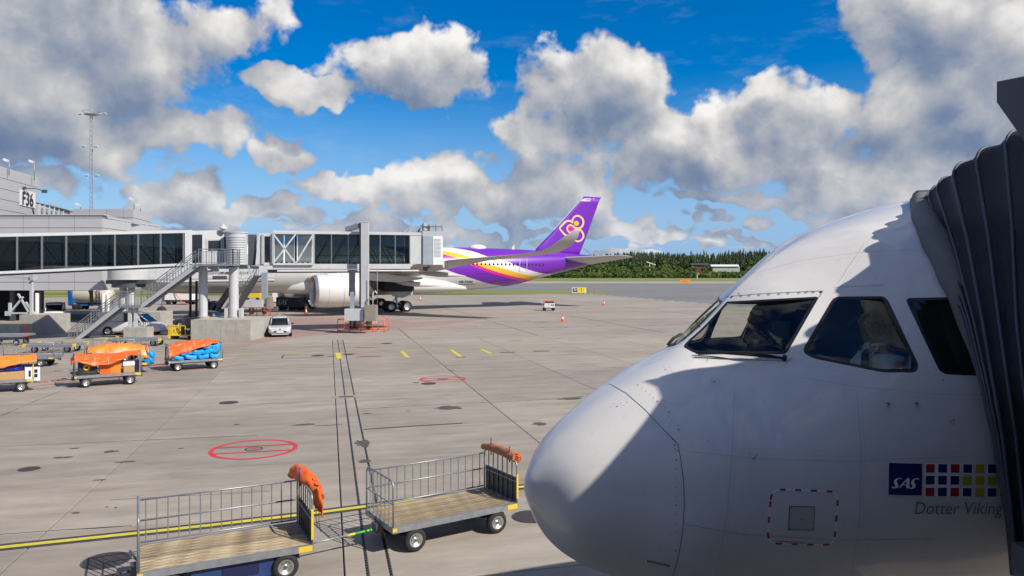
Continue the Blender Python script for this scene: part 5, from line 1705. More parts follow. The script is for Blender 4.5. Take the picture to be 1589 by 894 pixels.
for k_ in range(6):
    t0_ = .06 + k_ * .165; a = tl.lerp(tr, t0_); b = bl.lerp(br, t0_); mb = MB(); mb.beam(a + Vector((.1, -.12, 0)), b + Vector((.1, -.12, 0)), .16, .16); mb.build('frame_post', M['light_paint'], ph, world=True)
    if k_ < 5:
        a2 = tl.lerp(tr, t0_ + .05); a3 = tl.lerp(tr, t0_ + .12); b2 = bl.lerp(br, t0_ + .05); b3 = bl.lerp(br, t0_ + .12); o_ = Vector((.12, -.05, 0))
        mb = MB(); mb.poly([a2.lerp(b2, .3) + o_, a3.lerp(b3, .3) + o_, a3.lerp(b3, .75) + o_, a2.lerp(b2, .75) + o_]); mb.build('pane', M['post_paint'], ph, world=True)
# roof floodlight posts
for i, (x, y0, y1, Y, lb) in enumerate([(14, 249, 272, 80, 'thin aerial post on the left part of the tall block roof'), (53, 251, 280, 86, 'floodlight post on the right corner of the tall block roof'),
                                        (125, 318, 326, 84, 'short lamp at the left end of the set-back roof'), (208, 309, 326, 84, 'lamp post at the right corner of the set-back roof'), (218, 319, 330, 90, 'small mast on the receding roof edge at its right')]):
    top = P3(x, y0, Y); bot = P3(x, y1, Y); t = thing('roof_lamp', lb, 'lamp', tuple(bot), 0, 'lamps and aerials on the terminal roofs')
    mb = MB(); mb.tube([bot, top], .045, 6); mb.build('pole', M['steel'], t, world=True)
    mb = MB(); mb.box(top + Vector((-.25, -.1, 0)), (.55, .3, .22), M=Matrix.Rotation(.4, 3, 'Y')); mb.build('lamp_head', M['white_paint'], t, world=True)
# lattice mast
mt = thing('lattice_mast', 'tall slender lattice mast with floodlight platform above the terminal roofs', 'mast', ((141 - CX) / F * 120, 120, 0), 0)
mb = MB(); topz = 5 + 245 / F * 120; rr = .30
cs = [Vector((rr * math.cos(a), rr * math.sin(a), 0)) for a in (.5, .5 + 2 * PI / 3, .5 + 4 * PI / 3)]
for c in cs: mb.cyl(c, c * .75 + Vector((0, 0, topz)), .055, n=6)
for i in range(40):
    z0_ = topz * i / 40; z1_ = topz * (i + 1) / 40
    for j in range(3):
        s0_ = 1 - .25 * i / 40
        mb.cyl(cs[j] * s0_ + Vector((0, 0, z0_)), cs[(j + 1) % 3] * s0_ + Vector((0, 0, z1_)), .025, n=4, caps=False)
mb.build('lattice', M['steel'], mt)
mb = MB(); mb.ring((0, 0, topz), .2, 1.1, 20); mb.tube([(1.3 * math.cos(a), 1.3 * math.sin(a), topz + .5) for a in np.linspace(0, 2 * PI, 20, endpoint=False)], .04, 5, closed=True); mb.cyl((0, 0, topz), (0, 0, topz + 1.4), .06, n=6); mb.build('platform', M['steel'], mt)
for i, (zz, dx) in enumerate([(topz, -1.5), (topz, 1.7), (topz + .1, 2.4), (5 + 195 / F * 120, -.9), (5 + 195 / F * 120, 1.0), (5 + 150 / F * 120, 1.2), (5 + 150 / F * 120, -.5)]):
    mb = MB(); mb.box((dx, -.3, zz), (.55, .3, .22), M=Matrix.Rotation(.5, 3, 'X')); mb.build('floodlight', M['light_paint'], mt)

# ================================================================== BOARDING BRIDGES (mid distance)
def tunnel_frame(name, label, PR, PL, zR, zL, h, width, t_max=1.0, group=None):
    """straight glazed tunnel from PR (right) to PL (left); returns placing function"""
    PR = Vector((*PR, 0)); PL = Vector((*PL, 0)); d = PL - PR; n = Vector((-d.y, d.x, 0)).normalized()
    if n.y < 0: n = -n
    t = thing(name, label, 'boarding bridge', (PR.x, PR.y, 0), 0, group)
    def pos(u, dep, hh): return PR + d * u + n * dep + Vector((0, 0, zR + (zL - zR) * u + hh))
    def u_of(px):
        k = (px - CX) / F
        return (k * PR.y - PR.x) / (d.x - k * d.y)
    return t, pos, u_of, n


B1, pos, u_of, nB = tunnel_frame('boarding_bridge', 'long fixed glass boarding bridge leading left to the terminal', ((287 - CX) / F * 57, 57), ((0 - CX) / F * 50, 50), 5.55, 4.91, 2.7, 2.6)
U1 = 1.35
mb = MB()
def slab_(u0, u1, h0, h1, d0, d1, pos=pos):
    c = [pos(u0, d0, h0), pos(u1, d0, h0), pos(u1, d1, h0), pos(u0, d1, h0), pos(u0, d0, h1), pos(u1, d0, h1), pos(u1, d1, h1), pos(u0, d1, h1)]
    return c, [(0, 3, 2, 1), (4, 5, 6, 7), (0, 1, 5, 4), (1, 2, 6, 5), (2, 3, 7, 6), (3, 0, 4, 7)]
mb.add(*slab_(-.0, U1, 0, .17, 0, 2.6)); mb.build('floor_beam', M['light_paint'], B1, world=True, fix=True)
mb = MB(); mb.add(*slab_(0, U1, 2.50, 2.72, -.02, 2.62)); mb.build('roof', M['light_paint'], B1, world=True, fix=True)
mb = MB(); mb.add(*slab_(0, U1, -.14, -.03, .3, .45)); mb.add(*slab_(0, U1, -.14, -.03, 2.1, 2.25)); mb.build('cable_duct', M['steel_dark'], B1, world=True, fix=True)
posts = [285, 249.5, 214.5, 178.5, 140.8, 102.9, 65.2, 26.6, -13, -54]
us = [u_of(p) for p in posts]
for i, u in enumerate(us):
    mb = MB(); mb.beam(pos(u, .03, .17), pos(u, .03, 2.5), .09, .09); mb.build('mullion', M['steel'], B1, world=True)
    mb = MB(); mb.beam(pos(u, 2.57, .17), pos(u, 2.57, 2.5), .09, .09); mb.build('mullion', M['steel'], B1, world=True)
for a, b in zip(us[:-1], us[1:]):
    for dep, nm in ((.06, 'window_pane'), (2.55, 'window_pane')):
        mb = MB(); q = [pos(a, dep, .17), pos(b, dep, .17), pos(b, dep, 2.5), pos(a, dep, 2.5)]; mb.poly(q if dep < 1 else q[::-1]); mb.build(nm, M['glass'], B1, world=True)
    up = (us.index(a) % 2 == 0)
    for dep in (.14, 2.46):
        mb = MB(); q = (pos(a, dep, .2), pos(b, dep, 2.45)) if us.index(a) < 6 else (pos(a, dep, 2.45), pos(b, dep, .2)); mb.beam(*q, .06, .06); mb.build('diagonal_brace', M['steel'], B1, world=True)
    mb = MB(); mb.beam(pos(a, .1, .85), pos(b, .1, .85), .04, .04); mb.build('handrail', M['steel'], B1, world=True)
# end panel, door bay, rotunda, folding curtain
mb = MB(); mb.add(*slab_(u_of(298), 0.0, 0, 2.72, .0, 3.0)); mb.build('end_panel', M['light_paint'], B1, world=True, fix=True)
mb = MB(); mb.add(*slab_(u_of(348), u_of(298) - .0003, -.0, 2.66, .05, 3.0)); bay = mb.build('door_bay', M['light_paint'], B1, world=True, fix=True)
mb = MB(); mb.poly([pos(u_of(297.5), .03, .15), pos(u_of(314), .03, .15), pos(u_of(314), .03, 2.35), pos(u_of(297.5), .03, 2.35)]); mb.build('dark_window', M['car_glass'], bay, world=True)
mb = MB(); mb.add(*slab_(u_of(344), u_of(320), .02, 2.0, -.01, .05)); dr = mb.build('door', M['panel_white'], bay, world=True, fix=True)
mb = MB(); mb.poly([pos(u_of(323), -.02, 1.05), pos(u_of(342), -.02, 1.05), pos(u_of(342), -.02, 1.85), pos(u_of(323), -.02, 1.85)]); mb.build('window_pane', M['car_glass'], dr, world=True)
mb = MB(); mb.add(*slab_(u_of(350.5), u_of(348.2), .05, 2.6, .1, 2.9)); mb.add(*slab_(u_of(354), u_of(350.6), .05, 2.55, .2, 2.8)); mb.build('folding_curtain', M['steel_dark'], B1, world=True, fix=True)
RC = P3(367, 385, 58.4); RC.z = 0
mb = MB(); mb.cyl(RC + Vector((0, 0, 5.62)), RC + Vector((0, 0, 8.10)), .78 * 1.0, n=40)
rot = mb.build('rotunda_drum', M['light_paint'], B1, world=True)
for k_ in range(11):
    mb = MB(); z_ = 5.85 + k_ * .19
    mb.tube([RC + Vector((.80 * math.cos(a), .80 * math.sin(a), z_)) for a in np.linspace(PI * 1.08, PI * 1.92, 20)], .022, 5); mb.build('shutter_slat', M['grey_paint'], rot, world=True)
mb = MB(); mb.cyl(RC + Vector((0, 0, 8.10)), RC + Vector((0, 0, 8.19)), .83, n=40); mb.build('rotunda_cap', M['light_paint'], rot, world=True)
mb = MB(); mb.cyl(RC + Vector((0, .4, 5.35)), RC + Vector((0, .4, 5.62)), .95, n=24); mb.bx((RC.x - 2.6, RC.y - .6, 5.3), (RC.x + 1.2, RC.y + 1.6, 5.52)); mb.build('rotunda_base', M['steel_dark'], B1, world=True)
rv = P3(342.5, 356, 58); mb = MB(); mb.lathe([(.12, 0), (.12, .2), (.30, .22), (.32, .30), (.22, .42), (.08, .56), (.05, .66), (0, .68)], (rv.x, 58.5, 8.2), 'Z', 20); mb.build('roof_vent', M['light_paint'], B1, world=True)
for px_, py0, r_ in ((315.3, 494, .33), (362.8, 491.5, .36)):
    yb = 57.2; p = P3(px_, py0, yb); mb = MB(); mb.cyl((p.x, yb, 1.45), (p.x, yb, 5.4), r_, n=28); mb.build('support_pillar', M['light_paint'], B1, world=True)
    mb = MB(); mb.cyl((p.x, yb, 1.45), (p.x, yb, 1.62), r_ + .12, n=24); mb.build('pillar_foot', M['concrete_block'], B1, world=True)
mb = MB()
for dx in (.62, -.5): mb.bx((p.x + dx - .12, 56.9, 1.45), (p.x + dx + .12, 57.3, 2.25))
mb.build('gusset', M['light_paint'], B1, world=True)
# underside steelwork between the pillars
mb = MB(); mb.beam(P3(318, 424, 57.6), P3(385, 424, 57.6), .12, .2); mb.beam(P3(330, 431, 58.6), P3(352, 431, 58.6), .1, .28); mb.beam(P3(300, 421, 58.5), P3(330, 421, 58.5), .1, .15); mb.box(P3(333, 418, 57), (.5, .4, .35)); mb.beam(P3(385, 412, 57.5), P3(391, 431, 57.5), .12, .12); mb.build('underside_steelwork', M['grey_paint'], B1, world=True)
mb = MB(); q = P3(372, 440, 57.4); mb.tube([P3(373, 421, 57.3), P3(379, 440, 57.2), P3(375, 445, 57.2), P3(369, 443, 57.2)], .05, 6); mb.build('service_hose', M['steel'], B1, world=True)
# platform, railing and stairs
SY = 56.2
def S(px, py, Y=SY): return P3(px, py, Y)
pf = thing('access_stair', 'grey steel access stair with landing below the glass bridge door', 'stair', tuple(G(112, 533)), 0)
mb = MB(); a = S(308, 410); b = S(367, 409.5); mb.bx((a.x, SY - .7, a.z - .14), (b.x, SY + .75, a.z)); mb.build('platform', M['steel'], pf, world=True)
def rail(pts_base, h, step, name='railing', Yoff=0, bars=True):
    """posts, two rails and thin bars along a base line of 3D points"""
    for a, b in zip(pts_base[:-1], pts_base[1:]):
        L = (b - a).length; n_ = max(1, round(L / step))
        mb = MB(); mb.beam(a + Vector((0, 0, h)), b + Vector((0, 0, h)), .055, .055); mb.build('handrail', M['steel'], pf, world=True)
        mb = MB(); mb.beam(a + Vector((0, 0, h * .82)), b + Vector((0, 0, h * .82)), .035, .035); mb.beam(a + Vector((0, 0, .12)), b + Vector((0, 0, .12)), .035, .035); mb.build('lower_rail', M['steel'], pf, world=True)
        for i in range(n_ + 1):
            p = a.lerp(b, i / n_); big = (i % 5 == 0 or i == n_)
            mb = MB(); mb.beam(p, p + Vector((0, 0, h if big else h * .82)), .06 if big else .026, .06 if big else .026); mb.build('rail_post' if big else 'rail_bar', M['steel'], pf, world=True)
pz = a.z
rail([Vector((S(314, 0).x, SY - .68, pz)), Vector((b.x - .02, SY - .68, pz)), Vector((b.x - .02, SY + .7, pz))], 1.12, .2)
# flights: stringers and treads
def flight(px0, py0, px1, py1, n_, w=1.0, Y=SY):
    A = S(px0, py0, Y); B = S(px1, py1, Y)
    for dy in (-w / 2, w / 2):
        mb = MB(); mb.beam(A + Vector((0, dy, -.12)), B + Vector((0, dy, -.12)), .07, .30); mb.build('stringer', M['grey_paint'], pf, world=True)
    for i in range(1, n_):
        p = A.lerp(B, i / n_); mb = MB(); mb.box(p + Vector((0, 0, -.06)), (.26, w - .1, .035)); mb.build('tread', M['steel_dark'], pf, world=True)
    for dy in (-w / 2, w / 2): rail([A + Vector((0, dy, 0)), B + Vector((0, dy, 0))], 1.05, .27)
flight(308, 411, 224, 473, 18)
lA = S(224, 474); lB = S(190, 474)
mb = MB(); mb.bx((lB.x, SY - .55, lA.z - .16), (lA.x, SY + .55, lA.z)); mb.build('landing', M['steel'], pf, world=True)
rail([Vector((lB.x, SY - .53, lA.z)), Vector((lA.x, SY - .53, lA.z))], 1.05, .25)
flight(190, 473, 113, 533.5, 15)
for px_ in (204, 213):
    p = S(px_, 476); mb = MB(); mb.bx((p.x - .12, SY - .3, .9), (p.x + .12, SY - .05, p.z)); mb.build('landing_leg', M['light_paint'], pf, world=True)
mb = MB(); mb.beam(S(222, 505, SY - .2), S(205, 478, SY - .2), .08, .08); mb.build('landing_leg', M['light_paint'], pf, world=True)

# telescopic bridge
B2, pos2, u2, n2 = tunnel_frame('telescopic_bridge', 'telescopic glass boarding bridge on a lift column, head end at right', ((655 - CX) / F * 63.5, 63.5), ((398 - CX) / F * 59.5, 59.5), 5.62, 5.58, 2.75, 3.0)
def sl2(name, u0, u1, h0, h1, d0, d1, m, par=None):
    mb = MB(); mb.add(*slab_(u0, u1, h0, h1, d0, d1, pos=pos2)); return mb.build(name, m, par or B2, world=True, fix=True)
sl2('floor_beam', u2(637), u2(423), -.30, .12, 0, 3, M['light_paint']); sl2('roof', u2(655), u2(423), 2.58, 2.82, -.02, 3.02, M['light_paint'])
sl2('floor_beam', u2(640), u2(637), -.1, .12, 0, 3, M['light_paint'])
sl2('underframe', u2(623), u2(415), -.62, -.34, .3, 2.7, M['steel_dark'])
sl2('underframe_rail', u2(650), u2(430), -.50, -.40, -.04, .06, M['white_paint'])
sl2('solid_panel', u2(655), u2(636.5), .12, 2.58, .02, 2.98, M['light_paint'])
pp2 = [636, 613.5, 590, 567, 540.5, 514.5, 488]
for p_ in pp2:
    mb = MB(); mb.beam(pos2(u2(p_), .03, .12), pos2(u2(p_), .03, 2.58), .07, .07); mb.build('mullion', M['steel'], B2, world=True)
for i, (a_, b_) in enumerate(zip(pp2[:-1], pp2[1:])):
    ua, ub = u2(a_), u2(b_)
    for dep in (.06, 2.95):
        mb = MB(); q = [pos2(ua, dep, .12), pos2(ub, dep, .12), pos2(ub, dep, 2.58), pos2(ua, dep, 2.58)]; mb.poly(q if dep < 1 else q[::-1]); mb.build('window_pane', M['glass'], B2, world=True)
        mb = MB(); dd2 = dep + (.08 if dep < 1 else -.08); q = (pos2(ub, dd2, 2.5), pos2(ua, dd2, .15)) if i < 3 else (pos2(ua, dd2, 2.5), pos2(ub, dd2, .15)); mb.beam(*q, .06, .06); mb.build('diagonal_brace', M['steel'], B2, world=True)
    mb = MB(); mb.beam(pos2(ua, .1, .82), pos2(ub, .1, .82), .05, .05); mb.build('handrail', M['steel'], B2, world=True)
# outer lattice section
for x0, x1 in ((424, 459), (459, 486)):
    ua, ub = u2(x1), u2(x0)
    for h_ in (.1, 2.62):
        mb = MB(); mb.beam(pos2(ua, -.12, h_), pos2(ub, -.12, h_), .16, .16); mb.build('chord', M['light_paint'], B2, world=True)
    for u_ in (ua, ub):
        mb = MB(); mb.beam(pos2(u_, -.12, .1), pos2(u_, -.12, 2.62), .13, .13); mb.build('lattice_post', M['light_paint'], B2, world=True)
    for q in (((ua, .15), (ub, 2.55)), ((ua, 2.55), (ub, .15))) if x0 == 424 else (((ua, 2.55), (ub, .15)),):
        mb = MB(); mb.beam(pos2(q[0][0], -.14, q[0][1]), pos2(q[1][0], -.14, q[1][1]), .12, .12); mb.build('lattice_brace', M['light_paint'], B2, world=True)
for x0, x1 in ((410, 420), (426, 440), (442, 457), (462, 484)):
    mb = MB(); mb.poly([pos2(u2(x1), .12, .2), pos2(u2(x0), .12, .2), pos2(u2(x0), .12, 2.5), pos2(u2(x1), .12, 2.5)]); mb.build('window_pane', M['glass'], B2, world=True)
sl2('inner_section', u2(423), u2(407), .0, .22, .1, 2.9, M['light_paint']); sl2('inner_roof', u2(423), u2(407), 2.35, 2.6, .1, 2.9, M['light_paint'])
for x in (408, 421.5): mb = MB(); mb.beam(pos2(u2(x), .08, .1), pos2(u2(x), .08, 2.5), .12, .2); mb.build('lattice_post', M['light_paint'], B2, world=True)
mb = MB(); a = pos2(u2(396), .2, .0); b = pos2(u2(407), .2, .1); mb.prism([a, b, pos2(u2(407), .2, 2.45), pos2(u2(401), .2, 2.6)], (0, 2.6, 0)); mb.build('root_frame', M['light_paint'], B2, world=True)
sl2('folding_curtain', u2(397), u2(384.5), .0, 2.5, .5, 2.6, M['steel_dark'])
# head: rotating cab with roller shutter
hd = sl2('cab', u2(687), u2(655.3), -.02, 2.95, -.1, 3.1, M['grey_paint'])
sl2('cab_panel', u2(671), u2(656), .05, 2.5, -.16, -.1, M['post_paint'], hd); sl2('shutter_panel', u2(686.5), u2(671.5), .05, 2.5, -.16, -.1, M['white_paint'], hd)
for k_ in range(14): sl2('shutter_slat', u2(683.5), u2(673), .75 + k_ * .115, .79 + k_ * .115, -.19, -.16, M['grey_paint'], hd)
sl2('roof_rail', u2(686), u2(655.5), 3.30, 3.36, -.05, .02, M['steel_dark'], hd)
for x in (655.8, 666, 676, 685.7): mb = MB(); mb.beam(pos2(u2(x), -.02, 2.95), pos2(u2(x), -.02, 3.5), .05, .05); mb.build('rail_post', M['steel_dark'], hd, world=True)
mb = MB(); mb.box(pos2(u2(664), .5, 3.25), (.7, .8, .55)); mb.cyl(pos2(u2(659), .2, 3.0), pos2(u2(659), .2, 3.6), .2, n=12); mb.build('roof_unit', M['grey_paint'], hd, world=True)
mb = MB(); mb.beam(pos2(u2(628), .3, 2.84), pos2(u2(638), .3, 3.3), .1, .12); mb.beam(pos2(u2(644), .3, 2.84), pos2(u2(655), .3, 3.42), .1, .12); mb.prism([pos2(u2(635), .5, 2.84), pos2(u2(650), .5, 2.84), pos2(u2(654), .5, 3.4), pos2(u2(635), .5, 3.3)], (0, .8, 0)); mb.build('roof_stay', M['post_paint'], B2, world=True)
mb = MB(); q = pos2(u2(690), .4, -.2); mb.beam(q, q + Vector((0, 0, .75)), .12, .12); mb.build('bumper', M['white_paint'], hd, world=True)
mb = MB(); mb.beam(pos2(u2(658), .4, -.35), pos2(u2(668), .4, -.1), .1, .15); mb.box(pos2(u2(662), .5, -.3), (.4, .3, .35)); mb.build('levelling_arm', M['steel_dark'], hd, world=True)
# lift column and wheel bogie in an orange guard frame
dvY = 61.0
def D2(px, py, Y=dvY): return P3(px, py, Y)
mb = MB(); a = D2(566.7, 345.5); b = D2(566.7, 477); mb.bx((a.x - .30, dvY - .25, b.z), (a.x + .30, dvY + .12, a.z)); col_ = mb.build('lift_column', M['light_paint'], B2, world=True)
mb = MB(); mb.bx((a.x - .48, dvY - .05, b.z), (a.x - .305, dvY + .3, a.z - .05)); mb.build('column_flange', M['steel_dark'], B2, world=True)
mb = MB(); mb.bx((a.x - .5, dvY - .27, a.z), (a.x + .34, dvY + .3, a.z + .08)); mb.build('column_cap', M['light_paint'], B2, world=True)
mb = MB(); a2 = D2(540, 347.5, 64.2); mb.bx((a2.x - .2, 64.0, 8.4), (a2.x + .5, 64.4, a2.z)); mb.beam((a2.x, 64.1, 8.75), (D2(562, 0, 62).x, 61.4, 8.9), .5, .4); mb.build('column_head', M['grey_paint'], B2, world=True)
for px_, w_, m_ in ((545.5, .46, 'steel_dark'),):
    a = D2(px_, 424); mb = MB(); mb.bx((a.x - .22, dvY + .0, D2(0, 460).z), (a.x + .22, dvY + .4, 5.2)); mb.build('inner_column', M['steel_dark'], B2, world=True)
    mb = MB(); mb.bx((a.x - .1, dvY - .1, D2(0, 481).z), (a.x + .2, dvY + .25, D2(0, 453).z)); mb.build('inner_column', M['post_paint'], B2, world=True)
mb = MB(); mb.bx((D2(537, 0).x, dvY - .6, D2(0, 497).z), (D2(566, 0).x, dvY + .8, D2(0, 479).z)); mb.build('drive_box', M['light_paint'], B2, world=True)
mb = MB(); mb.bx((D2(569, 0).x, dvY - .9, D2(0, 497.5).z), (D2(586, 0).x, dvY + .1, D2(0, 473).z)); mb.build('control_cabinet', M['bronze'], B2, world=True)
mb = MB(); q0 = D2(585.5, 474, dvY - .9); mb.tube([q0, Vector((q0.x, q0.y, D2(0, 416).z))], .03, 6); mb.build('conduit', M['bronze'], B2, world=True)
mb = MB(); q0 = D2(578.5, 473, dvY - .7); q1 = D2(585, 456, dvY - .7); mb.tube([q0, Vector((q0.x, q0.y, q1.z)), Vector((q0.x + .08, q0.y, q1.z + .18)), Vector(((q0.x + q1.x) / 2, q0.y, q1.z + .25)), Vector((q1.x - .05, q0.y, q1.z + .1)), q1], .05, 6); mb.build('exhaust_pipe', M['white_paint'], B2, world=True)
g0_ = G(545, 513.5)
for px_ in (538.5 + 6, 571, 552):
    p = G(px_, 512.5); mb = MB(); mb.lathe([(0, -.2), (.25, -.2), (.46, -.16), (.50, 0), (.46, .16), (.25, .2), (0, .2)], (p.x, p.y + .6, .5), 'X', 22); mb.build('wheel', M['tyre'], B2, world=True)
mb = MB(); p = G(562, 510); mb.bx((p.x - .6, p.y + .2, .35), (p.x + .5, p.y + .8, .75)); mb.beam((p.x - 1.2, p.y + .6, .55), (p.x + 1.2, p.y + .6, .55), .25, .3); mb.build('axle_housing', M['light_paint'], B2, world=True)
def guard(px0, px1, yb, h, m, par, dep=2.2, nposts=5):
    A = G(px0, yb); B = G(px1, yb)
    for dy in (0, dep):
        for z_ in (.12, h * .55, h):
            mb = MB(); mb.tube([(A.x, A.y + dy, z_), (B.x, B.y + dy, z_)], .026, 6); mb.build('guard_rail', m, par, world=True)
        for i in range(nposts):
            x = A.x + (B.x - A.x) * i / (nposts - 1); mb = MB(); mb.tube([(x, A.y + dy, 0), (x, A.y + dy, h)], .030, 6); mb.build('guard_post', m, par, world=True)
    for x in (A.x, B.x):
        for z_ in (.12, h):
            mb = MB(); mb.tube([(x, A.y, z_), (x, A.y + dep, z_)], .035, 6); mb.build('guard_rail', m, par, world=True)
guard(524, 596, 515.5, 1.05, M['guard'], B2, 2.4, 5)

# rear bridge seen under and behind
B3 = thing('rear_boarding_bridge', 'grey boarding bridge half hidden behind the glass bridges, on red guard frame', 'boarding bridge', tuple(G(399, 491)), 0)
rc = P3(200, 430, 72); mb = MB(); mb.cyl((rc.x, 72, P3(0, 434, 72).z), (rc.x, 72, 7.2), 1.85, n=36); mb.build('rotunda_drum', M['light_paint'], B3, world=True)
mb = MB(); mb.cyl((rc.x, 72, P3(0, 446, 72).z), (rc.x, 72, P3(0, 434.3, 72).z), 1.5, n=20); mb.bx((rc.x - 1.7, 71, 3.9), (rc.x + 2.2, 73, 4.28)); mb.build('rotunda_base', M['steel_dark'], B3, world=True)
for dx in (-.35, .45):
    mb = MB(); mb.cyl((rc.x + dx, 71.6, .0), (rc.x + dx, 71.6, 4.0), .32, n=18); mb.build('support_pillar', M['light_paint'], B3, world=True)
e0 = P3(225, 420, 73); e1 = P3(425, 430, 84)
mb = MB(); mb.prism([(e0.x, e0.y, 4.35), (e1.x, e1.y, 4.45), (e1.x, e1.y, 7.1), (e0.x, e0.y, 7.0)], (-.9, 2.8, 0)); mb.build('tunnel', M['grey_paint'], B3, world=True)
for z_ in (4.1, 3.9):
    mb = MB(); mb.beam((e0.x, e0.y - .1, z_), (e1.x, e1.y - .1, z_ + .1), .14, .12); mb.build('underframe_rail', M['light_paint'] if z_ > 4 else M['steel_dark'], B3, world=True)
cY = 82.5; a = P3(411, 420, cY)
mb = MB(); mb.bx((a.x - .3, cY - .3, 1.5), (a.x + .28, cY + .2, 5.0)); mb.build('lift_column', M['post_paint'], B3, world=True)
mb = MB(); mb.bx((P3(383, 0, cY).x, cY - .8, P3(0, 476.5, cY).z), (P3(410, 0, cY).x, cY + .8, P3(0, 465.5, cY).z)); mb.build('drive_box', M['light_paint'], B3, world=True)
mb = MB(); mb.bx((P3(416, 0, cY).x, cY - .5, P3(0, 478, cY).z), (P3(422, 0, cY).x, cY + .5, P3(0, 461, cY).z)); mb.build('control_cabinet', M['bronze'], B3, world=True)
guard(377, 419, 491.5, 1.05, M['guard_dark'], B3, 2.6, 5)
mb = MB()
for px_ in (385, 405): p = G(px_, 489); mb.lathe([(0, -.2), (.4, -.2), (.5, 0), (.4, .2), (0, .2)], (p.x, p.y + 1.2, .5), 'X', 18)
mb.build('wheel', M['tyre'], B3, world=True)
for dy in (0, .9):                                          # its own dark truss stair
    A = P3(397, 428, 80); B = P3(360, 489, 80); mb = MB(); mb.beam(A + Vector((0, dy, 0)), B + Vector((0, dy, 0)), .08, .35); mb.beam(A + Vector((0, dy, 1)), B + Vector((0, dy, 1)), .05, .05)
    for i in range(12): p = A.lerp(B, i / 12) + Vector((0, dy, 0)); mb.beam(p, p + Vector((0, 0, 1)), .035, .035)
    mb.build('stair_truss', M['steel_dark'], B3, world=True)

# ================================================================== CONCRETE BLOCKS, LEFT STEEL
def block(label, pxs, yb, h, depth, group='concrete foundation blocks', rot=0.0):
    A = G(pxs[0], yb); B = G(pxs[1], yb); c = (A + B) / 2; w = (B - A).length
    t = thing('concrete_block', label, 'concrete block', (c.x, c.y + depth / 2, 0), rot, group)
    n_ = max(1, round(w / 1.05))
    for i in range(n_):                                     # cast in bays with shallow grooves
        x0 = -w / 2 + w * i / n_; mb = MB(); mb.bx((x0 + .008, -depth / 2, 0), (x0 + w / n_ - .008, depth / 2, h)); mb.build('cast_bay', M['concrete_block'], t)
    mb = MB(); mb.bx((-w / 2 + .02, -depth / 2 + .03, 0), (w / 2 - .02, depth / 2 - .03, h - .012)); mb.build('core', M['concrete_block'], t)
    return t
block('largest pale concrete block, under the two bridge pillars', (296, 389), 528.5, 1.52, 4.6)
block('small concrete block under the stair landing', (191.5, 228.5), 527.5, .92, 1.0)
block('stained concrete block behind the orange cone at left', (30, 75), 519.2, 1.58, 3.0)
block('pale concrete block at the far left edge, in front of the stained one', (-30, 30), 525.5, 1.02, 1.6)
block('concrete block in the shade behind the white van', (214, 249), 507, 1.35, 2.5)
xt = thing('braced_steel_support', 'white X-braced steel support frame under the glass bridge, on concrete', 'support frame', tuple(G(35, 514)), 0)
xY = 60.5
def X_(px, py): return P3(px, py, xY)
for nm, (a, b), w_ in [('post', ((49, 436), (49, 490)), .20), ('post', ((15.5, 470), (15.5, 490)), .18), ('post', ((10.5, 483), (10.5, 490)), .2), ('cross_brace', ((28, 456), (46, 486.5)), .13), ('cross_brace', ((16, 485), (36, 461)), .13), ('cross_brace', ((40, 469), (54, 488)), .13), ('base_beam', ((15, 486), (47, 486)), .13)]:
    mb = MB(); mb.beam(X_(*a), X_(*b), w_, w_); mb.build(nm, M['light_paint'], xt, world=True)
mb = MB(); mb.beam(X_(-4, 427), X_(50, 433), .3, .25); mb.bx((X_(50, 0).x, xY - .3, 4.4), (X_(54.5, 0).x, xY + .3, X_(0, 425).z)); mb.build('bracket', M['grey_paint'], xt, world=True)
mb = MB()
for i in range(3): p = X_(44 + i * .6, 440 + i * 5.5); mb.prism([p, p + Vector((.22, 0, .14)), p + Vector((.22, 0, -.14))], (0, .3, 0))
mb.build('stiffener', M['light_paint'], xt, world=True)
bo = thing('white_bollard', 'tall white post beside the braced steel support', 'post', tuple(G(57.3, 515)), 0)
mb = MB(); a = P3(57.3, 456, 62); mb.cyl((a.x, 62, 0), (a.x, 62, a.z), .16, n=14); mb.cyl((a.x, 62, a.z), (a.x, 62, a.z + .06), .17, .1, n=14); mb.build('tube', M['white_paint'], bo, world=True)
for px_, lb in ((160.5, 'left one of two white posts behind the stair railing'), (167.5, 'right one of two white posts behind the stair railing')):
    t = thing('white_bollard', lb, 'post', tuple(G(px_, 500)), 0, 'white posts behind the stair'); a = P3(px_, 455 if px_ < 165 else 458, 70)
    mb = MB(); mb.cyl((a.x, 70, 0), (a.x, 70, a.z), .17, n=12); mb.build('tube', M['white_paint'], t, world=True)
for px_, y0_, lb in ((295.5, 425, 'tall thin black post left of the bridge pillars'), (305, 436, 'shorter thin black post right next to the left bridge pillar')):
    t = thing('black_post', lb, 'post', tuple(G(px_, 498)), 0); a = P3(px_, y0_, 62); mb = MB(); mb.bx((a.x - .07, 61.9, 0), (a.x + .07, 62.1, a.z)); mb.build('tube', M['black'], t, world=True)
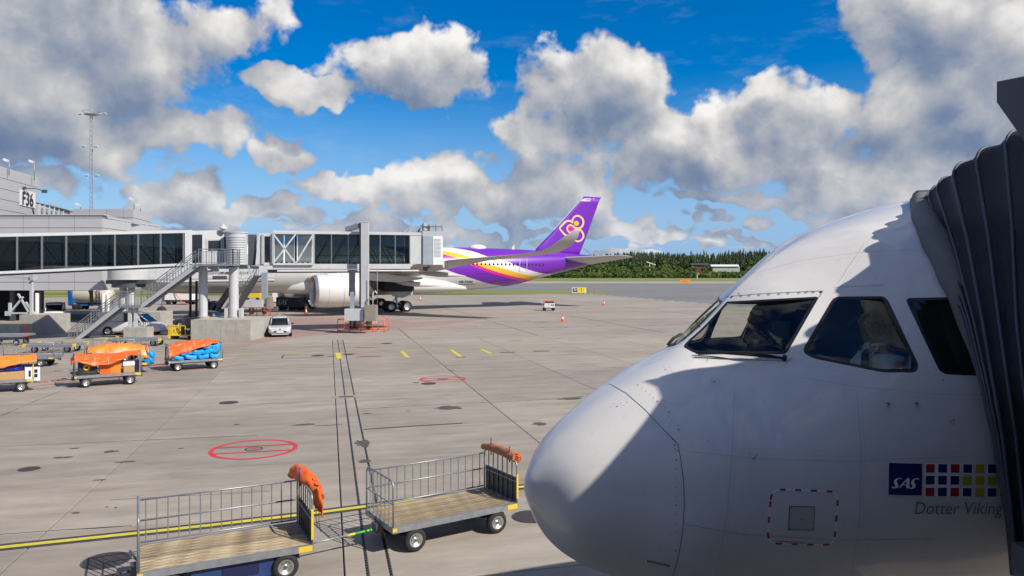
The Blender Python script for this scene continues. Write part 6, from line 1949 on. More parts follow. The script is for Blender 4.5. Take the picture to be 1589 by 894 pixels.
# ================================================================== BAGGAGE CARTS
def wheel_mesh(r, w, name):
    k = r / .21
    mb = MB(); mb.lathe([(.115 * k, -w * .42), (.15 * k, -w * .5), (.192 * k, -w * .46), (.208 * k, -w * .25), (.21 * k, 0), (.208 * k, w * .25), (.192 * k, w * .46), (.15 * k, w * .5), (.115 * k, w * .42)], (0, 0, 0), 'Y', 30)
    tread = mb.mesh(name, M['tyre'])
    mb = MB(); mb.lathe([(0, -w * .30), (.025 * k, -w * .30), (.03 * k, -w * .12), (.055 * k, -w * .12), (.07 * k, -w * .22), (.10 * k, -w * .30), (.118 * k, -w * .46), (.128 * k, -w * .44)], (0, 0, 0), 'Y', 26)
    rim = mb.mesh('rim', M['chrome'])
    mb = MB()
    for i in range(8):
        a = 2 * PI * i / 8; mb.cyl((.078 * k * math.cos(a), -w * .33, .078 * k * math.sin(a)), (.078 * k * math.cos(a), -w * .18, .078 * k * math.sin(a)), .008 * k, n=6)
    mb.cyl((0, -w * .45, 0), (0, -w * .1, 0), .022 * k, n=10)
    nut = mb.mesh('hub_bolts', M['steel_dark'])
    return tread, rim, nut


CW = wheel_mesh(.21, .13, 'wheel')
PLANK = {}


def cart(label, loc, rz, L=2.6, W=1.28, h=1.33, detail=2, right_solid=True, left=True, right=True, back=True, deck='wood', fr='steel', towbar=True, group='baggage carts', rail_h=None):
    t = thing('baggage_cart', label, 'baggage cart', (loc[0], loc[1], 0), rz, group)
    hl, hw = L / 2, W / 2; zd = .50
    # deck planks, laid lengthwise
    npl = 9 if detail > 1 else 5; pw = (W - .08) / npl
    for i in range(npl):
        key = (L, W, npl, i % 3)
        if key not in PLANK:
            mb = MB(); mb.box((0, 0, 0), (L - .09, pw - .011, .028)); PLANK[key] = mb.mesh('plank', M['wood'] if deck == 'wood' else M['steel'])
        inst('plank', PLANK[key], t, (0, -hw + .04 + pw * (i + .5), zd + (.002 if i % 2 else -.001) + (.003 if i % 3 == 0 else 0)))
    mb = MB()
    for y in (-hw + .02, hw - .02): mb.bx((-hl, y - .022, zd - .09), (hl, y + .022, zd + .018))
    for x in (-hl + .02, hl - .02): mb.bx((x - .022, -hw + .043, zd - .09), (x + .022, hw - .043, zd + .017))
    mb.build('deck_frame', M[fr], t)
    mb = MB()
    for y in (-.3, .3): mb.bx((-hl + .1, y - .03, zd - .17), (hl - .1, y + .03, zd - .02))
    for x in (-.86, .86): mb.cyl((x, -hw + .1, .21), (x, hw - .1, .21), .028, n=8); mb.bx((x - .05, -.36, .21), (x + .05, .36, zd - .15)); mb.beam((x - .25, -.42, .3), (x + .25, -.42, .3), .05, .03)
    mb.build('underframe', M['cart_blue'] if detail > 1 else M['steel_dark'], t)
    for x in (-.86, .86):
        for y, s_ in ((-hw + .07, 1), (hw - .07, -1)):
            w_ = inst('wheel', CW[0], t, (x, y, .21), (0, 0, 0 if s_ > 0 else PI)); inst('rim', CW[1], w_)
            if detail > 1: inst('hub_bolts', CW[2], w_)
    R_ = .017 if detail > 1 else .022

    def panel(x, solid):
        e = []
        top = h; rr = .12
        pts = [(x, -hw + .02, zd)] + [(x, -hw + .02 + rr - rr * math.cos(a), top - rr + rr * math.sin(a)) for a in np.linspace(0, PI / 2, 5)] + [(x, hw - .02 - rr + rr * math.sin(a), top - rr + rr * math.cos(a)) for a in np.linspace(0, PI / 2, 5)] + [(x, hw - .02, zd)]
        mb = MB(); mb.tube(pts, R_, 7); mb.build('end_frame', M['steel'], t)
        if detail > 1:
            mb = MB(); mb.beam((x, -hw + .02, zd + .42), (x, hw - .02, zd + .42), .018, .018); mb.build('mid_rail', M['steel'], t)
        nb_ = 6 if detail > 1 else 5
        for i in range(1, nb_ + 1):
            y = -hw + .02 + (W - .04) * i / (nb_ + 1); mb = MB(); mb.beam((x, y, zd), (x, y, top - .01), .022 if detail < 2 else .020, .014); mb.build('bar', M['steel'] if not solid else M['steel_dark'], t)
        if solid:
            mb = MB(); mb.bx((x + .012, -hw + .05, zd + .02), (x + .018, hw - .05, zd + .50)); mb.build('solid_panel', M['steel_dark'], t)
            mb = MB(); mb.bx((x - .02, -hw - .005, zd + .1), (x + .02, -hw + .0, top - .25)); mb.build('yellow_strip', M['yellow'], t)
    if left: panel(-hl + .02, False)
    if right: panel(hl - .02, right_solid)
    if back:
        y = hw - .02; x0 = -hl + .05; x1 = hl - .05; n_ = 15 if detail > 1 else 9
        for z_ in ((h - .09, zd + .42, zd + .06) if detail > 1 else (h - .09, zd + .06)):
            mb = MB(); mb.tube([(x0, y, z_), (x1, y, z_)], R_ * .9, 7); mb.build('back_rail', M['steel'], t)
        for i in range(n_):
            x = x0 + (x1 - x0) * (i + .5) / n_; mb = MB(); mb.cyl((x, y, zd + .06), (x, y, h - .09), .010 if detail > 1 else .014, n=6); mb.build('bar', M['steel'], t)
    mb = MB(); mb.bx((hl - .24, -hw - .006, zd - .085), (hl - .02, -hw - .001, zd + .005)); mb.build('yellow_mark', M['yellow'], t)
    mb = MB(); mb.bx((-hl + .0, -hw - .006, zd - .06), (-hl + .08, -hw - .001, zd + .0)); mb.build('yellow_mark', M['yellow'], t)
    if towbar:
        mb = MB(); mb.tube([(-hl + .1, 0, .34), (-hl - .45, 0, .32)], .022, 6); mb.build('tow_bar', M['dec_green'] if detail > 1 and loc[0] > -3 else M['steel_dark'], t)
        mb = MB(); mb.tube([(-hl - .45, 0, .32), (-hl - .62, 0, .315)], .024, 6); mb.build('tow_sleeve', M['yellow'] if loc[0] > -3 else M['steel_dark'], t)
        mb = MB(); mb.tube([(-hl - .62, 0, .315), (-hl - 1.35, 0, .30)], .018, 6); mb.tube([(-hl - 1.42 + .05 * math.cos(a), .05 * math.sin(a), .30) for a in np.linspace(0, 2 * PI, 12, endpoint=False)], .014, 5, closed=True); mb.build('tow_eye', M['steel'], t)
        mb = MB(); mb.box((-hl - .02, 0, .36), (.14, .22, .16)); mb.beam((-hl + .02, .12, .42), (-hl - .1, .2, .60), .03, .02); mb.build('drawbar_hinge', M['steel_dark'], t)
    mb = MB(); mb.box((hl + .05, 0, .34), (.12, .10, .10)); mb.cyl((hl + .09, 0, .26), (hl + .09, 0, .46), .018, n=8); mb.build('hitch', M['steel_dark'], t)
    return t


M['dec_green'] = mat('green_paint', (.10, .62, .06), .5)
C1 = cart('nearest empty wooden baggage cart with bright orange tarpaulin on its right end', (-4.72, 12.18), R(27), h=1.35)
mb = MB(); mb.bx((-.55, -.56, .10), (.70, -.50, .40)); tb_ = mb.build('blue_skirt', M['cart_blue'], C1)
mb = MB(); mb.bx((-.1, -.575, .18), (.45, -.561, .34)); mb.build('hatch', M['navy'], tb_)
C2 = cart('second empty wooden baggage cart with faded tarpaulin roll, beside the airliner nose', (-1.33, 14.22), R(33), L=2.64, W=1.27)


def cloth_loft(name, m, parent, rings, world=False):
    mb = MB(); mb.loft(rings, cap=True); return mb.build(name, m, parent, world=world)


def lumpy_tube(path, radii, seed, flat=1.0, n=18, amp=.22, fr=3):
    r_ = random.Random(seed); ph = [r_.uniform(0, 6.28) for _ in range(6)]
    P = []; Rr = []
    for i in range(len(path) - 1):
        for k in range(6): t = k / 6; P.append(Vector(path[i]).lerp(Vector(path[i + 1]), t)); Rr.append(radii[i] * (1 - t) + radii[i + 1] * t)
    P.append(Vector(path[-1])); Rr.append(radii[-1]); rings = []; prev = None
    # smooth path
    for _ in range(3): P = [P[0]] + [(P[i - 1] + P[i] * 2 + P[i + 1]) / 4 for i in range(1, len(P) - 1)] + [P[-1]]
    for i, p in enumerate(P):
        d = (P[min(i + 1, len(P) - 1)] - P[max(i - 1, 0)]).normalized(); a = d.orthogonal().normalized() if prev is None else (prev - d * prev.dot(d)).normalized(); prev = a; b = d.cross(a); ring = []
        for j in range(n):
            th = 2 * PI * j / n
            q = 1 + amp * (math.sin(fr * th + ph[0] + i * .5) * .5 + math.sin(5 * th + ph[1] - i * .9) * .3 + math.sin(i * 1.3 + ph[2]) * .35 + math.sin(9 * th + i * 1.7 + ph[3]) * .15)
            ring.append(p + (a * math.cos(th) + b * math.sin(th) * flat) * Rr[i] * q)
        rings.append(ring)
    return rings


def local(t, x, y, z): return parent_matrix(t) @ Vector((x, y, z))


# orange tarpaulin bundled over the right end of the nearest cart
tp1 = thing('tarpaulin', 'bright orange tarpaulin slung over the right end of the nearest cart', 'tarpaulin', tuple(local(C1, 1.3, .2, 1.35)), R(27))
cloth_loft('bundle', M['orange'], tp1, lumpy_tube([local(C1, 1.18, .66, 1.36), local(C1, 1.27, .5, 1.47), local(C1, 1.34, .15, 1.42), local(C1, 1.42, -.18, 1.32), local(C1, 1.47, -.4, 1.2)], [.07, .13, .125, .11, .07], 3), True)
rows = []
for i in range(15):
    z_ = 1.38 - .46 * i / 14; row = []
    for j in range(15):
        y = .02 - .50 * j / 14; row.append(local(C1, 1.44 + .035 * math.sin(j * 1.3 + i * .25) + .03 * (i / 14), y + .02 * math.sin(i * .7), z_ + .10 * (1 - j / 14) - .05 * math.sin(j * .5) * (i / 14)))
    rows.append(row)
mb = MB(); mb.loft(rows, closed=False, cap=False); o_ = mb.build('hanging_flap', M['orange'], tp1, world=True); sm = o_.modifiers.new('thickness', 'SOLIDIFY'); sm.thickness = .02
mb = MB()
for y in (-.1, -.32): mb.tube([local(C1, 1.46, y, .96), local(C1, 1.45, y - .02, .78), local(C1, 1.48, y - .03, .60)], .006, 5)
mb.build('cord', M['black'], tp1, world=True)
mb = MB(); mb.tube([local(C1, 1.22, .1, 1.3), local(C1, 1.22, .1, 1.62)], .018, 8); mb.build('post_stub', M['cart_blue'], C1, world=True)
# faded roll on the second cart
tp2 = thing('tarpaulin', 'faded brown-orange tarpaulin rolled along the right end of the second cart', 'tarpaulin', tuple(local(C2, 1.3, .0, 1.4)), R(33))
cloth_loft('roll', M['orange_faded'], tp2, lumpy_tube([local(C2, 1.31, .68, 1.36), local(C2, 1.33, .3, 1.41), local(C2, 1.34, -.1, 1.40), local(C2, 1.36, -.52, 1.36)], [.06, .085, .095, .105], 8, amp=.12), True)
mb = MB(); c_ = local(C2, 1.36, -.53, 1.36)
mb.tube([c_ + Vector((.01 * a * math.cos(a * 1.6), -.015, .01 * a * math.sin(a * 1.6))) for a in np.linspace(1, 9, 36)], .012, 5); mb.build('roll_end', M['orange'], tp2, world=True)
mb = MB(); mb.tube([local(C2, 1.30, -.35, 1.25), local(C2, 1.30, -.35, 1.56)], .013, 6); mb.tube([local(C2, 1.30, .35, 1.25), local(C2, 1.30, .35, 1.60)], .013, 6); mb.build('post_stub', M['cart_blue'], C2, world=True)

# ---- loaded carts further left
def bag_mesh(seed, sx, sy, sz, m, name='bag'):
    r_ = random.Random(seed); ph = [r_.uniform(0, 6.28) for _ in range(8)]; vs = []; nu, nv = 34, 20
    for i in range(nv + 1):
        a = -PI / 2 + PI * i / nv
        for j in range(nu):
            b = 2 * PI * j / nu
            f_ = lambda v: math.copysign(abs(v) ** .55, v)
            x = f_(math.cos(a)) * f_(math.cos(b)); y = f_(math.cos(a)) * f_(math.sin(b)); z = f_(math.sin(a))
            q = 1 + .08 * math.sin(3 * b + ph[0] + 2 * a) - .11 * abs(math.sin(2.5 * b + ph[1] + a * 2)) * math.cos(a) - .07 * abs(math.sin(4.5 * b - 3 * a + ph[3])) + .06
            vs.append((x * sx / 2 * q, y * sy / 2 * q, z * sz / 2 * q + .04 * math.sin(x * 3 + ph[4])))
    fs = [(i * nu + j, i * nu + (j + 1) % nu, (i + 1) * nu + (j + 1) % nu, (i + 1) * nu + j) for i in range(nv) for j in range(nu)]
    mb = MB(); mb.add(vs, fs, True); return mb.mesh(name, m)


def tarp_sheet(label, cart_, fn, m, nx=70, ny=26, group='tarpaulins on the loaded carts'):
    """fn(u, v) -> local cart point; u along the cart, v across from the near hem to the far hem"""
    rows = [[parent_matrix(cart_) @ Vector(fn(i / nx, j / ny)) for j in range(ny + 1)] for i in range(nx + 1)]
    mb = MB(); mb.loft(rows, closed=False, cap=False); t = mb.build('tarpaulin', m); s_ = t.modifiers.new('thickness', 'SOLIDIFY'); s_.thickness = .015
    for u_ in (.33, .52, .78):
        mb = MB(); mb.tube([parent_matrix(cart_) @ (Vector(fn(u_, j / 24)) + Vector((0, 0, .022))) for j in range(0, 20)], .010, 5); mb.build('crease_or_strap', M['grey_paint'], t)  # added pale tubes stand in for the light lines along the sheet's creases
    return tag(t, label, 'tarpaulin', group)


def wr(u, v, k=1.0, a=0.0):
    """sharp creases between flatter areas"""
    return k * (.030 * (1 - abs(math.sin(u * 11 + v * 5 + a))) ** 2 - .028 * (1 - abs(math.sin(u * 8 - v * 9 + a * 2))) ** 2 + .010 * math.sin(u * 31 + v * 17))


def cart_at(px0, py0, px1, py1, rz=R(33)):
    a = G(px0, py0); b = G(px1, py1); c = (a + b) / 2; return c + Matrix.Rotation(rz, 3, 'Z') @ Vector((0, .58, 0))


# C: blue bags under red-orange cover
cC = cart('loaded cart heaped with blue plastic bags under a red-orange cover', cart_at(275, 576, 333, 572), R(33), detail=1, right_solid=False, h=1.32)
k_ = 0
places = ['at the front left of the heap', 'low in the middle of the heap', 'low at the right of the heap', 'at the right end of the bottom row', 'second row left, tucked under the cover', 'second row middle', 'second row right', 'top right under the cover edge', 'top row at the right end', 'behind the front row at left', 'behind the front row at right']
for (x, y, z_, sx, sy, sz), pl in zip([(-.85, -.38, .64, .62, .42, .26), (-.25, -.40, .64, .66, .42, .25), (.35, -.40, .64, .66, .42, .25), (.92, -.38, .64, .56, .42, .27), (-.45, -.35, .88, .62, .42, .26), (.12, -.35, .88, .58, .42, .28), (.62, -.36, .90, .52, .42, .28), (.55, -.33, 1.14, .55, .42, .26), (1.0, -.33, 1.05, .45, .42, .50), (-.4, .2, .9, 1.2, .7, .75), (.6, .2, .95, 1.1, .7, .85)], places):
    me_ = bag_mesh(k_, sx, sy, sz, M['blue_bag']); o = bpy.data.objects.new('bag', me_); COL.objects.link(o); o.location = local(cC, x, y, z_); o.rotation_euler = (0, 0, R(33)); tag(o, 'blue plastic bag ' + pl, 'bag', 'blue plastic bags on carts'); k_ += 1
def fC(u, v):
    x = -1.30 + 2.42 * u; top = 1.20 + .26 * math.sin(min(1, u * 1.6) * PI / 2) - .10 * max(0, u - .8) * 5 * .3
    hem = .64 + .72 * u ** .9
    y = -.62 + 1.25 * v; s_ = math.sin(PI * min(1, max(0, v)) ** .8)
    z_ = hem + (top - hem) * min(1, v / .28) ** .7 if v < .28 else top - .25 * max(0, v - .75) * 4 * .6
    return (x, y + (.05 if v < .28 else 0), z_ + wr(u, v, 1.5))
tarp_sheet('red-orange tarpaulin drawn over the blue bags', cC, fC, M['orange'])
# B: open box cart with dark cases, orange panel and cartons under a sagging sheet
cB = cart('loaded cart with sagging orange sheet, dark cases and white-lidded cartons', cart_at(139, 601.5, 197, 596.5), R(33), detail=1, right_solid=False, h=1.42)
def fB(u, v):
    x = -1.42 + 2.72 * u; sag = .34 * math.sin(PI * min(1, u * 1.15)) ** 1.2 if u < .87 else 0
    hem = 1.22 - sag * 1.05 + .12 * u; back = 1.46
    z_ = hem + (back - .1 * math.sin(PI * u) - hem) * v ** .6
    if u < .06: z_ -= .22 * (1 - u / .06)
    return (x, -.66 + .62 * v, z_ + wr(u, v, 1.6, 2))
tarp_sheet('dark orange sheet sagging across the open side of the middle cart', cB, fB, M['orange'])
def goods(name, label, cart_, x, y, z_, size, m, cat, rz=0, group=None, extra=None):
    p = local(cart_, x, y, z_); t = thing(name, label, cat, tuple(p), cart_.rotation_euler.z + rz, group)
    mb = MB(); mb.box((0, 0, size[2] / 2), size); b = mb.build('body', m, t); bv = b.modifiers.new('bevel', 'BEVEL'); bv.width = .012; bv.segments = 2
    if extra: extra(t)
    return t
def case_bits(t):
    mb = MB(); mb.lathe([(.06, -.26), (.10, -.27), (.13, -.26), (.14, -.24)], (-.05, 0, .33), 'Y', 20); mb.build('wheel', M['yellow'], t)
    mb = MB(); mb.bx((-.2, -.26, .1), (.3, -.255, .14)); mb.build('crease_or_strap', M['steel_dark'], t)
goods('equipment_case', 'black case with a yellow wheel at left of the middle cart', cB, -.78, -.2, .52, (.72, .5, .52), M['black'], 'case', extra=case_bits)
goods('crate', 'orange crate in the middle of the sagging-sheet cart', cB, -.12, -.22, .52, (.44, .45, .50), M['orange'], 'crate')
goods('crate', 'larger orange wrapped crate right of the small orange crate', cB, .28, -.18, .52, (.42, .5, .58), M['orange_light'], 'crate')
goods('carton', 'brown carton with white top sheet at the right of the middle cart', cB, .82, -.25, .52, (.44, .42, .30), M['cardboard'], 'carton', extra=lambda t: MB().box((0, 0, .40), (.46, .44, .18)).build('wrapped_top', M['white_paint'], t))
goods('suitcase', 'dark suitcase standing at the right end of the middle cart', cB, 1.15, -.2, .52, (.16, .4, .55), M['navy'], 'suitcase')
# B': cart behind with light orange cover
pB_ = G(186, 582); cD = cart('loaded cart behind, mostly hidden, under a light orange cover', (pB_.x - .45, pB_.y + .6), R(33), detail=1, h=1.38, right_solid=False)
def fD(u, v):
    x = -1.35 + 2.7 * u; top = 1.22 + .24 * math.sin(PI * min(1, u * .85 + .1)) ; z_ = top - .5 * (1 - min(1, v / .3)) ** 2 - .2 * max(0, v - .7)
    return (x, -.66 + 1.3 * v, z_ + wr(u, v, 1.4, 1))
tarp_sheet('light orange tarpaulin humped over the rear hidden cart', cD, fD, M['orange_light'])
for i, (x, z_, lb) in enumerate([(1.42, .86, 'upper blue bag hanging off the right end of the hidden cart'), (1.38, .62, 'lower blue bag at the right end of the hidden cart')]):
    o = bpy.data.objects.new('bag', bag_mesh(40 + i, .42, .5, .36, M['blue_bag'])); COL.objects.link(o); o.location = local(cD, x, -.45, z_); tag(o, lb, 'bag', 'blue plastic bags on carts')
goods('equipment_case', 'dark case with fins at the left end of the hidden cart', cD, -1.05, -.35, .52, (.5, .4, .62), M['navy'], 'case')
# A: cut off by the left edge
pA_ = G(33, 608); rotA = Matrix.Rotation(R(33), 3, 'Z'); cA_ = pA_ - rotA @ Vector((.86, -.57, 0))
cA = cart('loaded cart cut by the left edge, with brown carton and blue bag', (cA_.x, cA_.y), R(33), detail=1, h=1.36)
def fA(u, v):
    x = -1.35 + 2.75 * u; hem = .98 + .30 * u ** 2; top = 1.44
    z_ = hem + (top - hem) * min(1, v / .35) ** .6 - .1 * max(0, v - .7)
    return (x, -.66 + 1.3 * v, z_ + wr(u, v, 1.2, 4))
tarp_sheet('light orange tarpaulin over the cart at the left edge', cA, fA, M['orange_light'])
goods('carton', 'long brown carton on the cart at the left edge', cA, .25, -.25, .52, (1.9, .6, .34), M['cardboard'], 'carton')
o = bpy.data.objects.new('bag', bag_mesh(60, 1.0, .5, .30, mat('deep_blue_bag', (.01, .02, .28), .3, var=.3, vscale=6, bump=.8, bscale=9))); COL.objects.link(o); o.location = local(cA, .45, -.3, 1.02); o.rotation_euler = (0, 0, R(33)); tag(o, 'deep blue bag on top of the brown carton at left edge', 'bag')
sg2 = thing('cart_sign', 'white rectangular board with dark print on the left-edge cart end', 'sign', tuple(P3(50.5, 580, 31.2)), R(24))
mb = MB(); mb.bx((-.27, 0, -.30), (.27, .02, .28)); mb.build('board', M['white_paint'], sg2)
mb = MB(); mb.bx((.06, -.004, -.16), (.18, -.001, -.01)); mb.bx((.06, -.004, .03), (.18, -.001, .18)); mb.bx((-.14, -.004, -.12), (-.06, -.001, .14)); mb.build('print', M['navy'], sg2)
# towing links drawn as red bars
for (a, b, lb) in ((G(59, 594, .33), G(103, 587, .36), 'red tow bar between the left-edge cart and the middle cart'), (G(219, 570, .33), G(257, 566, .36), 'red tow bar between the middle cart and the blue bag cart')):
    t = thing('tow_bar', lb, 'tow bar', tuple(a)); mb = MB(); mb.tube([Vector((a.x, a.y, .35)), Vector((b.x, b.y, .36))], .020, 6); mb.build('bar', M['guard_dark'], t, world=True)
# empty wire carts
p = G(40, 571); cart('empty grey wire-sided cart at the left edge behind the loaded ones', (p.x - .4, p.y + .8), R(10), L=3.0, detail=1, h=1.25, deck='steel', right_solid=False, towbar=True)
p = G(150, 566); cart('empty grey wire-sided cart whose end shows behind the middle cart', (p.x + .1, p.y + 1.5), R(10), L=2.6, detail=1, h=1.25, deck='steel', right_solid=False, towbar=False)

# ---- pallet dollies
def dolly(label, px0, px1, py, z=.5, rz=0.0, yellow=True):
    a = G(px0, py); b = G(px1, py); c = (a + b) / 2; L = (b - a).length; t = thing('pallet_dolly', label, 'dolly', (c.x, c.y + .8, 0), rz, 'flat pallet dollies')
    mb = MB()
    for y in (-.8, .8): mb.bx((-L / 2, y - .06, z - .14), (L / 2, y + .06, z))
    for x in (-L / 2 + .06, L / 2 - .06, 0): mb.bx((x - .06, -.74, z - .13), (x + .06, .74, z - .01))
    mb.build('frame', M['steel'], t)
    for i in range(9):
        x = -L / 2 + L * (i + .5) / 9; mb = MB(); mb.cyl((x, -.72, z - .03), (x, .72, z - .03), .045, n=8); mb.build('roller', M['steel'], t)
    if yellow:
        for x in (-L / 2, L / 2):
            for y in (-.8, .8): mb = MB(); mb.box((x, y, z - .03), (.16, .16, .20)); mb.build('corner_stop', M['yellow'], t)
    for x in (-L / 2 + .5, L / 2 - .5):
        for y in (-.6, .6): w_ = inst('wheel', CW[0], t, (x, y, .21)); inst('rim', CW[1], w_)
    return t
dolly('flat roller dolly with yellow corner stops left of the stair foot', 38, 112, 548, rz=R(4)); dolly('flat roller dolly between the stair foot and the white van', 165, 245, 538, rz=R(4)); dolly('pale roller dolly at the left edge, below the cone', -32, 31, 537, z=.75, rz=R(6), yellow=False)

# ---- cones
def cone(label, px, py, h, m='cone', band=True):
    p = G(px, py); t = thing('traffic_cone', label, 'traffic cone', tuple(p), 0, 'traffic cones')
    r0 = h * .17; mb = MB(); mb.box((0, 0, .03), (h * .5, h * .5, .05)); mb.lathe([(r0, .05), (r0 * .75, h * .3)], n=18); mb.lathe([(r0 * .5, h * .58), (r0 * .22, h * .97), (0, h)], n=18); mb.build('body', M[m], t)
    mb = MB(); mb.lathe([(r0 * .75, h * .3), (r0 * .5, h * .58)], n=18); mb.build('band', M['reflect_white'] if band else M[m], t)
cone('tall plain orange-red cone in front of the stained concrete block', 41, 525.5, 1.12, band=False)
cone('red and white cone alone on the open apron, right of centre', 873, 499, .88); cone('smaller distant cone to the right, beyond the open apron', 937, 473.5, .9); cone('faint distant cone behind the airliner wheels', 652, 466.5, .95)
cone('little cone at the engine intake beside the navy truck', 475, 487, .85); cone('small cone under the red frame at the far left of the dark posts', 447, 551, .01)
bpy.data.objects.remove([o for o in bpy.data.objects if o.get('label', '').startswith('small cone under')][0])
for o in [o for o in bpy.data.objects if o.parent is None and o.name.startswith(('body', 'band')) and o.type == 'MESH']: bpy.data.objects.remove(o)

# ---- cars
def car(name, label, cat, loc, rz, L, W, Hh, col, secs, gh, wheels=(.78, -.78), wr_=.32, front=True, van=False):
    """secs: (x, half width, bottom z, belt z); gh: greenhouse (x, z bottom half width, top half width, z top)"""
    t = thing(name, label, cat, loc, rz)
    mb = MB(); rings = []
    for x, w, zb, zt_ in secs:
        rings.append([Vector((x, s_ * w * k, z_)) for s_, k, z_ in ((-1, .86, zb), (-1, .97, zb + .12), (-1, 1, (zb + zt_) / 2), (-1, .97, zt_ - .04), (-1, .88, zt_), (1, .88, zt_), (1, .97, zt_ - .04), (1, 1, (zb + zt_) / 2), (1, .97, zb + .12), (1, .86, zb))])
    mb.loft(rings); body = mb.build('body', col, t, fix=True)
    bs = body.modifiers.new('bevel', 'BEVEL'); bs.width = .02; bs.segments = 2; bs.limit_method = 'ANGLE'
    mb = MB(); mb.loft([[Vector((x, -w0, zb)), Vector((x, -w1, zt_)), Vector((x, w1, zt_)), Vector((x, w0, zb))] for x, w0, w1, zb, zt_ in gh], smooth=False); mb.build('windows', M['car_glass'], t, fix=True)
    # roof skin and pillars
    rf = [g_ for g_ in gh if g_[4] > Hh - .16]
    mb = MB(); mb.loft([[Vector((x, -w1 - .01, zt_ - .05)), Vector((x, -w1 * .8, zt_ + .03)), Vector((x, w1 * .8, zt_ + .03)), Vector((x, w1 + .01, zt_ - .05))] for x, w0, w1, zb, zt_ in rf]); mb.build('roof', col, t, fix=True)
    for i in range(len(gh) - 1):
        a = gh[i]; b = gh[i + 1]
        for s_ in (-1, 1):
            mb = MB(); mb.beam((a[0], s_ * (a[2] + .006), a[4] - .01), (b[0], s_ * (b[2] + .006), b[4] - .01), .06, .05); mb.build('pillar', col, t)
            if i in (1, len(gh) // 2): mb = MB(); mb.beam((b[0], s_ * (b[1] + .005), b[3]), (b[0], s_ * (b[2] + .005), b[4]), .07, .05); mb.build('pillar', col, t)
    for x in wheels:
        for s_ in (-1, 1):
            y = s_ * (W / 2 - .12)
            mb = MB(); mb.lathe([(wr_ * .6, -.11), (wr_ * .95, -.11), (wr_, -.05), (wr_, .05), (wr_ * .95, .11), (wr_ * .6, .11)], (x, y, wr_), 'Y', 24); w_ = mb.build('wheel', M['tyre'], t)
            mb = MB(); mb.lathe([(0, s_ * .08), (wr_ * .2, s_ * .09), (wr_ * .55, s_ * .07), (wr_ * .64, s_ * .112)], (x, y, wr_), 'Y', 20); mb.build('rim', M['chrome'], w_)
            mb = MB(); mb.lathe([(wr_ * 1.0, s_ * -.05), (wr_ * 1.13, s_ * -.05), (wr_ * 1.13, s_ * .055), (wr_ * .98, s_ * .05)], (x, y + s_ * .072, wr_), 'Y', 24); mb.build('wheel_arch', M['black'], t)
    for s_ in (-1, 1):
        g_ = gh[-2]; mb = MB(); mb.box((g_[0] + .1, s_ * (W / 2 + .07), secs[len(secs) // 2][3] + .06), (.12, .18, .13)); mb.build('mirror', M['black'], t)
    return t, body
M['silver'] = mat('silver_car_paint', (.60, .61, .63), .3, .25, coat=.6); M['car_grey'] = mat('grey_car_paint', (.07, .075, .08), .3, .3, coat=.6); M['car_white'] = mat('white_van_paint', (.72, .72, .72), .35, coat=.4)
HATCH = [(-2.05, .70, .32, .78), (-1.95, .82, .24, .95), (-1.2, .88, .20, .93), (0, .89, .20, .90), (1.1, .88, .20, .88), (1.8, .84, .22, .76), (2.05, .72, .26, .62), (2.12, .60, .32, .52)]
HGH = [(-1.95, .68, .58, .93, .99), (-1.55, .78, .58, .93, 1.38), (-.9, .80, .62, .92, 1.44), (.0, .80, .62, .90, 1.44), (.35, .80, .60, .90, 1.38), (1.12, .76, .66, .88, .90)]
p = G(433.5, 523.5)
t, body = car('silver_car', 'silver hatchback parked facing the camera on the red painted area', 'car', (p.x - .6, p.y + 2.0, 0), R(-72), 4.2, 1.78, 1.46, M['silver'], HATCH, HGH, wheels=(1.3, -1.25))
for s_ in (-1, 1):
    mb = MB(); mb.prism([(2.00, s_ * .50, .70), (1.86, s_ * .82, .78), (1.90, s_ * .80, .68), (2.06, s_ * .50, .62)], (.05, 0, 0)); mb.build('headlight', M['lamp'], t)
mb = MB(); mb.prism([(2.115, -.42, .50), (2.115, .42, .50), (2.06, .62, .28), (2.06, -.62, .28)], (.04, 0, 0)); mb.build('grille', M['black'], t)
mb = MB(); mb.bx((2.15, -.26, .36), (2.17, .26, .47)); mb.build('number_plate', M['white_paint'], t)
mb = MB(); mb.bx((2.10, -.60, .20), (2.15, .60, .27)); mb.build('bumper_lip', M['silver'], t)
mb = MB(); mb.disc((2.09, 0, .60), .06, 14, (1, 0, .3)); mb.build('badge', M['black'], t)
mb = MB(); mb.prism([(1.22, -.66, .905), (1.22, .66, .905), (.42, .54, 1.36), (.42, -.54, 1.36)], (.012, 0, .012)); mb.build('windscreen', M['car_glass'], t)
p = G(262, 508.5); p2 = G(312, 508.5); c = (p + p2) / 2
t, body = car('grey_car', 'dark grey hatchback behind the yellow ground unit, partly hidden by the block', 'car', (c.x + .8, c.y + 1.0, 0), R(180), 4.2, 1.78, 1.48, M['car_grey'], HATCH, HGH, wheels=(1.3, -1.25))
VAN = [(-2.45, .86, .32, 1.0), (-2.40, .92, .24, 1.12), (-1.0, .94, .22, 1.10), (.6, .94, .22, 1.08), (1.5, .92, .22, 1.05), (2.2, .86, .24, .88), (2.45, .74, .30, .70), (2.5, .6, .34, .6)]
VGH = [(-2.40, .84, .80, 1.10, 1.16), (-2.30, .86, .78, 1.10, 1.78), (-1.0, .88, .78, 1.09, 1.84), (.4, .88, .78, 1.08, 1.80), (.9, .86, .74, 1.06, 1.66), (1.65, .80, .72, 1.03, 1.06)]
p = G(146, 524); p2 = G(243, 517); c = (p + p2) / 2
t, body = car('white_van', 'white van parked facing right behind the stair and small block', 'van', (c.x, c.y + .8, 0), R(4), 4.9, 1.9, 1.88, M['car_white'], VAN, VGH, wheels=(1.6, -1.45), wr_=.34)
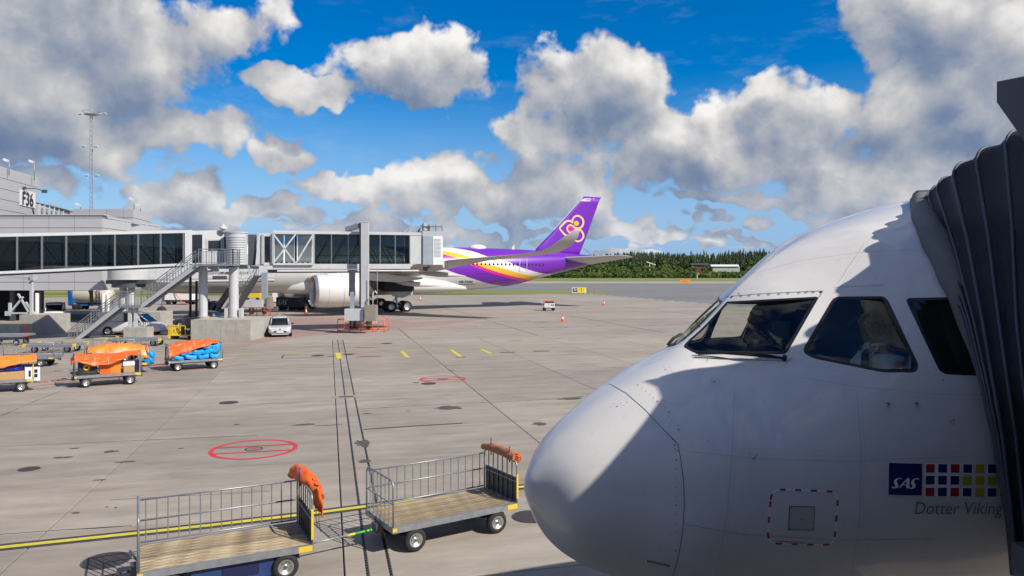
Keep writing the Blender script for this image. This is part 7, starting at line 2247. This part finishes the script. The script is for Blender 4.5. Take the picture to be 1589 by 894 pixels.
for s_ in (-1, 1): mb = MB(); mb.bx((-2.47, s_ * .86 - .06, .75), (-2.36, s_ * .86 + .06, 1.15)); mb.build('tail_lamp', M['tail_red'], t)
mb = MB(); mb.bx((-2.2, -.885, 1.12), (-.25, -.80, 1.76)); mb.build('side_panel', M['car_white'], t)
mb = MB(); mb.bx((-2.5, -.9, .25), (-2.4, .9, .55)); mb.build('rear_bumper', M['black'], t)
p = P3(76, 497, 76.5)
t, body = car('white_minivan', 'small white minivan seen end-on behind the dark column at far left', 'van', (p.x, 77.5, 0), R(-62), 4.4, 1.8, 1.75, M['car_white'], [(x * .9, w, zb, zt_) for x, w, zb, zt_ in VAN], [(x * .9, a, b, c_, d) for x, a, b, c_, d in VGH], wheels=(1.4, -1.3), wr_=.33)

# ---- ground equipment
def gear(name, label, cat, px, py, rz=0.0, group=None):
    p = G(px, py); return thing(name, label, cat, tuple(p), rz, group)
def small_wheels(t, xs, ys, r=.25, w=.16):
    for x in xs:
        for y in ys: mb = MB(); mb.lathe([(0, -w / 2), (r * .7, -w / 2), (r, -w * .25), (r, w * .25), (r * .7, w / 2), (0, w / 2)], (x, y, r), 'Y', 18); mb.build('wheel', M['tyre'], t)
t = gear('ground_power_unit', 'yellow and black ground power unit in front of the dark grey car', 'ground power unit', 279, 527)
small_wheels(t, (-.7, .8), (.1, 1.0))
mb = MB(); mb.bx((-.75, 0, .35), (-.05, 1.1, .98)); mb.build('yellow_box', M['yellow'], t)
mb = MB(); mb.bx((-.60, -.012, .5), (-.25, -.002, .86)); mb.build('warning_plate', mat('light_yellow', (.8, .62, .06), .5), t)
mb = MB(); mb.bx((-.45, -.016, .6), (-.4, -.012, .78)); mb.bx((-.5, -.016, .55), (-.35, -.012, .58)); mb.build('warning_mark', M['black'], t)
mb = MB(); mb.bx((.0, .1, .35), (.35, 1.0, .85)); mb.bx((.4, 0, .3), (1.05, 1.0, 1.6)); mb.build('cabinet', M['black'], t)
mb = MB(); mb.bx((.5, -.012, .7), (.75, -.002, .85)); mb.bx((.8, -.012, .45), (.95, -.002, .6)); mb.build('gauge', M['white_paint'], t)
mb = MB()
for x in (-.85, .0, .38): mb.bx((x, -.03, .25), (x + .06, .03, 1.05))
mb.bx((-.85, -.03, 1.0), (.44, .03, 1.06)); mb.bx((-.9, -.05, .28), (1.1, 1.05, .36)); mb.build('frame', M['yellow'], t)
mb = MB(); mb.tube([(-.2, -.05, .9), (.1, -.1, .5), (.2, -.1, .75), (.35, -.05, .6)], .03, 6); mb.tube([(1.1, .1, 1.2), (1.5, .1, .6), (1.9, .2, .05)], .05, 6); mb.build('cable', M['black'], t)
t = gear('air_start_truck', 'navy truck with pale SAS lettering under the parked airliner', 'truck', 449, 482)
small_wheels(t, (-1.1, .2, 1.2), (.2, 1.7), .36, .25)
mb = MB(); mb.bx((-1.75, 0, .55), (.9, 2.0, 1.75)); mb.prism([(.9, 0, .55), (2.1, 0, .55), (2.1, 0, 1.0), (1.5, 0, 1.75), (.9, 0, 1.75)], (0, 2.0, 0)); mb.build('body', M['navy'], t)
mb = MB(); mb.bx((-1.75, -.02, .5), (2.05, 0, .55)); mb.build('sill', M['steel_dark'], t)
brush_letters(sas, lambda x, y: Vector((-1.55 + x * .80, -.015, .78 + y * .65)), M['grey_paint'], 'lettering', t)
for i in range(5): mb = MB(); mb.beam((.95 + i * .22, -.01, 1.65 - i * .2), (1.35 + i * .2, -.01, 1.45 - i * .2), .02, .05); mb.build('louvre', M['tail_red'], t)
mb = MB(); mb.bx((-1.6, .5, 1.76), (-.9, 1.3, 1.95)); mb.build('beacon_box', M['yellow'], t)
mb = MB(); mb.tube([(1.9, .3, 1.6), (2.4, .0, .9), (2.9, -.2, .3), (3.6, 0, .5), (4.0, .6, 1.1)], .16, 10); mb.build('air_hose', M['black'], t)
t = gear('yellow_loader', 'bright yellow loader arm behind the red guard frame', 'loader', 391, 468)
mb = MB(); s_ = 127 / F
mb.prism([(-1.6, 0, 1.7), (.9, 0, 1.75), (1.5, 0, 1.2), (1.5, 0, .3), (1.0, 0, .3), (.9, 0, .7), (-.5, 0, .7), (-.7, 0, .3), (-1.2, 0, .3)], (0, 1.6, 0)); mb.build('boom', M['yellow'], t)
mb = MB(); mb.bx((-.4, -.02, .3), (1.0, 1.4, .68)); mb.build('chassis', M['grey_paint'], t); small_wheels(t, (-.8, 1.0), (.0, 1.4), .35)
t = gear('belt_loader', 'dark belt loader tilted up behind the bridge pillars', 'belt loader', 341, 492)
mb = MB(); mb.beam((-.7, .6, .7), (1.0, .6, 3.2), 1.0, .45); mb.build('conveyor', M['steel_dark'], t)
mb = MB(); mb.cyl((-.95, .1, 1.25), (-.95, 1.1, 1.25), .55, n=20); mb.bx((-1.0, .2, .45), (.9, 1.1, .9)); mb.build('body', M['navy'], t); small_wheels(t, (-.8, .8), (.15, 1.1), .33)
mb = MB(); mb.beam((-.1, .3, .3), (.9, .3, 1.6), .06, .1); mb.beam((-.1, .8, .3), (.9, .8, 1.6), .06, .1); mb.build('lift_strut', M['steel'], t)
t = gear('fuel_trailer', 'cream cylindrical tank trailer on a blue frame under the terminal overhang', 'tank trailer', 136, 481)
mb = MB(); mb.lathe([(0, -2.5), (.6, -2.48), (1.02, -2.3), (1.12, -2.0), (1.12, 2.2), (1.0, 2.5), (0, 2.6)], (0, 1.2, 1.85), 'X', 32); mb.build('tank', mat('cream_paint', (.56, .52, .44), .45, var=.06, dirt=.25), t)
mb = MB(); mb.bx((-2.6, .3, .55), (2.5, 2.1, .72)); mb.bx((-2.75, .15, .6), (-2.45, .4, 2.9)); mb.prism([(-2.7, .1, 3.0), (-2.4, .1, 3.0), (-1.9, .1, .9), (-2.3, .1, .75)], (0, .3, 0)); mb.build('frame', mat('bright_blue_paint', (.02, .14, .5), .4), t)
mb = MB(); mb.bx((-.05 + .35, .02, .5), (.7, .1, 3.0)); mb.build('hose_bay', M['black'], t)
mb = MB()
for x in (1.15, 1.6): mb.beam((x, .02, .7), (x, .02, 3.0), .05, .05)
for i in range(9): mb.beam((1.15, .02, .8 + i * .25), (1.6, .02, .8 + i * .25), .04, .04)
mb.build('ladder', M['black'], t); small_wheels(t, (-1.9, -1.3, 1.6), (.3, 2.0), .38)
t = gear('white_truck', 'long white truck side seen between the stairs and the bridge pillar', 'truck', 276, 473)
mb = MB(); mb.bx((-2.2, 0, .75), (2.2, 2.3, 2.25)); mb.build('box_body', M['white_paint'], t); mb = MB(); mb.bx((-2.2, .1, .45), (2.4, 2.2, .74)); mb.build('chassis', M['steel_dark'], t); small_wheels(t, (-1.5, 1.5), (.1, 2.1), .42)
mb = MB(); mb.tube([(-.5, -.1, 2.0), (.2, -.3, 1.2), (.9, -.6, .4), (2.2, -.9, .05)], .06, 6); mb.build('red_hose', M['guard'], t)
t = gear('white_service_cart', 'small white service cart with red top, alone on the apron', 'service cart', 851.5, 482.5)
small_wheels(t, (-.55, .6), (.1, 1.0), .22, .14)
mb = MB(); mb.bx((-.55, 0, .42), (-.08, 1.1, 1.0)); mb.bx((-.04, 0, .42), (.78, 1.1, 1.0)); mb.build('cabinet', M['white_paint'], t)
mb = MB(); mb.bx((.30, -.012, .68), (.48, -.002, .84)); mb.bx((.53, -.012, .68), (.68, -.002, .84)); mb.build('vent', M['black'], t)
mb = MB(); mb.bx((-.6, -.02, .34), (.8, 1.1, .42)); mb.bx((-.5, .1, 1.0), (.7, 1.0, 1.22)); mb.build('frame', M['steel_dark'], t)
mb = MB(); mb.prism([(-.7, 0, 1.22), (.75, 0, 1.22), (.6, 0, 1.34), (-.5, 0, 1.34)], (0, 1.1, 0)); mb.build('top_cover', M['guard'], t)
mb = MB(); mb.tube([(-.8, .1, .5), (-.95, .1, 1.3)], .02, 5); mb.tube([(-.75, .9, .5), (-.7, .9, 1.3)], .02, 5); mb.build('handle', M['white_paint'], t)
t = gear('equipment_stand', 'dull grey equipment stack beside the left bridge pillar', 'equipment', 303, 494)
mb = MB(); mb.bx((-.25, 2, .0), (.35, 3, 2.0)); mb.build('cabinet', M['grey_paint'], t); mb = MB(); mb.bx((-.4, 1.9, 1.2), (.4, 2.0, 1.8)); mb.cyl((.1, 1.9, 2.2), (.1, 1.9, 2.6), .14, n=10); mb.build('fitting', M['steel_dark'], t)
t = gear('cream_container', 'cream container box behind the navy truck', 'container', 447, 470)
mb = MB(); mb.bx((-2.6, 0, .2), (-.6, 2, 2.4)); mb.bx((.2, 0, .2), (3.2, 2, 2.6)); mb.build('body', M['white_paint'], t)
# taxiway sign, orange board, radar mast, far buildings
sgt = gear('taxiway_sign', 'yellow and black taxiway sign board at the grass edge', 'sign', 898.5, 456.5)
Ys = G(898.5, 456.5).y; k1 = Ys / F
mb = MB(); mb.bx((-2.2 * 1.0 * 11 * k1 / 2.2 * .9 - .15, -.05, .25), (11 * k1 * .95 + .1, .25, 10.2 * k1)); mb.build('frame', M['white_paint'], sgt)
x0s = -9.6 * k1; mb = MB(); mb.bx((x0s, -.09, .5), (x0s + 6.6 * k1, -.05, 9.2 * k1)); mb.build('black_face', M['black'], sgt)
mb = MB(); mb.bx((x0s + 7.0 * k1, -.09, .35), (x0s + 19 * k1, -.05, 10 * k1)); yf = mb.build('yellow_face', mat('sign_yellow', (.85, .72, .02), .4), sgt)
v, f = text_mesh('ZU', offset=.03); mb = MB(); mb.add([(x0s + (1.1 + 4.5 * a) * k1, -.10, .5 + (1.6 + 3.6 * b) * k1) for a, b in v], f); mb.build('lettering', M['sign_letter'] if 'sign_letter' in M else M['white_paint'], sgt)
v, f = text_mesh('Z', offset=.03); mb = MB(); mb.add([(x0s + (12.0 + 2.4 * a) * k1, -.10, .5 + (1.4 + 4.2 * b) * k1) for a, b in v], f); mb.build('lettering', M['black'], sgt)
for s_, c_ in ((-1, 9.8), (1, 16.6)):
    mb = MB(); xx = x0s + c_ * k1; zz = .5 + 3.5 * k1; mb.poly([(xx + s_ * .9 * k1, -.10, zz), (xx, -.10, zz + .9 * k1), (xx, -.10, zz - .9 * k1)][::s_]); mb.bx((xx - s_ * 1.0 * k1, -.10, zz - .22 * k1), (xx, -.095, zz + .22 * k1)); mb.build('arrow', M['black'], sgt)
mb = MB(); mb.bx((-1.2, 0, 0), (-1.05, .15, .3)); mb.bx((1.0, 0, 0), (1.15, .15, .3)); mb.build('leg', M['steel_dark'], sgt)
for px_, lb in ((912.5, 'left thin marker post right of the taxiway sign'), (922, 'right thin marker post beyond the taxiway sign')):
    t = gear('marker_post', lb, 'post', px_, 455, group='marker posts'); mb = MB(); mb.cyl((0, 0, 0), (0, 0, .9), .06, n=6); mb.build('tube', M['guard_dark'], t)
t = gear('orange_board', 'orange distance board at the far edge of the taxiway', 'sign', 1063, 439.6)
mb = MB(); mb.bx((-2.3, 0, .1), (2.3, .3, 1.7)); mb.build('board', mat('sign_orange', (.85, .33, .02), .5), t)
mb = MB(); mb.bx((-1.2, -.03, .6), (-.9, 0, 1.2)); mb.bx((-.2, -.03, .6), (.2, 0, 1.2)); mb.bx((.8, -.03, .6), (1.1, 0, 1.2)); mb.build('print', M['guard_dark'], t)
def far_thing(name, label, cat, px, py, Y): p = P3(px, py, Y); return thing(name, label, cat, (p.x, Y, 0))
t = far_thing('approach_mast', 'white tilted antenna bar on a short mast before the forest', 'antenna', 1008, 417, 706); s_ = 706 / F
mb = MB(); mb.beam((-5 * s_, 0, 5 + 16.8 * s_), (9.5 * s_, 0, 5 + 11.8 * s_), .8, .8); mb.build('antenna_bar', M['white_paint'], t); mb = MB(); mb.lathe([(.9, 0), (.3, 5 + 14 * s_)], n=8); mb.build('mast', M['white_paint'], t)
t = far_thing('wind_gauge', 'small red and white marker mast on the grass before the forest', 'marker', 1082, 431, 600); s_ = 600 / F
mb = MB(); mb.cyl((0, 0, 0), (0, 0, 5 - .5 * s_), .3, n=8); mb.build('mast', M['white_paint'], t)
mb = MB(); mb.beam((0, 0, 5 - 1.0 * s_), (3.6 * s_, 0, 5 - 1.8 * s_), 1.0, 1.2); mb.build('head', M['guard'], t)
t = far_thing('long_shed', 'long pale shed with bright white roof at the forest edge', 'shed', 1126, 418, 720); s_ = 720 / F
mb = MB(); mb.bx((-20 * s_, 0, 0), (22 * s_, 14, 5 + 9.3 * s_)); mb.build('wall', mat('pale_green_wall', (.42, .47, .38), .7), t)
mb = MB(); mb.prism([(-23 * s_, -1, 5 + 9.4 * s_), (-20.5 * s_, 7, 5 + 12.5 * s_), (-20 * s_, 15, 5 + 9.4 * s_)], (43.5 * s_, 0, 0)); mb.build('roof', M['white_paint'], t)
t = far_thing('red_house', 'low dark red house with black roof left of the white shed', 'house', 1087, 414, 725); s_ = 725 / F
mb = MB(); mb.bx((-13 * s_, 0, 0), (13 * s_, 10, 5 + 11.5 * s_)); mb.build('wall', mat('falu_red', (.17, .05, .035), .8), t)
mb = MB(); mb.prism([(-15 * s_, -1, 5 + 11.6 * s_), (-15 * s_, 5, 5 + 14.5 * s_), (-15 * s_, 11, 5 + 11.6 * s_)], (30 * s_, 0, 0)); mb.build('roof', M['steel_dark'], t)

# ================================================================== FOREST
def foliage(name, c0, c1, c2, sc=.15):
    m = bpy.data.materials.new(name); m.use_nodes = True
    k = NT(m.node_tree); b = k.n['Principled BSDF']; P = k.node('ShaderNodeNewGeometry').outputs['Position']
    n = k.noise(P, sc, 2, .5); n2 = k.noise(P, 1.2, 4, .7)
    c = k.ramp(k.math('ADD', k.math('MULTIPLY', n, .65), k.math('MULTIPLY', n2, .35)), [(.36, c0), (.5, c1), (.66, c2)])
    k.put(b.inputs['Base Color'], c); b.inputs['Roughness'].default_value = .85; b.inputs['Specular IOR Level'].default_value = .2
    return m


M['spruce'] = foliage('spruce_needles', (.022, .042, .018), (.042, .068, .026), (.085, .11, .04)); M['birch'] = foliage('leafy_green', (.04, .075, .018), (.075, .12, .028), (.13, .165, .04), .09)


def forest():
    V = []; Fc = []; off = 0
    def conifer(x, y, z0, h, r):
        nonlocal off
        L = 7; n = 10; vs = [(x, y, z0 + h)]; fs = []
        for l in range(L):
            t = (l + 1) / L; zr = z0 + h * (1 - t * .93); rr = 1.35 * r * (t ** .62) * (.85 + .3 * random.random()); ph_ = random.random() * 6
            base = len(vs); up = len(vs)
            vs.append((x, y, z0 + h * (1 - (t - .16) * .93)))
            for k in range(n):
                q = rr * ((1.0 if k % 2 else .52) + random.uniform(-.12, .16)); a = ph_ + 2 * PI * k / n
                vs.append((x + q * math.cos(a), y + q * math.sin(a), zr - (.05 * h if k % 2 else 0) * .6))
            for k in range(n): fs.append((base, base + 1 + k, base + 1 + (k + 1) % n))
        V.extend(vs); Fc.extend([tuple(i + off for i in f) for f in fs]); off += len(vs)
    for row in range(9):
        y0 = 742 + row * 9
        x = -1150 if row < 3 else -700
        while x < (1150 if row < 3 else 900):
            far_left = 1.0
            h = random.uniform(14.5, 18.5) + 2.2 * math.sin(x * .013) + 1.5 * math.sin(x * .05 + 1)
            h += max(0, min(7.5, (x - 40) * .03))
            if random.random() < .08: h *= 1.14
            conifer(x + random.uniform(-1.5, 1.5), y0 + random.uniform(-4, 4), row * .55, h, random.uniform(2.0, 3.3))
            x += random.uniform(2.4, 4.4)
    me = bpy.data.meshes.new('forest'); me.from_pydata(V, [], Fc); me.materials.append(M['spruce'])
    o = bpy.data.objects.new('forest', me); COL.objects.link(o); o['kind'] = 'stuff'; o['label'] = 'dark spruce forest closing the horizon beyond the runway'
    # leafy trees and bushes in front: clumps of small leaf sprays
    V2 = []; F2 = []
    def bush(x, y, w, h, z0=0):
        n = int(34 + w * 7)
        for _ in range(n):
            u = random.uniform(-1, 1); a = random.uniform(0, 2 * PI); q = math.sqrt(1 - u * u); rr = random.uniform(.75, 1.05)
            c = (x + w * q * math.cos(a) * rr, y + w * .8 * q * math.sin(a) * rr, z0 + h * .5 + h * .5 * u * rr)
            s_ = random.uniform(.7, 1.6); b = len(V2)
            for k in range(4):
                th = 2 * PI * k / 4 + random.random(); V2.append((c[0] + s_ * math.cos(th), c[1] + random.uniform(-.8, .8), c[2] + s_ * .8 * math.sin(th)))
            F2.append((b, b + 1, b + 2, b + 3))
    BUSH_FREE = lambda x: 186 < x < 232
    x = -520
    while x < 520:
        bush(x, 690 + random.uniform(-8, 10), random.uniform(3, 6), random.uniform(3.5, 6)); x += random.uniform(1.8, 3.5)
    for _ in range(430): 
        bx_ = random.uniform(-500, 500)
        if not BUSH_FREE(bx_): bush(bx_, 715 + random.uniform(-12, 14), random.uniform(3, 5.5), random.uniform(6, 12.5))
        else: bush(bx_, 705 + random.uniform(-5, 5), random.uniform(3, 5), random.uniform(3.5, 6.5))
    for _ in range(230):                                   # broad-leaved trees mixed into the forest edge
        bx_ = random.uniform(-560, 560)
        if not BUSH_FREE(bx_): bush(bx_, random.uniform(731, 742), random.uniform(3, 4.6), random.uniform(12, 17.5)); bush(bx_ + 1, 730, 3.4, 10)
    me = bpy.data.meshes.new('undergrowth'); me.from_pydata(V2, [], F2); me.materials.append(M['birch'])
    o = bpy.data.objects.new('undergrowth', me); COL.objects.link(o); o['kind'] = 'stuff'; o['label'] = 'lighter green bushes and birches along the front of the forest'


forest()
mb = MB()                                                    # low brush beside the perimeter road
flat('scrub_ground', [(-1500, 676), (1500, 676), (1500, 900), (-1500, 900)], M['spruce'], -.03)

# every label is on a thing the photograph shows; helpers are gone
for o in list(bpy.data.objects):
    if o.type == 'MESH' and len(o.data.polygons) == 0 and not o.modifiers: bpy.data.objects.remove(o)
